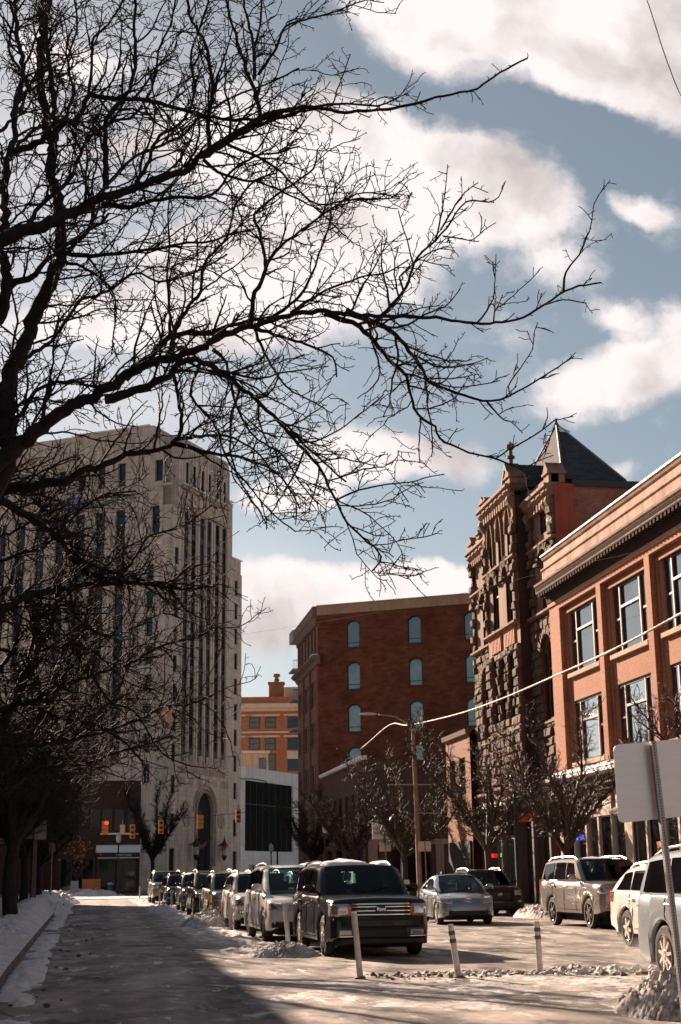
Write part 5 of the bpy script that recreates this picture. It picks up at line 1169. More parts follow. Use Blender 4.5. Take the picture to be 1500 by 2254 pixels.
def face_hatch(patch, root, P, K):
    patch('headlight', M_LAMP, .46, .84, .60, .80, .014, True, slope=.03, taper=.04); patch('grille', M_PLAST, -.38, .38, .66, .69, .014); patch('lower_grille', M_PLAST, -.60, .60, .26, .42, .014)
    patch('fog_light', M_LAMP, .62, .76, .38, .47, .02, True)
    e = MB(); 
    for rx, rz_, z in ((.10, .065, .73), (.035, .062, .73), (.065, .022, .755)): e.tube([(rx * cos(t_), -.02 + .06, z + rz_ * sin(t_)) for t_ in np.linspace(0, 2 * pi, 17)], .008, 4)
    e.build('emblem', M_CHROME, root, local=True)
def face_suv(patch, root, P, K):
    z = K['interp'](P['top'], .12)
    patch('headlight', M_LAMP, .56, .92, z - .26, z - .07, .014, True, slope=.02); g_ = patch('grille', M_PLAST, -.52, .52, z - .44, z - .08, .012)
    for k in range(3): patch('bar', P.get('bars', M_PLAST), -.5, .5, z - .40 + k * .12, z - .375 + k * .12, .028, par=g_)
    e = MB(); e.tube([(.085 * cos(t_), -.05, z - .22 + .055 * sin(t_)) for t_ in np.linspace(0, 2 * pi, 17)], .009, 4); e.tube([(.06 * cos(t_), -.05, z - .205 + .02 * sin(t_)) for t_ in np.linspace(0, 2 * pi, 13)], .007, 4); e.build('emblem', M_CHROME, g_, local=True)
    patch('lower_grille', M_PLAST, -.62, .62, .30, .44, .012); patch('fog_light', M_LAMP, .70, .85, .46, .54, .018, True); patch('chin', M_PLAST, -.86, .86, .25, .30, .018)
def face_big(patch, root, P, K):
    patch('headlight', M_LAMP, .62, .96, .92, 1.13, .02, True); g_ = patch('grille', M_PLAST, -.60, .60, .80, 1.13, .014)
    for k in range(5): patch('bar', M_CHROME, -.58, .58, .82 + k * .066, .845 + k * .066, .036, par=g_)
    e = MB(); e.lathe([(.14, 0), (.13, .02)], (0, -.05, .97), 20, axis='y')
    for i in range(len(e.v)): v = e.v[i]; e.v[i] = (v[0], -.05 - (v[1] + .05), .97 + (v[2] - .97) * .45)
    e.build('emblem', MC['emblem_blue'], g_, local=True)
    patch('lower_grille', M_PLAST, -.62, .62, .40, .66, .014); patch('fog_light', M_LAMP, .68, .86, .56, .64, .02, True); patch('skid_plate', M_RIMD, -.5, .5, .28, .38, .02)

PB = paint('black_paint', (.005, .0045, .0045), .0, .22, .06, .30, .15); PW = paint('white_paint', (.80, .76, .72), .0, .3, .35); PS = paint('silver_paint', (.42, .42, .43), .6, .28, .45)
PG = paint('graphite_paint', (.36, .32, .285), .5, .24, .35); PBR = paint('dark_brown_paint', (.022, .016, .014), .1, .22, .12, .3, .2); PBL = paint('ice_blue_paint', (.34, .39, .42), .3, .26, .35)
PN_ = paint('navy_paint', (.02, .03, .045), .1, .22, .12, .35, .2); PC = paint('champagne_paint', (.38, .33, .28), .5, .28, .5); PSB = paint('blue_silver_paint', (.26, .31, .35), .65, .25, .3)

T_BOXY = dict(L=5.12, W=1.93, H=1.73, wb=2.99, fa=.95, r=.375, face=face_boxy, top=[(0, .95), (.05, 1.0), (.14, 1.045), (1.25, 1.10), (1.6, 1.12), (4.95, 1.14), (5.12, 1.0)],
              plan=[(0, .86), (.06, .925), (.16, .965), (.4, .99), (1, 1), (4.7, 1), (5.0, .96), (5.12, .9)], cabin=((1.38, 1.07), (2.12, 1.655), (4.75, 1.64), (5.02, 1.08)), arc=.06, wr_=.80, wb_=.94,
              side=[(1.98, 2.80, 2.28, 2.84), (2.90, 3.80, 2.92, 3.82), (3.88, 4.80, 3.90, 4.66)], doors=(1.85, 2.85, 3.86), trim=False, rails=M_CHROME, spokes=9, handle=M_CHROME, tail=(.85, 1.1))
T_VAN = dict(L=5.17, W=2.02, H=1.78, wb=3.09, fa=.97, r=.365, face=face_van, top=[(0, .62), (.05, .74), (.14, .86), (.4, .95), (1.1, 1.06), (1.5, 1.12), (5.0, 1.16), (5.17, 1.0)],
             plan=[(0, .60), (.05, .76), (.14, .86), (.3, .93), (.6, .98), (1, 1), (4.7, .99), (5.17, .88)], cabin=((1.0, 1.03), (2.05, 1.665), (4.7, 1.66), (5.1, 1.12)), arc=.08, wr_=.77,
             side=[(1.75, 2.55, 2.16, 2.6), (2.65, 3.62, 2.7, 3.6), (3.72, 4.85, 3.70, 4.6)], doors=(1.65, 2.6, 3.66), rails=M_RIM, spokes=10, tail=(.9, 1.2))
T_SUV = dict(L=4.6, W=1.86, H=1.70, wb=2.69, fa=.92, r=.355, face=face_suv, top=[(0, .80), (.05, .90), (.14, .98), (.5, 1.02), (1.2, 1.06), (1.5, 1.08), (4.4, 1.13), (4.6, .95)],
             plan=[(0, .70), (.05, .82), (.14, .91), (.3, .96), (.6, .99), (1, 1), (4.2, 1), (4.6, .88)], cabin=((1.15, 1.02), (1.92, 1.595), (4.0, 1.58), (4.48, 1.10)), arc=.06, wr_=.76,
             side=[(1.72, 2.45, 2.08, 2.48), (2.54, 3.38, 2.58, 3.34), (3.46, 4.1, 3.44, 3.86)], doors=(1.6, 2.5, 3.42), rails=M_RIM, spokes=5, spw=.04, tail=(.88, 1.1), cladding=True)
T_HATCH = dict(L=4.48, W=1.745, H=1.49, wb=2.70, fa=.90, r=.315, sill=.2, face=face_hatch, top=[(0, .50), (.06, .62), (.18, .74), (.5, .84), (1.0, .93), (1.3, .97), (4.3, 1.06), (4.48, .9)],
               plan=[(0, .58), (.06, .76), (.16, .87), (.35, .94), (.7, .99), (1, 1), (4.0, .98), (4.48, .84)], cabin=((.85, .90), (2.0, 1.44), (2.9, 1.43), (4.35, 1.02)), arc=.04, wr_=.72,
               side=[(1.45, 2.3, 1.98, 2.36), (2.4, 3.15, 2.44, 3.0), (3.25, 3.8, 3.12, 3.3)], doors=(1.5, 2.36, 3.2), spokes=10, spw=.014, tail=(.85, 1.05))
T_BIG = dict(L=5.33, W=2.03, H=1.94, wb=3.11, fa=.98, r=.40, sill=.38, face=face_big, top=[(0, 1.0), (.05, 1.1), (.15, 1.18), (1.3, 1.24), (1.6, 1.26), (5.2, 1.28), (5.33, 1.1)],
             plan=[(0, .84), (.06, .90), (.16, .95), (.4, .985), (1, 1), (5, 1), (5.33, .93)], cabin=((1.45, 1.20), (2.2, 1.84), (4.95, 1.83), (5.28, 1.24)), arc=.05, wr_=.80, wb_=.94,
             side=[(2.0, 2.85, 2.36, 2.9), (2.96, 3.9, 3.0, 3.88), (4.0, 5.0, 3.98, 4.86)], doors=(1.9, 2.92, 3.95), rails=M_RIM, spokes=6, spw=.035, handle=M_CHROME, tail=(.95, 1.3), trim=True)
T_WAGON = dict(T_SUV, L=4.8, H=1.68, wb=2.75, r=.36, cabin=((1.2, .98), (2.0, 1.56), (3.9, 1.55), (4.7, 1.10)), top=[(0, .72), (.05, .84), (.14, .93), (.5, .97), (1.2, 1.02), (1.5, 1.05), (4.6, 1.13), (4.8, .98)],
               side=[(1.75, 2.5, 2.15, 2.54), (2.6, 3.45, 2.64, 3.4), (3.52, 4.3, 3.5, 3.9)], cladding=False, spokes=6, spw=.03)
def put(label, T_, x, y, rz=0, cat='car', **k):
    return car(label, cat, (x, y, 0), R(rz), dict(T_, **k))
RW = 'parked cars in the middle row facing the camera'
def rowcar(label, T_, x, y, rz=0, cat='car', **k): return car(label, cat, (x, y, 0), R(rz), dict(T_, **k), RW)
rowcar('black boxy crossover with three-bar chrome grille parked first in the row', T_BOXY, 5.10, 26.95, 1.0, paint=PB)
rowcar('white minivan with black lower grille parked behind the black boxy car', T_VAN, 4.72, 33.5, 1.2, 'minivan', paint=PW, rim=M_RIMD)
rowcar('pearl white rounded car with bright bonnet parked behind the minivan', T_WAGON, 4.70, 42.2, 1.2, paint=PW, mirror=PC)
rowcar('champagne roof-railed car parked fourth in the middle row', T_SUV, 4.55, 49.6, 1.2, paint=PC, mirror=M_PLAST)
rowcar('black parked car with cloud reflections in its wide windscreen', T_VAN, 4.50, 57.2, 1.2, paint=PB)
rowcar('navy parked car with snow blanketing its roof', T_SUV, 4.40, 66.0, 1.2, paint=PN_)
rowcar('brown parked car with glinting roof rails, second from the far end', T_SUV, 4.15, 75.8, 1.2, paint=PBR)
rowcar('champagne car with glinting mirror at the far end of the parked row', T_BIG, 3.85, 86.5, 1.2, paint=PC)
put('silver blue hatchback driving towards the camera right of the black boxy car', T_HATCH, 10.85, 43.1, -3, 'car', paint=PSB, drive=True, rim=M_RIM)
put('dark brown rounded car parked at the right kerb behind the hatchback', T_SUV, 14.35, 52.3, 0, 'car', paint=PBR, rails=M_RIM)
put('large silver-brown sport utility wagon parked by the right kerb', T_BIG, 14.12, 37.8, 1.0, 'sport utility wagon', paint=PG, rim=M_RIMD)
put('white station wagon with red tail lamp just behind the blue wagon', T_WAGON, 11.6, 25.4, 1, 'station wagon', paint=PW, drive=True)
put('ice blue sport utility wagon driving out of the right edge of the picture', T_BOXY, 8.42, 15.05, 0, 'sport utility wagon', paint=PBL, drive=True, top=[(0, .95), (.05, 1.0), (.14, 1.045), (1.25, 1.10), (1.6, 1.14), (4.95, 1.19), (5.12, 1.0)], H=1.80, cabin=((1.38, 1.07), (2.12, 1.70), (4.75, 1.70), (5.06, 1.12)), fa=1.02, r=.385, tail=(1.0, 1.02))
put('pale car glimpsed behind the black boxy car roof', T_WAGON, 8.35, 58.0, 0, 'car', paint=PS, drive=True)
put('white van-like car following the silver blue hatchback', T_VAN, 9.75, 50.6, 0, 'car', paint=PW, drive=True)

# snow left on roofs
def roofsnow(label, x0, x1, y0, y1, z, hh):
    m = MB(); nx, ny = 14, 18
    def fn(u, v):
        x = x0 + (x1 - x0) * u; y = y0 + (y1 - y0) * v; e = (sin(pi * u) * sin(pi * v)) ** .35
        return (x, y, z - .06 + e * (.05 + hh * float(fbm(x * 3.1, y * 2.3, 4))) + .02)
    m.grid(fn, np.linspace(0, 1, nx), np.linspace(0, 1, ny)); return setp(m.build('snow_patch', M_ICE, smooth=80), label, 'snow', None, 'stuff')
roofsnow('crusty snow on the roof of the black boxy car', 4.35, 5.35, 29.2, 30.9, 1.71, .14)
roofsnow('thin snow on the right of the black boxy car roof', 5.5, 5.8, 29.4, 30.7, 1.71, .07)
roofsnow('snow blanket on the roof of the navy parked car', 3.75, 5.1, 68.2, 70.3, 1.64, .16)
roofsnow('snow strip on the minivan roof', 4.9, 5.5, 36.0, 37.6, 1.75, .08)
roofsnow('snow strip on the front of the big silver-brown wagon roof', 13.5, 14.8, 40.5, 41.1, 1.88, .07)
# exhaust vapour behind the ice blue wagon
m = MB(); m.lathe([(.05, -.9), (.35, -.7), (.5, -.3), (.48, .2), (.35, .65), (.1, .9)], (7.55, 21.2, .32), 20, axis='y')
for i in range(len(m.v)):
    v = m.v[i]; m.v[i] = (7.95 + (v[0] - 7.55) * 1.4, v[1], max(.02, .34 + (v[2] - .32) * .75))
t = NT('vapour'); t.t.nodes.remove(t.b); vp = t.n('ShaderNodeVolumePrincipled'); vp.inputs['Color'].default_value = (.95, .93, .92, 1)
n = t.noise(t.co(), 2.6, 5, .6); c = t.ramp(n, [(.48, 0), (.75, 1)])
ln = t.n('ShaderNodeMath', operation='MULTIPLY'); t.l(c, ln.inputs[0]); ln.inputs[1].default_value = 5.0; gc = t.n('ShaderNodeTexCoord'); vs = t.n('ShaderNodeVectorMath', operation='SUBTRACT'); t.l(gc.outputs['Generated'], vs.inputs[0]); vs.inputs[1].default_value = (.5, .5, .35); vl = t.n('ShaderNodeVectorMath', operation='LENGTH'); t.l(vs.outputs[0], vl.inputs[0]); fo = t.n('ShaderNodeMapRange', interpolation_type='SMOOTHSTEP'); t.l(vl.outputs['Value'], fo.inputs[0]); fo.inputs[1].default_value = .05; fo.inputs[2].default_value = .45; fo.inputs[3].default_value = 1; fo.inputs[4].default_value = 0; dm = t.n('ShaderNodeMath', operation='MULTIPLY'); t.l(ln.outputs[0], dm.inputs[0]); t.l(fo.outputs[0], dm.inputs[1]); t.l(dm.outputs[0], vp.inputs['Density']); t.l(vp.outputs[0], t.out.inputs['Volume'])
setp(m.build('exhaust_vapour', t.m, uv=False), 'white exhaust vapour drifting behind the ice blue wagon', 'vapour', None, 'stuff')
# ------------------------------------------------------------------ bare winter trees
def barkmat(name, c1, c2, rough=.65, sc=14):
    t = NT(name); o = t.co('Object', (1, 1, .35)); n = t.noise(o, sc, 7, .7)
    t.set(Base_Color=t.ramp(n, [(.35, c1), (.68, c2)]), Roughness=rough); t.b.inputs['Specular IOR Level'].default_value = .45; t.bump(n, .7, .03); return t.m
M_BARK = barkmat('dark_bark', (.008, .006, .005), (.034, .023, .017), .85); M_TWIG = barkmat('twig_bark', (.014, .010, .008), (.04, .027, .02), .85)
M_BARK2 = barkmat('brown_bark', (.026, .016, .011), (.085, .052, .035)); M_TWIG2 = barkmat('brown_twig', (.03, .019, .013), (.115, .072, .048), .6)

class Tubes:
    def __init__(s): s.V = []; s.F = []; s.n = 0
    def add(s, P, r, k=4):
        P = np.asarray(P, float); n = len(P); r = np.broadcast_to(r, (n,))
        T = np.empty_like(P); T[1:-1] = P[2:] - P[:-2]; T[0] = P[1] - P[0]; T[-1] = P[-1] - P[-2]; T /= np.linalg.norm(T, axis=1)[:, None] + 1e-9
        m = T.mean(0); ref = np.array([0, 0, 1.]) if abs(m[2]) < .75 * np.linalg.norm(m) + 1e-9 else np.array([1., 0, 0])
        A = np.cross(T, ref); A /= np.linalg.norm(A, axis=1)[:, None] + 1e-9; B = np.cross(T, A)
        a = 2 * pi * np.arange(k) / k
        V = P[:, None] + r[:, None, None] * (np.cos(a)[None, :, None] * A[:, None] + np.sin(a)[None, :, None] * B[:, None])
        s.V.append(V.reshape(-1, 3))
        i = np.arange(n - 1)[:, None] * k + np.arange(k)[None]; j = np.arange(n - 1)[:, None] * k + (np.arange(k)[None] + 1) % k
        s.F.append((np.stack([i, j, j + k, i + k], -1).reshape(-1, 4)) + s.n); s.n += n * k
    def build(s, name, mat, parent):
        V = np.concatenate(s.V) - np.array(parent.location); F = np.concatenate(s.F)
        me = bpy.data.meshes.new(name); me.vertices.add(len(V)); me.vertices.foreach_set('co', V.astype(np.float32).ravel())
        me.loops.add(len(F) * 4); me.loops.foreach_set('vertex_index', F.astype(np.int32).ravel())
        me.polygons.add(len(F)); me.polygons.foreach_set('loop_start', np.arange(0, len(F) * 4, 4, dtype=np.int32))
        try: me.polygons.foreach_set('loop_total', np.full(len(F), 4, np.int32))
        except Exception: pass
        me.update(calc_edges=True); me.materials.append(mat); me.shade_smooth()
        o = bpy.data.objects.new(name, me); COL.objects.link(o); o.parent = parent; return o
def resample(P, r, step):
    """Catmull-Rom through the points"""
    P = np.asarray(P, float); r = np.asarray(r, float); Q = np.vstack([2 * P[0] - P[1], P, 2 * P[-1] - P[-2]]); out = []; rr = []
    for i in range(len(P) - 1):
        n = max(2, int(np.linalg.norm(P[i + 1] - P[i]) / step)); t = np.linspace(0, 1, n, endpoint=False)[:, None]
        a, b, c, d = Q[i], Q[i + 1], Q[i + 2], Q[i + 3]
        out.append(.5 * (2 * b + (c - a) * t + (2 * a - 5 * b + 4 * c - d) * t ** 2 + (3 * b - a - 3 * c + d) * t ** 3)); rr.append(r[i] + (r[i + 1] - r[i]) * t[:, 0])
    out.append(P[-1:]); rr.append(r[-1:]); return np.vstack(out), np.concatenate(rr)
def unit(v): return v / (np.linalg.norm(v) + 1e-9)
def rnd3(rs): return unit(rs.normal(size=3))
def wiggle(rs, p, d, L, seg, kink, trop, tw=0.0, zig=.0):
    """walk: zigzagging, gently turning branch"""
    n = max(2, int(L / seg)); P = [p]; side = unit(np.cross(d, rnd3(rs))); bend = rnd3(rs) * tw
    for i in range(n):
        d = unit(d + rs.normal(size=3) * kink + trop + bend + side * zig * (1 if i % 2 else -1)); p = p + d * seg * rs.uniform(.75, 1.25); P.append(p)
    return np.array(P)
def twigs(T, rs, P, r, o, lvl=0):
    """dress the polyline P with side shoots; o: options per level"""
    if lvl >= len(o): return
    q = o[lvl]; seglen = np.linalg.norm(np.diff(P, axis=0), axis=1); L = seglen.sum(); cum = np.concatenate([[0], np.cumsum(seglen)])
    s = q['start'] * L + rs.uniform(0, q['gap']); k = 0
    while s < L:
        i = min(np.searchsorted(cum, s) - 1, len(P) - 2); i = max(i, 0); f = (s - cum[i]) / (seglen[i] + 1e-9); p = P[i] + (P[i + 1] - P[i]) * f; d = unit(P[i + 1] - P[i]); ri = r[i] + (r[i + 1] - r[i]) * f
        perp = unit(np.cross(d, rnd3(rs))); perp = unit(perp + np.array(q.get('bias', (0, 0, 0))))
        a = rs.uniform(*q['ang']); nd = unit(d * cos(a) + perp * sin(a)); u = s / L
        ln = q['len'] * rs.uniform(.35, 1.15) * (1 - q.get('taper', .5) * u); rr = max(min(ri * .62, q['r']), q['rmin'])
        C = wiggle(rs, p, nd, ln, q['seg'], q['kink'], np.array(q.get('trop', (0, 0, 0))), q.get('tw', .05), q.get('zig', .15))
        rad = np.linspace(rr, q['rmin'], len(C)); T.add(C, rad, q.get('k', 4))
        if rs.random() < q.get('child', 1): twigs(T, rs, C, rad, o, lvl + 1)
        s += q['gap'] * rs.uniform(.5, 1.6)
OPT_NEAR = [dict(start=.06, gap=.118, ang=(.5, 1.25), len=1.35, r=.013, rmin=.0048, seg=.075, kink=.16, zig=.16, tw=.07, trop=(.02, 0, .03), bias=(.25, 0, .25), taper=.45),
            dict(start=.08, gap=.085, ang=(.6, 1.3), len=.46, r=.0066, rmin=.0040, seg=.05, kink=.2, zig=.2, tw=.08, k=3, bias=(.1, 0, .15)),
            dict(start=.05, gap=.075, ang=(.7, 1.5), len=.06, r=.0046, rmin=.0034, seg=.022, kink=.3, zig=.3, k=3)]
SPUR = [dict(start=.3, gap=.07, ang=(.9, 1.6), len=.055, r=.006, rmin=.0035, seg=.02, kink=.4, zig=.3, k=3)]

def limb(pts, w0, w1, Y0, Y1, opts=None, wp=1.0):
    return (pts, w0, w1, Y0, Y1, opts, wp)
# limbs of the big tree: measured directions, each at its own distance from the kerb
NEAR = [
 limb([(-140, 575), (-60, 556), (0, 532), (60, 506), (130, 482), (200, 446), (290, 414), (400, 376), (450, 336), (520, 291), (570, 262), (640, 240), (700, 237), (760, 248), (820, 243), (900, 232), (960, 214), (1010, 204), (1050, 195), (1100, 160), (1162, 128)], 52, 4, 12.2, 10.2),
 limb([(-150, 1120), (-60, 1060), (0, 1012), (60, 968), (120, 918), (200, 868), (280, 826), (340, 795), (440, 772), (480, 742), (560, 716), (620, 700), (700, 686), (760, 690), (810, 696), (880, 695), (960, 700), (1040, 712), (1080, 712), (1150, 700), (1200, 670), (1245, 640), (1290, 628), (1325, 622)], 66, 4, 12.2, 11.4),
 limb([(-90, 1160), (-20, 1090), (16, 1000), (14, 900), (20, 832), (40, 790), (64, 732), (88, 672), (116, 608), (136, 548), (132, 490), (122, 415), (104, 375), (116, 340), (104, 280), (98, 235), (90, 200), (88, 140), (94, 60), (92, -10), (96, -90)], 60, 15, 12.4, 14.2),
 limb([(116, 345), (122, 300), (117, 215), (113, 172), (108, 130), (102, 88), (101, 45), (110, 5), (118, -60)], 15, 9, 13.6, 14.4),
 limb([(-70, 560), (-20, 540), (8, 505), (12, 470), (8, 430), (20, 344), (32, 318), (31, 250), (42, 200), (50, 148), (42, 90), (34, 30), (42, -40)], 24, 9, 12.2, 12.8),
 limb([(28, 335), (64, 320), (104, 303), (136, 276), (174, 256), (196, 208), (224, 213), (260, 218), (320, 218), (352, 228), (400, 240), (460, 257), (520, 264), (575, 262), (620, 250)], 17, 7, 12.2, 11.2),
 limb([(196, 210), (204, 140), (208, 84), (240, 52), (268, 8), (290, -40)], 8, 4, 12.0, 12.3),
 limb([(234, 418), (234, 320), (237, 262), (256, 236), (280, 200), (296, 160), (298, 100), (296, 40), (301, -50)], 15, 6, 11.9, 11.6),
 limb([(460, 330), (461, 264), (468, 220), (464, 160), (452, 100), (432, 60), (416, 32), (414, -40)], 11, 6, 11.6, 11.0),
 limb([(572, 262), (562, 200), (541, 152), (524, 92), (508, 40), (492, -30)], 11, 5, 11.2, 10.7),
 limb([(560, 176), (559, 100), (540, 24), (532, -40)], 9, 5, 11.1, 11.4), limb([(559, 110), (576, 40), (572, -40)], 6, 4, 11.1, 10.9),
 limb([(568, 164), (608, 108), (628, 58), (672, 44), (700, 36), (740, 26), (780, 8), (812, -2)], 8, 3, 11.0, 10.4),
 limb([(228, 446), (280, 456), (340, 441), (400, 434), (452, 436), (482, 416), (512, 376), (562, 346), (612, 336), (660, 322)], 13, 4, 12.0, 11.4),
 limb([(446, 346), (500, 314), (560, 280), (625, 256), (690, 236), (760, 228), (830, 232), (880, 214)], 14, 4, 11.6, 10.9),
 limb([(446, 352), (480, 378), (520, 392), (580, 404), (640, 430), (690, 455), (730, 492), (760, 520)], 9, 3, 11.6, 11.2),
 limb([(500, 320), (560, 340), (620, 380), (660, 420), (700, 450), (780, 440), (880, 436)], 8, 3, 11.5, 11.0),
 limb([(130, 560), (200, 560), (248, 560), (300, 552), (348, 548), (400, 536), (460, 532), (516, 512), (560, 506)], 13, 4, 12.6, 11.8),
 limb([(8, 640), (28, 622), (64, 616), (96, 580), (148, 540), (192, 508), (222, 492), (240, 470)], 20, 6, 12.6, 13.0),
 limb([(-30, 740), (0, 690), (14, 645), (10, 600), (0, 556), (-20, 500)], 30, 20, 12.6, 12.7),
 limb([(148, 580), (190, 590), (240, 630), (256, 680), (250, 740), (246, 780)], 8, 3, 12.8, 12.4),
 limb([(-60, 1085), (0, 1078), (60, 1072), (152, 1056), (180, 1032), (240, 1020), (280, 1002), (360, 988), (392, 962), (401, 924), (392, 870), (384, 826)], 36, 7, 13.6, 12.8),
 limb([(380, 972), (460, 996), (520, 1004), (600, 1034), (640, 1080), (660, 1120)], 13, 3, 12.9, 12.6),
 limb([(392, 966), (440, 960), (500, 960), (560, 990), (600, 1040), (612, 1090)], 9, 3, 12.9, 12.5),
 limb([(230, 882), (300, 860), (370, 826), (430, 792), (500, 830), (550, 868), (600, 916), (650, 968), (700, 1024), (724, 1072), (740, 1100), (764, 1150), (800, 1184), (834, 1214), (838, 1236), (818, 1256)], 24, 4, 12.0, 11.2),
 limb([(640, 950), (668, 976), (712, 1016), (762, 1062)], 7, 4, 11.5, 11.4),
 limb([(740, 1100), (790, 1080), (842, 1067), (900, 1062), (950, 1048), (978, 1044)], 5, 2.5, 11.3, 11.0),
 limb([(720, 690), (764, 706), (804, 730), (844, 778), (892, 826), (904, 868), (920, 912), (958, 940), (968, 964), (996, 980), (1048, 1000), (1090, 1008), (1120, 990), (1160, 968), (1190, 950), (1226, 922)], 15, 3, 11.8, 11.0),
 limb([(1084, 1006), (1115, 1020), (1160, 1028), (1200, 996), (1212, 960), (1228, 920)], 5, 2.2, 11.1, 10.9),
 limb([(760, 688), (800, 700), (860, 728), (902, 774), (932, 812), (942, 838), (980, 856), (1040, 876), (1080, 884), (1120, 872), (1160, 850), (1200, 826), (1240, 800), (1264, 784)], 17, 3, 11.8, 11.0),
 limb([(1072, 884), (1090, 904), (1110, 925), (1142, 930)], 5, 3, 11.3, 11.2), limb([(1124, 872), (1120, 850), (1145, 810), (1172, 770), (1176, 735), (1184, 710)], 4, 2, 11.2, 11.1),
 limb([(938, 836), (1000, 852), (1060, 846), (1100, 838)], 4, 2.5, 11.4, 11.2),
 limb([(828, 708), (884, 645), (904, 608), (920, 564), (958, 530), (984, 500), (1014, 456), (1040, 440), (1076, 446), (1098, 434)], 10, 3, 11.6, 11.0),
 limb([(958, 530), (970, 480), (980, 420), (986, 362)], 5, 2, 11.2, 11.0), limb([(970, 506), (1010, 440), (1030, 418), (1052, 402)], 5, 2.5, 11.2, 11.1), limb([(976, 520), (1020, 526), (1040, 528), (1070, 504), (1092, 490)], 4, 2, 11.2, 11.1),
 limb([(888, 640), (880, 610), (900, 590), (940, 560), (990, 540)], 5, 3, 11.4, 11.6),
 limb([(550, 716), (556, 660), (580, 605), (586, 580), (576, 532), (568, 500), (560, 474), (590, 445), (640, 408), (690, 372), (700, 330)], 13, 4, 11.9, 11.3),
 limb([(586, 582), (620, 540), (660, 510), (700, 480), (742, 452), (800, 424), (880, 434)], 9, 3, 11.7, 11.2),
 limb([(600, 700), (660, 652), (688, 600), (702, 560), (724, 500), (730, 450), (740, 400)], 9, 3, 11.8, 11.1),
 limb([(640, 690), (700, 648), (750, 626), (800, 608), (850, 600), (900, 572)], 9, 3, 11.6, 11.0),
 limb([(280, 832), (322, 790), (376, 742), (412, 728), (462, 732), (520, 712), (580, 700)], 18, 8, 12.2, 11.9),
 limb([(40, 920), (82, 860), (138, 840), (198, 848), (226, 866)], 12, 6, 12.6, 12.3), limb([(22, 950), (36, 900), (60, 880), (90, 878), (140, 886), (190, 884)], 9, 3, 12.6, 12.3),
 limb([(376, 740), (372, 660), (368, 600), (374, 540), (370, 470), (380, 400)], 8, 3, 12.1, 11.6),
 limb([(560, 722), (620, 742), (680, 760), (732, 786), (742, 830)], 10, 4, 11.7, 11.3), limb([(560, 722), (590, 790), (630, 850), (680, 880), (716, 900)], 9, 3, 11.7, 11.3),
 limb([(470, 770), (500, 800), (516, 880), (560, 960), (620, 1000), (660, 1060), (700, 1110)], 9, 3, 12.0, 11.5),
 limb([(440, 800), (420, 870), (470, 930), (500, 1010), (540, 1060), (600, 1130), (650, 1170)], 8, 3, 12.2, 11.8),
 limb([(1050, 712), (1080, 672), (1088, 640), (1092, 560)], 5, 2, 11.4, 11.2), limb([(1086, 710), (1092, 680), (1110, 668), (1168, 616)], 4, 2, 11.4, 11.2),
 limb([(60, 506), (90, 450), (150, 400), (178, 340), (200, 300), (250, 268), (300, 250), (340, 180), (350, 110), (380, 40), (390, -40)], 12, 4, 12.4, 11.8),
 limb([(300, 410), (330, 350), (350, 300), (400, 270), (430, 200), (420, 130), (440, 60), (470, -30)], 10, 4, 12.0, 11.5),
 limb([(20, 344), (70, 290), (140, 260), (160, 200), (150, 130), (170, 60), (160, -30)], 10, 4, 12.6, 13.2),
 limb([(148, 560), (200, 500), (210, 440), (280, 360), (330, 330), (400, 300), (450, 250), (520, 210), (600, 180), (660, 150)], 11, 4, 12.8, 12.0),
 limb([(36, 796), (100, 760), (150, 700), (180, 660), (240, 640), (300, 600), (350, 620), (430, 600), (500, 560)], 10, 4, 12.8, 12.2),
 limb([(370, 784), (400, 700), (440, 640), (450, 580), (500, 520), (520, 450), (560, 400), (610, 380)], 11, 4, 12.1, 11.6),
 limb([(0, 290), (40, 250), (60, 180), (20, 110), (30, 40), (10, -40)], 9, 5, 12.8, 13.2),
 limb([(1240, 642), (1246, 600), (1268, 570), (1280, 550), (1300, 500), (1308, 450), (1332, 408)], 6, 2, 11.4, 11.2),
 limb([(1196, 672), (1240, 660), (1292, 668)], 4, 2.5, 11.4, 11.3),
]
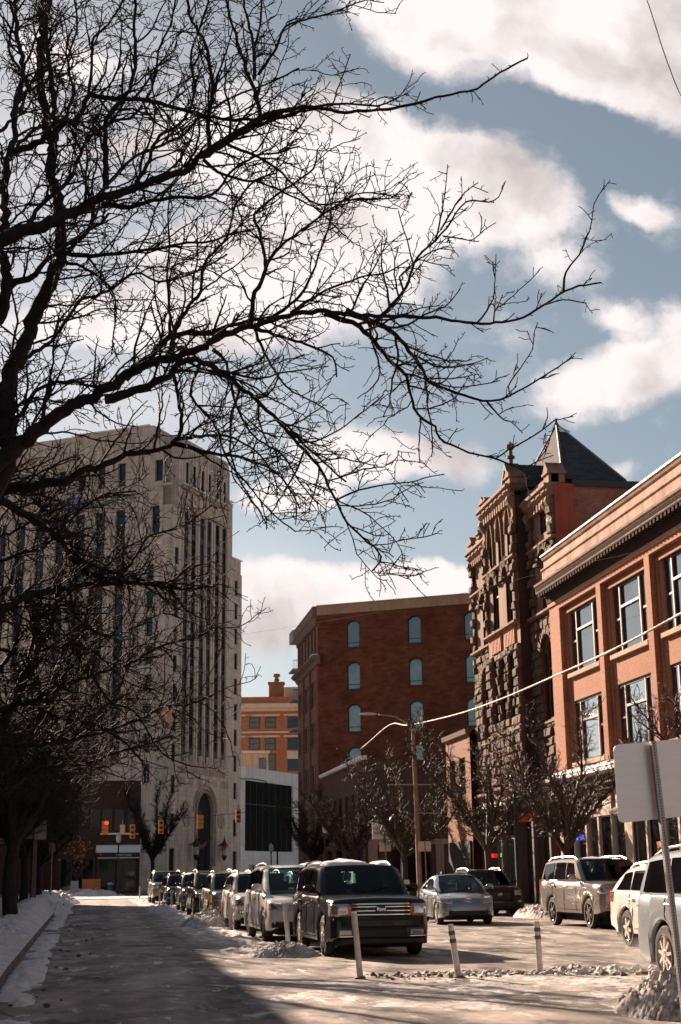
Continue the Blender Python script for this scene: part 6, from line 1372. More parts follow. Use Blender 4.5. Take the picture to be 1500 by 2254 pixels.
def build_limbs(root, limbs, seed, opt, dens=1.0):
    rs = np.random.default_rng(seed); TB = Tubes(); TT = Tubes()
    for pts, w0, w1, Y0, Y1, o_, wp in limbs:
        n = len(pts); L = np.concatenate([[0], np.cumsum([math.dist(a, b) for a, b in zip(pts[:-1], pts[1:])])]); L /= L[-1]
        P = np.array([at_y(x, y, Y0 + (Y1 - Y0) * t + .10 * math.sin(7 * t + pts[0][0])) for (x, y), t in zip(pts, L)])
        wd = w0 * (w1 / w0) ** (L ** .8); r = wd / 2 * np.array([float((p - CAM) @ fwd) for p in P]) / FPX
        P, r = resample(P, r, .06); P = P + rs.normal(size=P.shape) * np.minimum(.012, r * .35)[:, None]; r = r * (1 + rs.normal(size=len(r)) * .05)
        TB.add(P, r, 10 if w0 > 30 else 7)
        oo = [dict(opt[0])] + opt[1:]
        Lw = np.linalg.norm(np.diff(P, axis=0), axis=1).sum(); thin = w0 <= 6
        oo[0]['len'] = min(opt[0]['len'], .35 * Lw + .15) * (.55 if thin else 1); oo[0]['gap'] = opt[0]['gap'] * (1.9 if w0 < 8 else 1.0) / dens; oo[0]['start'] = .02 if w0 > 30 else .10
        if P[:, 0].max() > 2.9 and w1 <= 4:     # the long outer tips are sparse
            k = int(len(P) * .55); a, b = P[:k], r[:k]
            if len(a) > 3: twigs(TT, rs, a, b, oo)
            o2 = [dict(opt[0], len=.22, gap=.30, r=.005, start=0), dict(opt[1], len=.09, gap=.07)]; twigs(TT, rs, P[k:], r[k:], o2)
        else: twigs(TT, rs, P, r, oo)
        twigs(TT, rs, P, np.maximum(r, .004), [dict(SPUR[0], gap=.09, len=.045 + float(np.median(r)) * 1.1)])
    TB.build('limbs', M_BARK, root); TT.build('crown', M_TWIG, root)
p0 = at_y(-150, 1120, 12.2)
t1 = empty('bare_tree', (p0[0] - .9, 12.6, .13), 'large bare black-limbed tree whose boughs sweep across the sky', 'tree')
tk = Tubes(); base = np.array(t1.location)
P, r = resample([base, base + (0.02, 0, 1.2), base + (.12, -.05, 2.4), np.array(at_y(-150, 1250, 12.4)), np.array(at_y(-90, 1160, 12.4))], [.30, .23, .21, .19, .16], .12); tk.add(P, r, 14)
P, r = resample([base + (.05, 0, 1.9), np.array(at_y(-230, 1200, 12.3)), np.array(at_y(-150, 1120, 12.2))], [.17, .15, .13], .12); tk.add(P, r, 12)
P, r = resample([np.array(at_y(-90, 1160, 12.4)), np.array(at_y(-160, 900, 12.3)), np.array(at_y(-150, 700, 12.3)), np.array(at_y(-140, 575, 12.2))], [.15, .13, .12, .11], .12); tk.add(P, r, 12)
tk.build('trunk', M_BARK, t1)
build_limbs(t1, NEAR, 5, OPT_NEAR)
# second tree, a little further up the pavement: lower boughs in front of the tower
OPT_B = [dict(start=.05, gap=.15, ang=(.5, 1.25), len=1.8, r=.018, rmin=.0065, seg=.11, kink=.16, zig=.16, tw=.07, trop=(.0, 0, .03), bias=(.1, 0, .3), taper=.4),
         dict(start=.05, gap=.13, ang=(.6, 1.3), len=.7, r=.009, rmin=.0055, seg=.08, kink=.2, zig=.2, tw=.08, k=3, bias=(.1, 0, .15)),
         dict(start=.05, gap=.14, ang=(.7, 1.5), len=.12, r=.006, rmin=.0042, seg=.045, kink=.3, zig=.3, k=3)]
SEC = [
 limb([(-90, 1400), (0, 1346), (60, 1312), (150, 1292), (250, 1284), (330, 1286), (380, 1278), (400, 1262), (424, 1240)], 46, 5, 20, 19.6), limb([(330, 1286), (400, 1296), (474, 1290)], 12, 5, 19.8, 19.4), limb([(370, 1290), (382, 1310), (410, 1342), (440, 1360)], 8, 3, 19.7, 19.5),
 limb([(-60, 1040), (0, 1096), (48, 1128), (120, 1178), (160, 1228), (200, 1262), (260, 1284)], 20, 12, 20.5, 20.0), limb([(160, 1228), (150, 1180), (110, 1130), (60, 1090)], 10, 5, 20.3, 20.8), limb([(90, 1150), (150, 1210), (220, 1250), (320, 1278)], 10, 6, 20, 19.7),
 limb([(-60, 1580), (0, 1562), (80, 1540), (160, 1502), (240, 1476), (288, 1460), (336, 1432), (386, 1412), (440, 1402), (470, 1380)], 18, 4, 21, 20), limb([(-60, 1640), (60, 1640), (173, 1625), (260, 1600), (330, 1572), (360, 1556), (410, 1552), (470, 1530)], 16, 4, 21.5, 20.5),
 limb([(60, 1310), (80, 1400), (60, 1480), (20, 1560), (-20, 1650)], 22, 24, 20.5, 21), limb([(130, 1300), (110, 1380), (70, 1440), (40, 1480)], 16, 12, 20.5, 21),
 limb([(0, 1480), (60, 1380), (110, 1340), (160, 1300)], 10, 6, 21, 20), limb([(250, 1284), (290, 1240), (330, 1180), (400, 1160), (470, 1110)], 8, 3, 19.8, 19.2),
 limb([(200, 1480), (240, 1540), (300, 1570), (350, 1650), (400, 1680), (450, 1690)], 7, 3, 20.6, 20.2), limb([(-30, 1250), (40, 1220), (100, 1200), (170, 1130), (230, 1090), (300, 1080)], 9, 4, 20, 19),
 limb([(150, 1292), (170, 1360), (230, 1400), (300, 1380), (360, 1350), (420, 1370)], 8, 3, 20, 19.4), limb([(-40, 1180), (30, 1170), (90, 1130), (140, 1070), (180, 1060), (230, 1120)], 8, 3, 20.6, 20),
 limb([(-40, 1760), (40, 1720), (110, 1690), (190, 1680), (260, 1655), (320, 1640), (380, 1620)], 12, 4, 22, 21),
 limb([(60, 1540), (130, 1580), (200, 1590), (280, 1640), (330, 1700)], 9, 3, 21.3, 21), limb([(-30, 1420), (60, 1440), (140, 1420), (200, 1430), (280, 1500), (340, 1520)], 9, 3, 20.8, 20.2),
]
p0 = at_y(-90, 1400, 20)
t2 = empty('bare_tree', (p0[0] - .5, 20.6, .13), 'second bare tree with dense twigs in front of the pale tower', 'tree', 'bare street trees along the left pavement')
tk = Tubes(); base = np.array(t2.location)
P, r = resample([base, base + (.0, 0, 1.5), base + (.1, -.1, 2.6), np.array(at_y(-90, 1400, 20)), np.array(at_y(-60, 1040, 20.5)) + (-.1, 0, .1)], [.26, .2, .19, .15, .07], .15); tk.add(P, r, 12)
P, r = resample([base + (0, 0, 1.7), np.array(at_y(-60, 1640, 21.5)) + (-.1, 0, 0), np.array(at_y(-60, 1580, 21))], [.13, .08, .06], .15); tk.add(P, r, 9)
tk.build('trunk', M_BARK, t2)
build_limbs(t2, SEC, 9, OPT_B, 1.7)

# freely grown street trees
def street_tree(loc, H, spread, seed, label, group, th, mats, opts, nl=6, name='bare_tree', lean=(0, 0), fork=.28, up=.05, tr=None):
    rs = np.random.default_rng(seed); root = empty(name, loc, label, 'tree', group); base = np.array(loc, float)
    TB = Tubes(); TT = Tubes(); fk = base + np.array([lean[0], lean[1], H * fork]); tr = tr or H * .022
    P, r = resample([base, (base + fk) / 2 + rs.normal(size=3) * (.08, .08, 0), fk], [tr * 1.25, tr, tr * .9], .3); TB.add(P, r, 10)
    for i in range(nl):
        az = 2 * pi * (i + rs.uniform(-.3, .3)) / nl; out = rs.uniform(.55, 1.0) * spread; hz = H * rs.uniform(.55, .98)
        tip = fk + np.array([cos(az) * out, sin(az) * out, hz - H * fork]); mid = fk + (tip - fk) * .5 + np.array([cos(az), sin(az), 0]) * out * .16 + np.array([0, 0, H * up]) + rs.normal(size=3) * .18
        P, r = resample([fk - (0, 0, .1), fk + (mid - fk) * .45 + rs.normal(size=3) * .1, mid, mid + (tip - mid) * .5 + rs.normal(size=3) * .2, tip], [tr * .62, tr * .5, tr * .36, tr * .2, th * 1.5], .22); P += rs.normal(size=P.shape) * .02; TB.add(P, r, 7); twigs(TT, rs, P, r, opts)
    TB.build('trunk', mats[0], root); TT.build('crown', mats[1], root); return root
def optS(th, ln=1.5, gap=.30, up=.06):
    return [dict(start=.12, gap=gap, ang=(.4, 1.2), len=ln, r=th * 2.6, rmin=th * .9, seg=.14, kink=.19, zig=.18, tw=.10, trop=(0, 0, up), bias=(0, 0, .35), taper=.35),
            dict(start=.05, gap=.15, ang=(.4, 1.0), len=ln * .5, r=th * 1.3, rmin=th * .75, seg=.10, kink=.22, zig=.22, tw=.10, k=3, trop=(0, 0, up), bias=(0, 0, .3)),
            dict(start=.15, gap=.16, ang=(.6, 1.3), len=.13, r=th * .7, rmin=th * .6, seg=.06, kink=.25, zig=.2, k=3)]
GL = 'bare street trees along the left pavement'; GRt = 'bare street trees along the right pavement'
for x, y, H, sp, sd_, lab in ((-3.05, 31.5, 9.0, 4.6, 21, 'third bare tree from the camera on the left pavement, trunk just off the picture'),
                              (-2.75, 46.4, 9.5, 4.6, 22, 'bare tree with thick dark trunk standing on the snowy left pavement near the kerb'),
                              (-3.6, 60.5, 9.5, 4.6, 23, 'bare tree behind the brown steel pole on the left pavement'),
                              (-4.0, 76, 9.0, 4.4, 24, 'bare tree far up the left pavement beside the snow heaps'), (-3.9, 92, 8.5, 4.2, 25, 'farthest bare tree at the corner of the left pavement')):
    th = .0035 + y * .00012
    street_tree((x, y, .13), H, sp, sd_, lab, GL, th, (M_BARK, M_TWIG), optS(th, 1.8, .15, .02), 12, fork=.27)
for x, y, H, sp, sd_, lab in ((16.35, 35.5, 7.3, 3.2, 31, 'bare pruned tree at the right edge in front of the orange brick building'),
                              (16.4, 50.6, 7.7, 3.5, 32, 'bare pruned tree behind the large silver-brown wagon, forked low'),
                              (16.4, 61.5, 8.6, 3.8, 33, 'bare pruned tree in front of the ornate stone building'),
                              (16.4, 79.3, 8.8, 4.2, 34, 'bare pruned tree beside the street clock'),
                              (16.6, 97, 9.0, 4.2, 35, 'dark bare tree in front of the low dark shop row'), (16.8, 118, 9.0, 3.6, 36, 'bare tree in front of the black glass wall'), (4.6, 141.5, 11, 4.2, 37, 'bare tree before the arched tower doorway')):
    th = .0050 + y * .00010
    street_tree((x, y, .13), H, sp, sd_, lab, GRt if y < 130 else None, th, (M_BARK2, M_TWIG2) if y < 90 else (M_BARK, M_TWIG), optS(th, 1.3, .095, .05 + .06 * ((sd_ * 7) % 3) / 2), 10 + (sd_ * 5) % 5, fork=.28 + .03 * ((sd_ * 3) % 3), up=.05, tr=H * .018)
# plastic bag snagged in the twigs
bp = at_y(367, 1578, 20.5)
m = MB(); m.grid(lambda u, v: (bp[0] + .13 * (u - .5) + .05 * math.sin(9 * v), bp[1] + .05 * math.sin(7 * u + 5 * v), bp[2] + .24 * (v - .5) + .05 * math.sin(8 * u)), np.linspace(0, 1, 9), np.linspace(0, 1, 9))
bg_ = m.build('plastic_bag', simple('film_plastic', (.75, .55, .42), .3), smooth=60, uv=False); md = bg_.modifiers.new('s', 'SOLIDIFY'); md.thickness = .003
setp(bg_, 'crumpled pale plastic bag snagged in the twigs before the tower', 'bag')
# ------------------------------------------------------------------ street furniture
M_POLE = simple('galvanised', (.34, .30, .27), .45, metal=.6); M_BROWNP = simple('brown_pole', (.11, .065, .045), .5); M_SIGNB = simple('bare_aluminium', (.56, .52, .51), .42, metal=.55, var=.06, scale=2)
M_BOLL = simple('bollard_plastic', (.56, .53, .49), .55, var=.25, scale=10); M_BAND = simple('bollard_band', (.08, .075, .07), .45)
M_YEL = simple('bollard_yellow', (.62, .32, .03), .5); M_GRN = simple('bollard_green', (.02, .12, .09), .5)
# bollards: one built with its parts, then copied
def make_bollard(yel=False):
    root = empty('bollard', (0, 0, 0), 'bollard', 'bollard', 'flexible posts along the parking lane')
    b = MB(); b.lathe([(.045, .0), (.042, .2), (.041, .9), (.038, .93)], (0, 0, .02), 12)
    for v in range(len(b.v)): p = b.v[v]; b.v[v] = (p[0] * 1.1, p[1] * .72, p[2])
    b.build('post', M_YEL if yel else M_BOLL, root, smooth=50, local=True)
    q = MB(); q.lathe([(.085, .0), (.08, .03), (.06, .04)], (0, 0, 0), 12); q.build('base', M_BAND, root, smooth=50, local=True)
    for z in ((.42, .62) if yel else (.62, .76)):
        c = MB(); c.lathe([(.0455, 0), (.0455, .07 if not yel else .08)], (0, 0, z), 12)
        for v in range(len(c.v)): p = c.v[v]; c.v[v] = (p[0] * 1.1, p[1] * .76, p[2])
        c.build('band', M_GRN if yel else M_BAND, root, smooth=50, local=True)
    return root
def dup(root):
    r = root.copy(); COL.objects.link(r)
    for ch in list(root.children):
        c = ch.copy(); COL.objects.link(c); c.parent = r
    return r
b0 = make_bollard(); used = False
BL = [((3.76, 21.56), 1.0, (-.02, .09), 'pale leaning post in front of the black boxy car grille, nearest the cycle lane', False), ((3.68, 29.24), .98, (0, .09), 'pale leaning post in front of the white minivan lamp', False),
      ((5.19, 21.36), .80, (0, .13), 'leaning post with worn bands in the snow right of the black boxy car', True), ((6.6, 21.91), .80, (.0, .03), 'black banded post in the gritty slush before the big silver-brown wagon', True),
      ((3.66, 42.6), .98, (0, .06), 'pale post at the wing of the pearl white car', False), ((3.55, 53.9), .95, (0, .03), 'pale post beside the champagne parked car', False), ((3.5, 61.5), .95, (0, .05), 'pale post beside the wide black windscreen car', False),
      ((3.25, 70.4), .95, (0, .02), 'bluish post beside the snow roofed navy car', False), ((3.1, 82), .95, (0, 0), 'far pale post beside the brown parked car', False), ((2.9, 95), .95, (0, 0), 'far post beside the last car of the row', False), ((2.75, 112), .95, (0, .02), 'farthest post, past the last parked car', False)]
for (x, y), sc_, (lx, ly), lab, band in BL:
    o = b0 if not used else dup(b0); used = True
    o.location = (x, y, 0); o.scale = (1, 1, sc_); o.rotation_euler = (0, -ly, R(random.uniform(-10, 10))); o['label'] = lab
    if not band:
        for ch in list(o.children):
            if ch.name.startswith('band') and o is not b0: bpy.data.objects.remove(ch)
for ch in list(b0.children):
    if ch.name.startswith('band'): bpy.data.objects.remove(ch)
yb = make_bollard(True); yb.location = (3.42, 47.3, 0); yb.rotation_euler = (0, -.01, 0); yb['label'] = 'yellow post with dark green bands in the snow heap'; yb['group'] = 'yellow banded post'

# big sign seen from behind, on a leaning perforated post
sg = empty('road_sign', (5.0, 12.4, 0), 'large blank-backed road sign on a leaning perforated steel post at the right edge', 'sign')
tl_, tr_, br_, bl_ = [at_y(*p, 12.0) for p in ((1350, 1640), (1650, 1612), (1662, 1795), (1362, 1812))]
tl_, tr_, br_, bl_ = map(Vector, (tl_, tr_, br_, bl_)); ux = (tr_ - tl_); uz = (bl_ - tl_); W_, H_ = ux.length, uz.length; ux.normalize(); uz.normalize(); nn = ux.cross(uz)
m = MB(); out = []
for cx, cy, a0 in ((.05, .05, 180), (W_ - .05, .05, 270), (W_ - .05, H_ - .05, 0), (.05, H_ - .05, 90)):
    for k in range(5): a = R(a0 + k * 22.5); out.append((cx + .05 * cos(a), cy + .05 * sin(a)))
fr2 = [tuple(tl_ + ux * a + uz * b) for a, b in out]; bk2 = [tuple(tl_ + ux * a + uz * b + Vector((0, .004, 0))) for a, b in out]
m.face(fr2); m.face(bk2[::-1])
for i in range(len(out)): j = (i + 1) % len(out); m.face([fr2[i], fr2[j], bk2[j], bk2[i]])
t = NT('sign_back'); n_ = t.noise(t.co('Object', (1, 1, 8)), 3, 5); sc1 = t.noise(t.co('Object', (6, 6, 1)), 9, 2); c = t.ramp(n_, [(.3, (.82, .75, .72)), (.7, (.90, .83, .80))])
t.set(Base_Color=c, Metallic=.55, Roughness=.38); m.build('panel', t.m, sg)
pt0, pt1 = Vector(at_y(1437, 1632, 11.93)), Vector(at_y(1508, 2235, 11.93)); dz = (pt1 - pt0).normalized(); pt1 = pt0 + dz * (pt0.z / -dz.z + .02)
sdx = Vector((1, 0, 0)); sdy = dz.cross(sdx).normalized(); sdx = sdy.cross(dz).normalized()
# square steel tube with real rows of punched holes down the faces
def post_seg(m, z0, z1, hw_=.0235):
    hole = .0055; pitch = .0254; n = int((z1 - z0) / pitch)
    def P(a, b, t_): v = pt0 + dz * t_ + sdx * a + sdy * b; return tuple(v)
    for k in range(4):
        ca, sa = cos(k * pi / 2), sin(k * pi / 2)
        def Q(u, t_): return P(u * ca - hw_ * sa, u * sa + hw_ * ca, t_)
        m.face([Q(-hw_, z0), Q(-hole, z0), Q(-hole, z1), Q(-hw_, z1)]); m.face([Q(hole, z0), Q(hw_, z0), Q(hw_, z1), Q(hole, z1)])
        for i in range(n):
            a = z0 + i * pitch; m.face([Q(-hole, a), Q(hole, a), Q(hole, a + pitch * .52), Q(-hole, a + pitch * .52)])
m = MB(); Lp = (pt1 - pt0).length; post_seg(m, 0, Lp); m.build('post', simple('steel_post', (.42, .39, .37), .45, metal=.5), sg)
m = MB()
def P4(a, b, t_): return tuple(pt0 + dz * t_ + sdx * a + sdy * b)
h_ = .021; q4 = ((-h_, -h_), (h_, -h_), (h_, h_), (-h_, h_))
for i in range(4): (a, b), (c_, d_) = q4[i], q4[(i + 1) % 4]; m.face([P4(a, b, .0), P4(c_, d_, .0), P4(c_, d_, Lp), P4(a, b, Lp)])
m.build('post_core', M_VOID, sg)
m = MB()
for t_ in (.09, .36, .62): m.tube([P4(0, -.03, t_), P4(0, -.038, t_)], .009, 8)
m.build('bolt', M_CHROME, sg)

def smallsign(label, X, px, py0, py1, pw, mat=M_SIGNB, group='small signs seen from behind on the right kerb', y=None, post=M_POLE, lean=0):
    a, b = at_x(px, py0, X), at_x(px, py1, X)
    if y: a, b = at_y(px, py0, y), at_y(px, py1, y)
    k = np.linalg.norm(a - CAM) / 3232 * pw
    s = empty('road_sign', (a[0], a[1], .1), label, 'sign', group)
    m = MB(); m.box(a[0] - k / 2, a[0] + k / 2, a[1] - .01, a[1] - .004, b[2], a[2]); m.build('panel', mat, s)
    m = MB(); m.tube([(a[0], a[1] - .035, a[2] - .02), (a[0] + lean, a[1] - .035, .1)], .03, 8); m.build('post', post, s); return s
smallsign('tan-backed small sign just left of the utility pole', 15.6, 848, 1853, 1874, 26, lean=.12); smallsign('tan-backed small sign just right of the utility pole', 15.6, 935, 1852, 1874, 28, lean=.06)
# utility pole with street light arm and string of cable
up = empty('utility_pole', (16.0, 73.5, 0), 'tall brown utility pole with crossarm and street light on the right pavement', 'pole')
m = MB(); m.tube([(15.98, 73.5, 0), (15.9, 73.5, 5), (15.8, 73.5, 9.2)], [.15, .12, .09], 10); m.build('shaft', simple('pole_wood', (.30, .19, .135), .7, var=.3, scale=3), up)
m = MB(); m.tube([(15.8, 73.5, 9.0), (14.9, 73.5, 9.55), (14.0, 73.5, 9.65)], .04, 6); ar = m.build('arm', M_POLE, up)
m = MB(); m.lathe([(.03, -.5), (.11, -.42), (.16, -.1), (.12, .3), (.04, .42)], (13.5, 73.5, 9.67), 10, axis='x')
for i in range(len(m.v)): v = m.v[i]; m.v[i] = (v[0], v[1], 9.67 + (v[2] - 9.67) * .45)
m.build('lamp_head', M_SIGNB, up)
m = MB(); m.box(14.4, 17.3, 73.4, 73.48, 6.0, 6.06); m.box(15.9, 17.0, 73.3, 73.36, 4.55, 4.6); m.build('crossarm', M_POLE, up)
# thick lit cable slung over the street, thin wires
def cable(name, label, pts, r, mat, n=60, sag=0.0, twist=False):
    P = np.array(pts, float); Q, rr = resample(P, np.full(len(P), r), .4)
    m = MB(); m.tube([tuple(q) for q in Q], r, 6)
    if twist:
        s = []; t_ = 0
        for i in range(len(Q) - 1):
            for f in (0, .25, .5, .75): s.append(tuple(Q[i] + (Q[i + 1] - Q[i]) * f + np.array([0, cos(t_), sin(t_)]) * r * 1.1)); t_ += pi / 2
        m.tube(s, r * .55, 4)
    return setp(m.build(name, mat, uv=False, smooth=60), label, 'cable')
M_CAB = simple('pale_cable', (.40, .30, .235), .6); M_WIRE = simple('wire_black', (.02, .018, .017), .95, spec=.1)
cable('cable', 'thick pale twisted cable sagging across the right-hand facades', [at_y(750, 1682, 112), at_y(800, 1644, 100), at_y(858, 1596, 86), at_y(900, 1596, 78), at_y(1000, 1574, 62), at_y(1100, 1540, 52), at_y(1230, 1484, 42), at_y(1350, 1430, 35), at_y(1500, 1350, 29), at_y(1640, 1270, 25)], .026, M_CAB, twist=True)
cable('overhead_wire', 'thin wire running from the tower past the brick block to the cornice', [at_y(380, 1408, 100), at_y(530, 1396, 90), at_y(700, 1370, 76), at_y(880, 1338, 64), at_y(1040, 1300, 54), at_y(1220, 1255, 44), at_y(1400, 1215, 36), at_y(1600, 1160, 30)], .005, M_WIRE)
cable('overhead_wire', 'single dark wire falling down the upper right corner of the sky', [at_y(1400, -60, 19), at_y(1430, 15, 18), at_y(1455, 95, 17.4), at_y(1478, 160, 17), at_y(1500, 214, 16.6), at_y(1540, 300, 16)], .008, M_PLAST)
# signal span over the junction
yS = 118.0; sw = empty('signal_span', (5, yS, 0), 'wire span carrying the traffic lights over the junction', 'cable')
m = MB(); m.tube([at_y(60, 1800, yS), at_y(236, 1806, yS), at_y(355, 1806, yS), at_y(525, 1790, yS), at_y(700, 1770, yS)], .02, 5); m.build('wire', M_PLAST, sw)
def signal(px, py, label, side=0, red=False):
    p = at_y(px, py, yS); s = empty('traffic_light', (p[0], p[1], p[2]), label, 'traffic light', 'amber traffic lights hanging over the junction')
    m = MB(); m.box(p[0] - .20, p[0] + .20, yS - .12, yS + .12, p[2] - .55, p[2] + .55)
    for k in (-.36, 0, .36): m.box(p[0] - .26, p[0] + .26, yS - .3, yS - .121, p[2] + k - .15, p[2] + k + .15) if side else m.box(p[0] - .17, p[0] + .17, yS - .3, yS - .121, p[2] + k + .02, p[2] + k + .15)
    m.build('housing', simple('amber_housing', (.40, .145, .015), .6), s)
    m = MB()
    for k in (-.36, 0, .36): m.lathe([(.12, 0), (.12, -.02)], (p[0], yS - .122, p[2] + k - .03), 12, axis='y')
    m.build('lens', M_VOID, s)
    if red: m = MB(); m.lathe([(.15, 0), (.13, -.05)], (p[0] + .1, yS - .31, p[2] + .36), 12, axis='y'); m.build('lit_lens', simple('red_lit', (.9, .04, .01), emit=((1, .04, .01), .9)), s)
    m = MB(); m.tube([(p[0], yS, p[2] + .55), (p[0], yS, p[2] + .95)], .025, 5); m.build('hanger', M_PLAST, s)
signal(232, 1822, 'hanging signal with the red light lit', 1, True); signal(292, 1830, 'hanging signal seen against the dark brown brick shop building'); signal(355, 1820, 'hanging signal at the left corner of the pale tower'); signal(441, 1809, 'hanging signal in front of the arched tower doorway', 1); signal(525, 1796, 'hanging signal at the right edge of the pale tower')
p = at_y(270, 1826, yS); s = setp(MB().build('x', M_SIGNB) if False else empty('road_sign', tuple(p), 'tan blank-backed sign hanging between the signals', 'sign'), None)
m = MB(); m.box(p[0] - .2, p[0] + .2, yS - .02, yS, p[2] - .38, p[2] + .38); m.tube([(p[0], yS - .01, p[2] + .38), (p[0], yS, p[2] + .75)], .02, 5); m.build('panel', simple('tan_panel', (.42, .28, .19), .5), s)
# lamps with globe lanterns
def lamp(x, y, H, label, sc_=1.0):
    s = empty('street_lamp', (x, y, .13), label, 'street lamp', 'black lamp posts with white lanterns')
    m = MB(); m.lathe([(.22, 0), (.2, .25), (.14, .35), (.10, .9), (.075, 1.0), (.06, H - 1.0), (.09, H - .95), (.06, H - .85), (.10, H - .78), (.12, H - .72)], (x, y, .13), 12); m.build('post', M_BLACK, s, smooth=40)
    m = MB(); m.lathe([(.14, 0), (.2, .12), (.235, .4), (.23, .50)], (x, y, .13 + H - .72), 16); m.build('lantern', simple('opal_glass', (.62, .57, .54), .3, var=.04), s, smooth=50)
    m = MB(); m.lathe([(.25, 0), (.245, .04), (.12, .2), (.06, .26), (.03, .36), (.01, .4)], (x, y, .13 + H - .22), 16); m.build('cap', simple('opal_cap', (.5, .44, .4), .4), s, smooth=40)
lamp(16.6, 57.6, 5.35, 'lamp post with white lantern in front of the ornate stone building'); lamp(16.7, 110.5, 5.3, 'lamp post before the low dark shop row'); lamp(16.9, 149, 4.6, 'small distant lamp post before the white building'); lamp(1.25, 131.5, 5.2, 'distant lamp post before the dark brown brick shop building'); lamp(-3.3, 52.5, 5.0, 'black lamp post between trees on the snowy left pavement')
cb = empty('street_light', (16.6, 141, 0), 'distant cobra-head street light before the black glass wall', 'street light')
m = MB(); m.tube([(16.6, 141, 0), (16.6, 141, 8), (16.4, 141, 9.6), (15.4, 141, 10.6), (14.2, 141, 10.8)], [.1, .08, .06, .05, .05], 7); m.build('mast', M_PLAST, cb); m = MB(); m.box(12.9, 14.2, 140.9, 141.1, 10.75, 10.9); m.build('lamp_head', M_POLE, cb)
# drainpipe-like dark pole by the big wagon
m = MB(); m.tube([(16.9, 55.4, .13), (16.9, 55.4, 5.0)], .07, 8); m.lathe([(.11, 0), (.11, .16)], (16.9, 55.4, 2.35), 10); m.lathe([(.15, 0), (.12, .5), (.09, .8)], (16.9, 55.4, .13), 10); setp(m.build('pole', M_BLACK), 'slim black iron pole right of the white lantern', 'pole')
# blade sign of the far shop, street clock
bn = empty('shop_sign', (15.9, 84.6, .13), 'white hanging shop sign with star emblem on a dark post left of the street clock', 'sign')
a, b = at_y(820, 1813, 84.6), at_y(866, 1847, 84.6)
m = MB(); m.box(a[0], b[0], 84.6, 84.66, b[2], a[2]); m.box(a[0] - .03, b[0] + .03, 84.58, 84.68, a[2], a[2] + .06); m.build('board', simple('pale_board', (.50, .54, .62), .5, var=.05), bn)
m = MB(); m.tube([((a[0] + b[0]) / 2 + .1, 84.5, .13), ((a[0] + b[0]) / 2 + .1, 84.5, a[2] + .25)], .055, 8); m.build('post', M_BLACK, bn)
lettering('TRIVERAM', .225, ((a[0] + b[0]) / 2, 84.59, b[2] + .32), (1, 0, 0), (0, 0, 1), M_PLAST, bn, 'lettering', .004)
m = MB()
for k in range(8): t_ = k * pi / 4; m.face([((a[0] + b[0]) / 2 + .17 * cos(t_) - .1, 84.594, b[2] + .66 + .17 * sin(t_)), ((a[0] + b[0]) / 2 + .07 * cos(t_ + .39) - .1, 84.594, b[2] + .66 + .07 * sin(t_ + .39)), ((a[0] + b[0]) / 2 - .1, 84.594, b[2] + .66), ((a[0] + b[0]) / 2 + .07 * cos(t_ - .39) - .1, 84.594, b[2] + .66 + .07 * sin(t_ - .39))])
m.build('star_emblem', simple('bronze_mark', (.25, .15, .1), .5), bn)
ck = empty('street_clock', (17.35, 82.0, .13), 'round street clock with tan face behind the bare tree', 'clock'); p = at_y(886, 1819, 82)
m = MB(); m.lathe([(.78, 0), (.86, .12), (.86, .35), (.78, .45)], (p[0], 81.75, p[2]), 28, axis='y'); m.tube([(p[0], 82, .13), (p[0], 82, p[2] - .75)], [.16, .1], 10); m.build('case', M_BLACK, ck, smooth=40)
m = MB(); m.lathe([(.62, 0), (.62, -.015)], (p[0], 81.745, p[2]), 28, axis='y'); cf = m.build('dial', simple('clock_dial', (.50, .36, .26), .5, var=.05), ck)
m = MB()
for k in range(12): t_ = k * pi / 6; c0, s0 = cos(t_), sin(t_); m.face([(p[0] + c0 * .42 - s0 * .03, 81.725, p[2] + s0 * .42 + c0 * .03), (p[0] + c0 * .42 + s0 * .03, 81.725, p[2] + s0 * .42 - c0 * .03), (p[0] + c0 * .56 + s0 * .03, 81.725, p[2] + s0 * .56 - c0 * .03), (p[0] + c0 * .56 - s0 * .03, 81.725, p[2] + s0 * .56 + c0 * .03)])
m.box(p[0] - .02, p[0] + .38, 81.71, 81.72, p[2] - .02, p[2] + .02); m.tube([(p[0], 81.70, p[2]), (p[0] + .2, 81.70, p[2] - .22)], .02, 4); m.build('hands', M_BLACK, cf)

# ---- left pavement things
p = at_y(38, 1700, 62)
ls = empty('shop_sign', (p[0], 62, 3), 'white projecting shop sign with a green band on the left', 'sign')
a, b = at_y(-62, 1660, 62), at_y(75, 1745, 62)
m = MB(); m.box(a[0], b[0], 62, 62.12, b[2], a[2]); m.build('board', simple('white_board', (.30, .285, .29), .5, var=.05), ls)
c0, c1 = at_y(0, 1681, 62), at_y(0, 1722, 62)
m = MB(); m.box(a[0] + .02, b[0] - .16, 61.985, 61.999, c1[2], c0[2]); m.build('green_band', simple('deep_green', (.012, .10, .02), .5), ls)
m = MB(); m.box(a[0], b[0], 61.9, 62.2, a[2], a[2] + .12); m.build('snow_cap', M_ICE, ls)
m = MB(); m.tube([(a[0], 62.06, b[2] + .2), (-7.6, 62.06, b[2] + .2)], .03, 6); m.tube([(a[0], 62.06, a[2] - .2), (-7.6, 62.06, a[2] - .2)], .03, 6); m.build('bracket', M_BLACK, ls)
q = at_y(20, 1733, 62); lettering('LOCKERS', .34, (q[0] + .1, 61.97, q[2]), (1, 0, 0), (0, 0, 1), M_BLACK, ls, 'lettering', .006, .006)
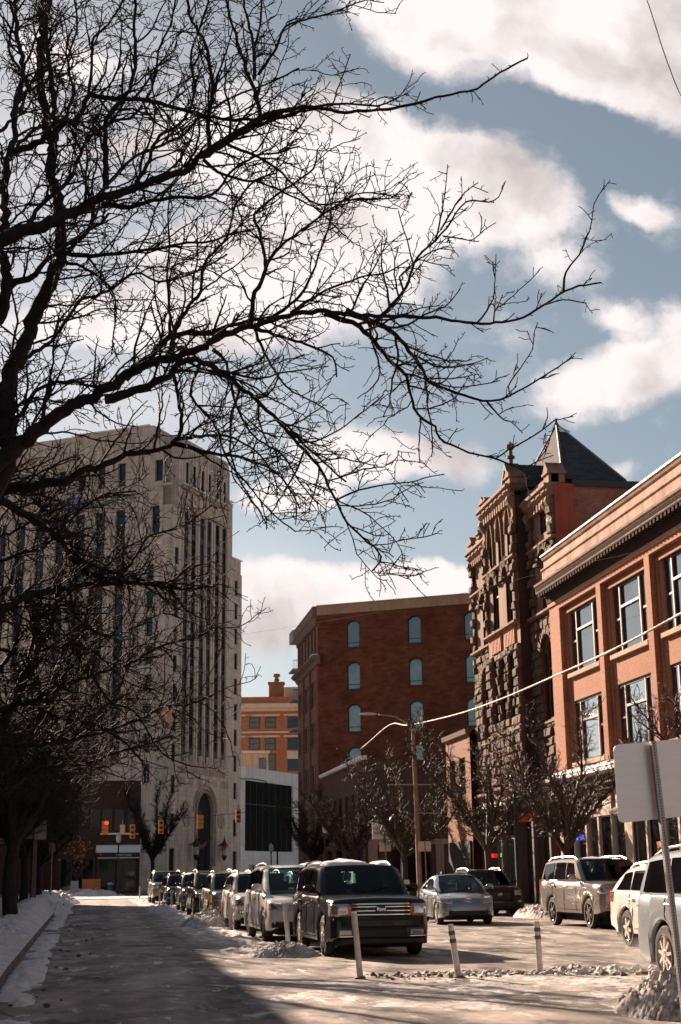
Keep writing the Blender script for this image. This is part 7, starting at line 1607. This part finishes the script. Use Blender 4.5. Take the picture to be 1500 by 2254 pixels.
q = at_y(28, 1696, 62); lettering('712', .44, (q[0], 61.98, q[2] - .02), (1, 0, 0), (0, 0, 1), simple('white_letters', (.3, .3, .3), .6), ls, 'lettering', .004)
s = smallsign('white blank-backed sign on the brown steel pole on the left pavement', 0, 76.5, 1806, 1848, 53, simple('white_back', (.36, .33, .325), .5, var=.05), None, y=61.8, post=M_BROWNP)
bpole = empty('utility_pole', (-2.6, 61.9, .13), 'brown steel pole rising above the blank white sign on the left pavement', 'pole')
a, b = at_y(82, 1600, 61.9), at_y(72, 2000, 61.9)
m = MB(); m.tube([(b[0], 61.95, .13), (a[0], 61.95, a[2] + 1.5)], [.13, .09], 10); m.build('shaft', M_BROWNP, bpole)
smallsign('small tan-backed sign far up the left pavement', 0, 116, 1854, 1876, 14, simple('tan_back', (.20, .14, .11), .6), None, y=80); 
m = MB(); p = at_y(165, 1937, 131); m.face([(p[0] - .35, 131, .13), (p[0] + .35, 131, .13), (p[0] + .33, 131.25, 1.35), (p[0] - .33, 131.25, 1.35)]); m.face([(p[0] - .35, 131.5, .13), (p[0] + .35, 131.5, .13), (p[0] + .33, 131.27, 1.35), (p[0] - .33, 131.27, 1.35)])
setp(m.build('sandwich_board', simple('blue_grey_board', (.30, .34, .42), .6)), 'pale blue-grey sandwich board on the far pavement', 'board')
pl_ = empty('planter', (-1.1, 132.2, .13), 'copper coloured wooden screen on the far pavement left of the awning', 'planter'); a, b = at_y(182, 1937, 132), at_y(222, 1937, 132)
m = MB()
for x in np.arange(a[0], b[0], .16): m.box(x, x + .13, 132, 132.06, .13, 1.5)
m.box(a[0], b[0], 132.07, 132.5, .13, 1.4); m.build('slats', simple('copper_wood', (.50, .16, .045), .4, var=.35), pl_)
tb = empty('litter_bin', (at_y(243, 1950, 132.5)[0], 132.5, .13), 'green litter bin with pale lid on the far pavement', 'bin'); x_ = tb.location[0]
m = MB(); m.lathe([(.22, 0), (.27, .8), (.27, .85)], (x_, 132.5, .13), 12); m.build('bin_body', simple('bin_green', (.03, .10, .08), .5), tb, smooth=40); m = MB(); m.lathe([(.29, 0), (.27, .1), (.1, .2)], (x_, 132.5, .985), 12); m.build('lid', simple('bin_lid', (.4, .42, .42), .5), tb, smooth=40)
# orange-leaved tree catching the sun by the corner
tr_root = street_tree((-2.3, 139.0 - 4, .13), 5.0, 1.5, 77, 'small tree with russet leaves catching the sun at the far corner', None, .015, (M_BARK2, M_TWIG2), optS(.015, 1.0, .4, .08)[:2], 6)
rs = np.random.default_rng(3); m = MB()
for i in range(120):
    c = np.array([-2.3, 135, 3.9]) + rs.normal(size=3) * (.6, .6, .7); a = rnd3(rs) * .11; b = unit(np.cross(a, rnd3(rs))) * .09
    m.face([tuple(c - a - b), tuple(c + a - b), tuple(c + a + b), tuple(c - a + b)])
m.build('leaves', simple('russet_leaf', (.30, .10, .035), .6, var=.4), tr_root, uv=False, fix=False)
# parking meters / slim posts along the right kerb
for i, (x, y) in enumerate(((16.0, 46.5), (16.0, 59.5), (16.0, 68.5))):
    pm = empty('parking_meter', (x, y, .13), ('slim steel meter post behind the big silver-brown wagon', 'slim steel meter post before the ornate stone front', 'slim steel meter post beside the utility pole')[i], 'parking meter', 'slim meter posts on the right kerb')
    m = MB(); m.tube([(x, y, .13), (x, y, 1.3)], .03, 8); m.build('post', M_POLE, pm); m = MB(); m.lathe([(.05, 0), (.09, .06), (.1, .2), (.08, .3), (.03, .35)], (x, y, 1.28), 10); m.build('head', M_PLAST, pm, smooth=40)
# red striped flags at the tower doorway
for px, py, lab in ((445, 1862, 'small furled red striped flag in the tower doorway'), (494, 1866, 'small furled red striped flag right of the tower doorway')):
    p = at_y(px, py, 188); m = MB()
    m.grid(lambda u, v: (p[0] + (u - .5) * 1.0, 188 + .15 * math.sin(6 * u), p[2] + (u - .5) * .45 + (v - .5) * .5 + .07 * math.sin(8 * u)), np.linspace(0, 1, 9), np.linspace(0, 1, 5)); m.tube([(p[0] - .5, 188.1, p[2] - .5), (p[0] + .9, 188.1, p[2] + .8)], .03, 5)
    setp(m.build('flag', simple('flag_red', (.45, .10, .12), .7, var=.5, scale=9), uv=False, fix=False), lab, 'flag', 'small flags at the tower entrance')
bpy.context.view_layer.update()
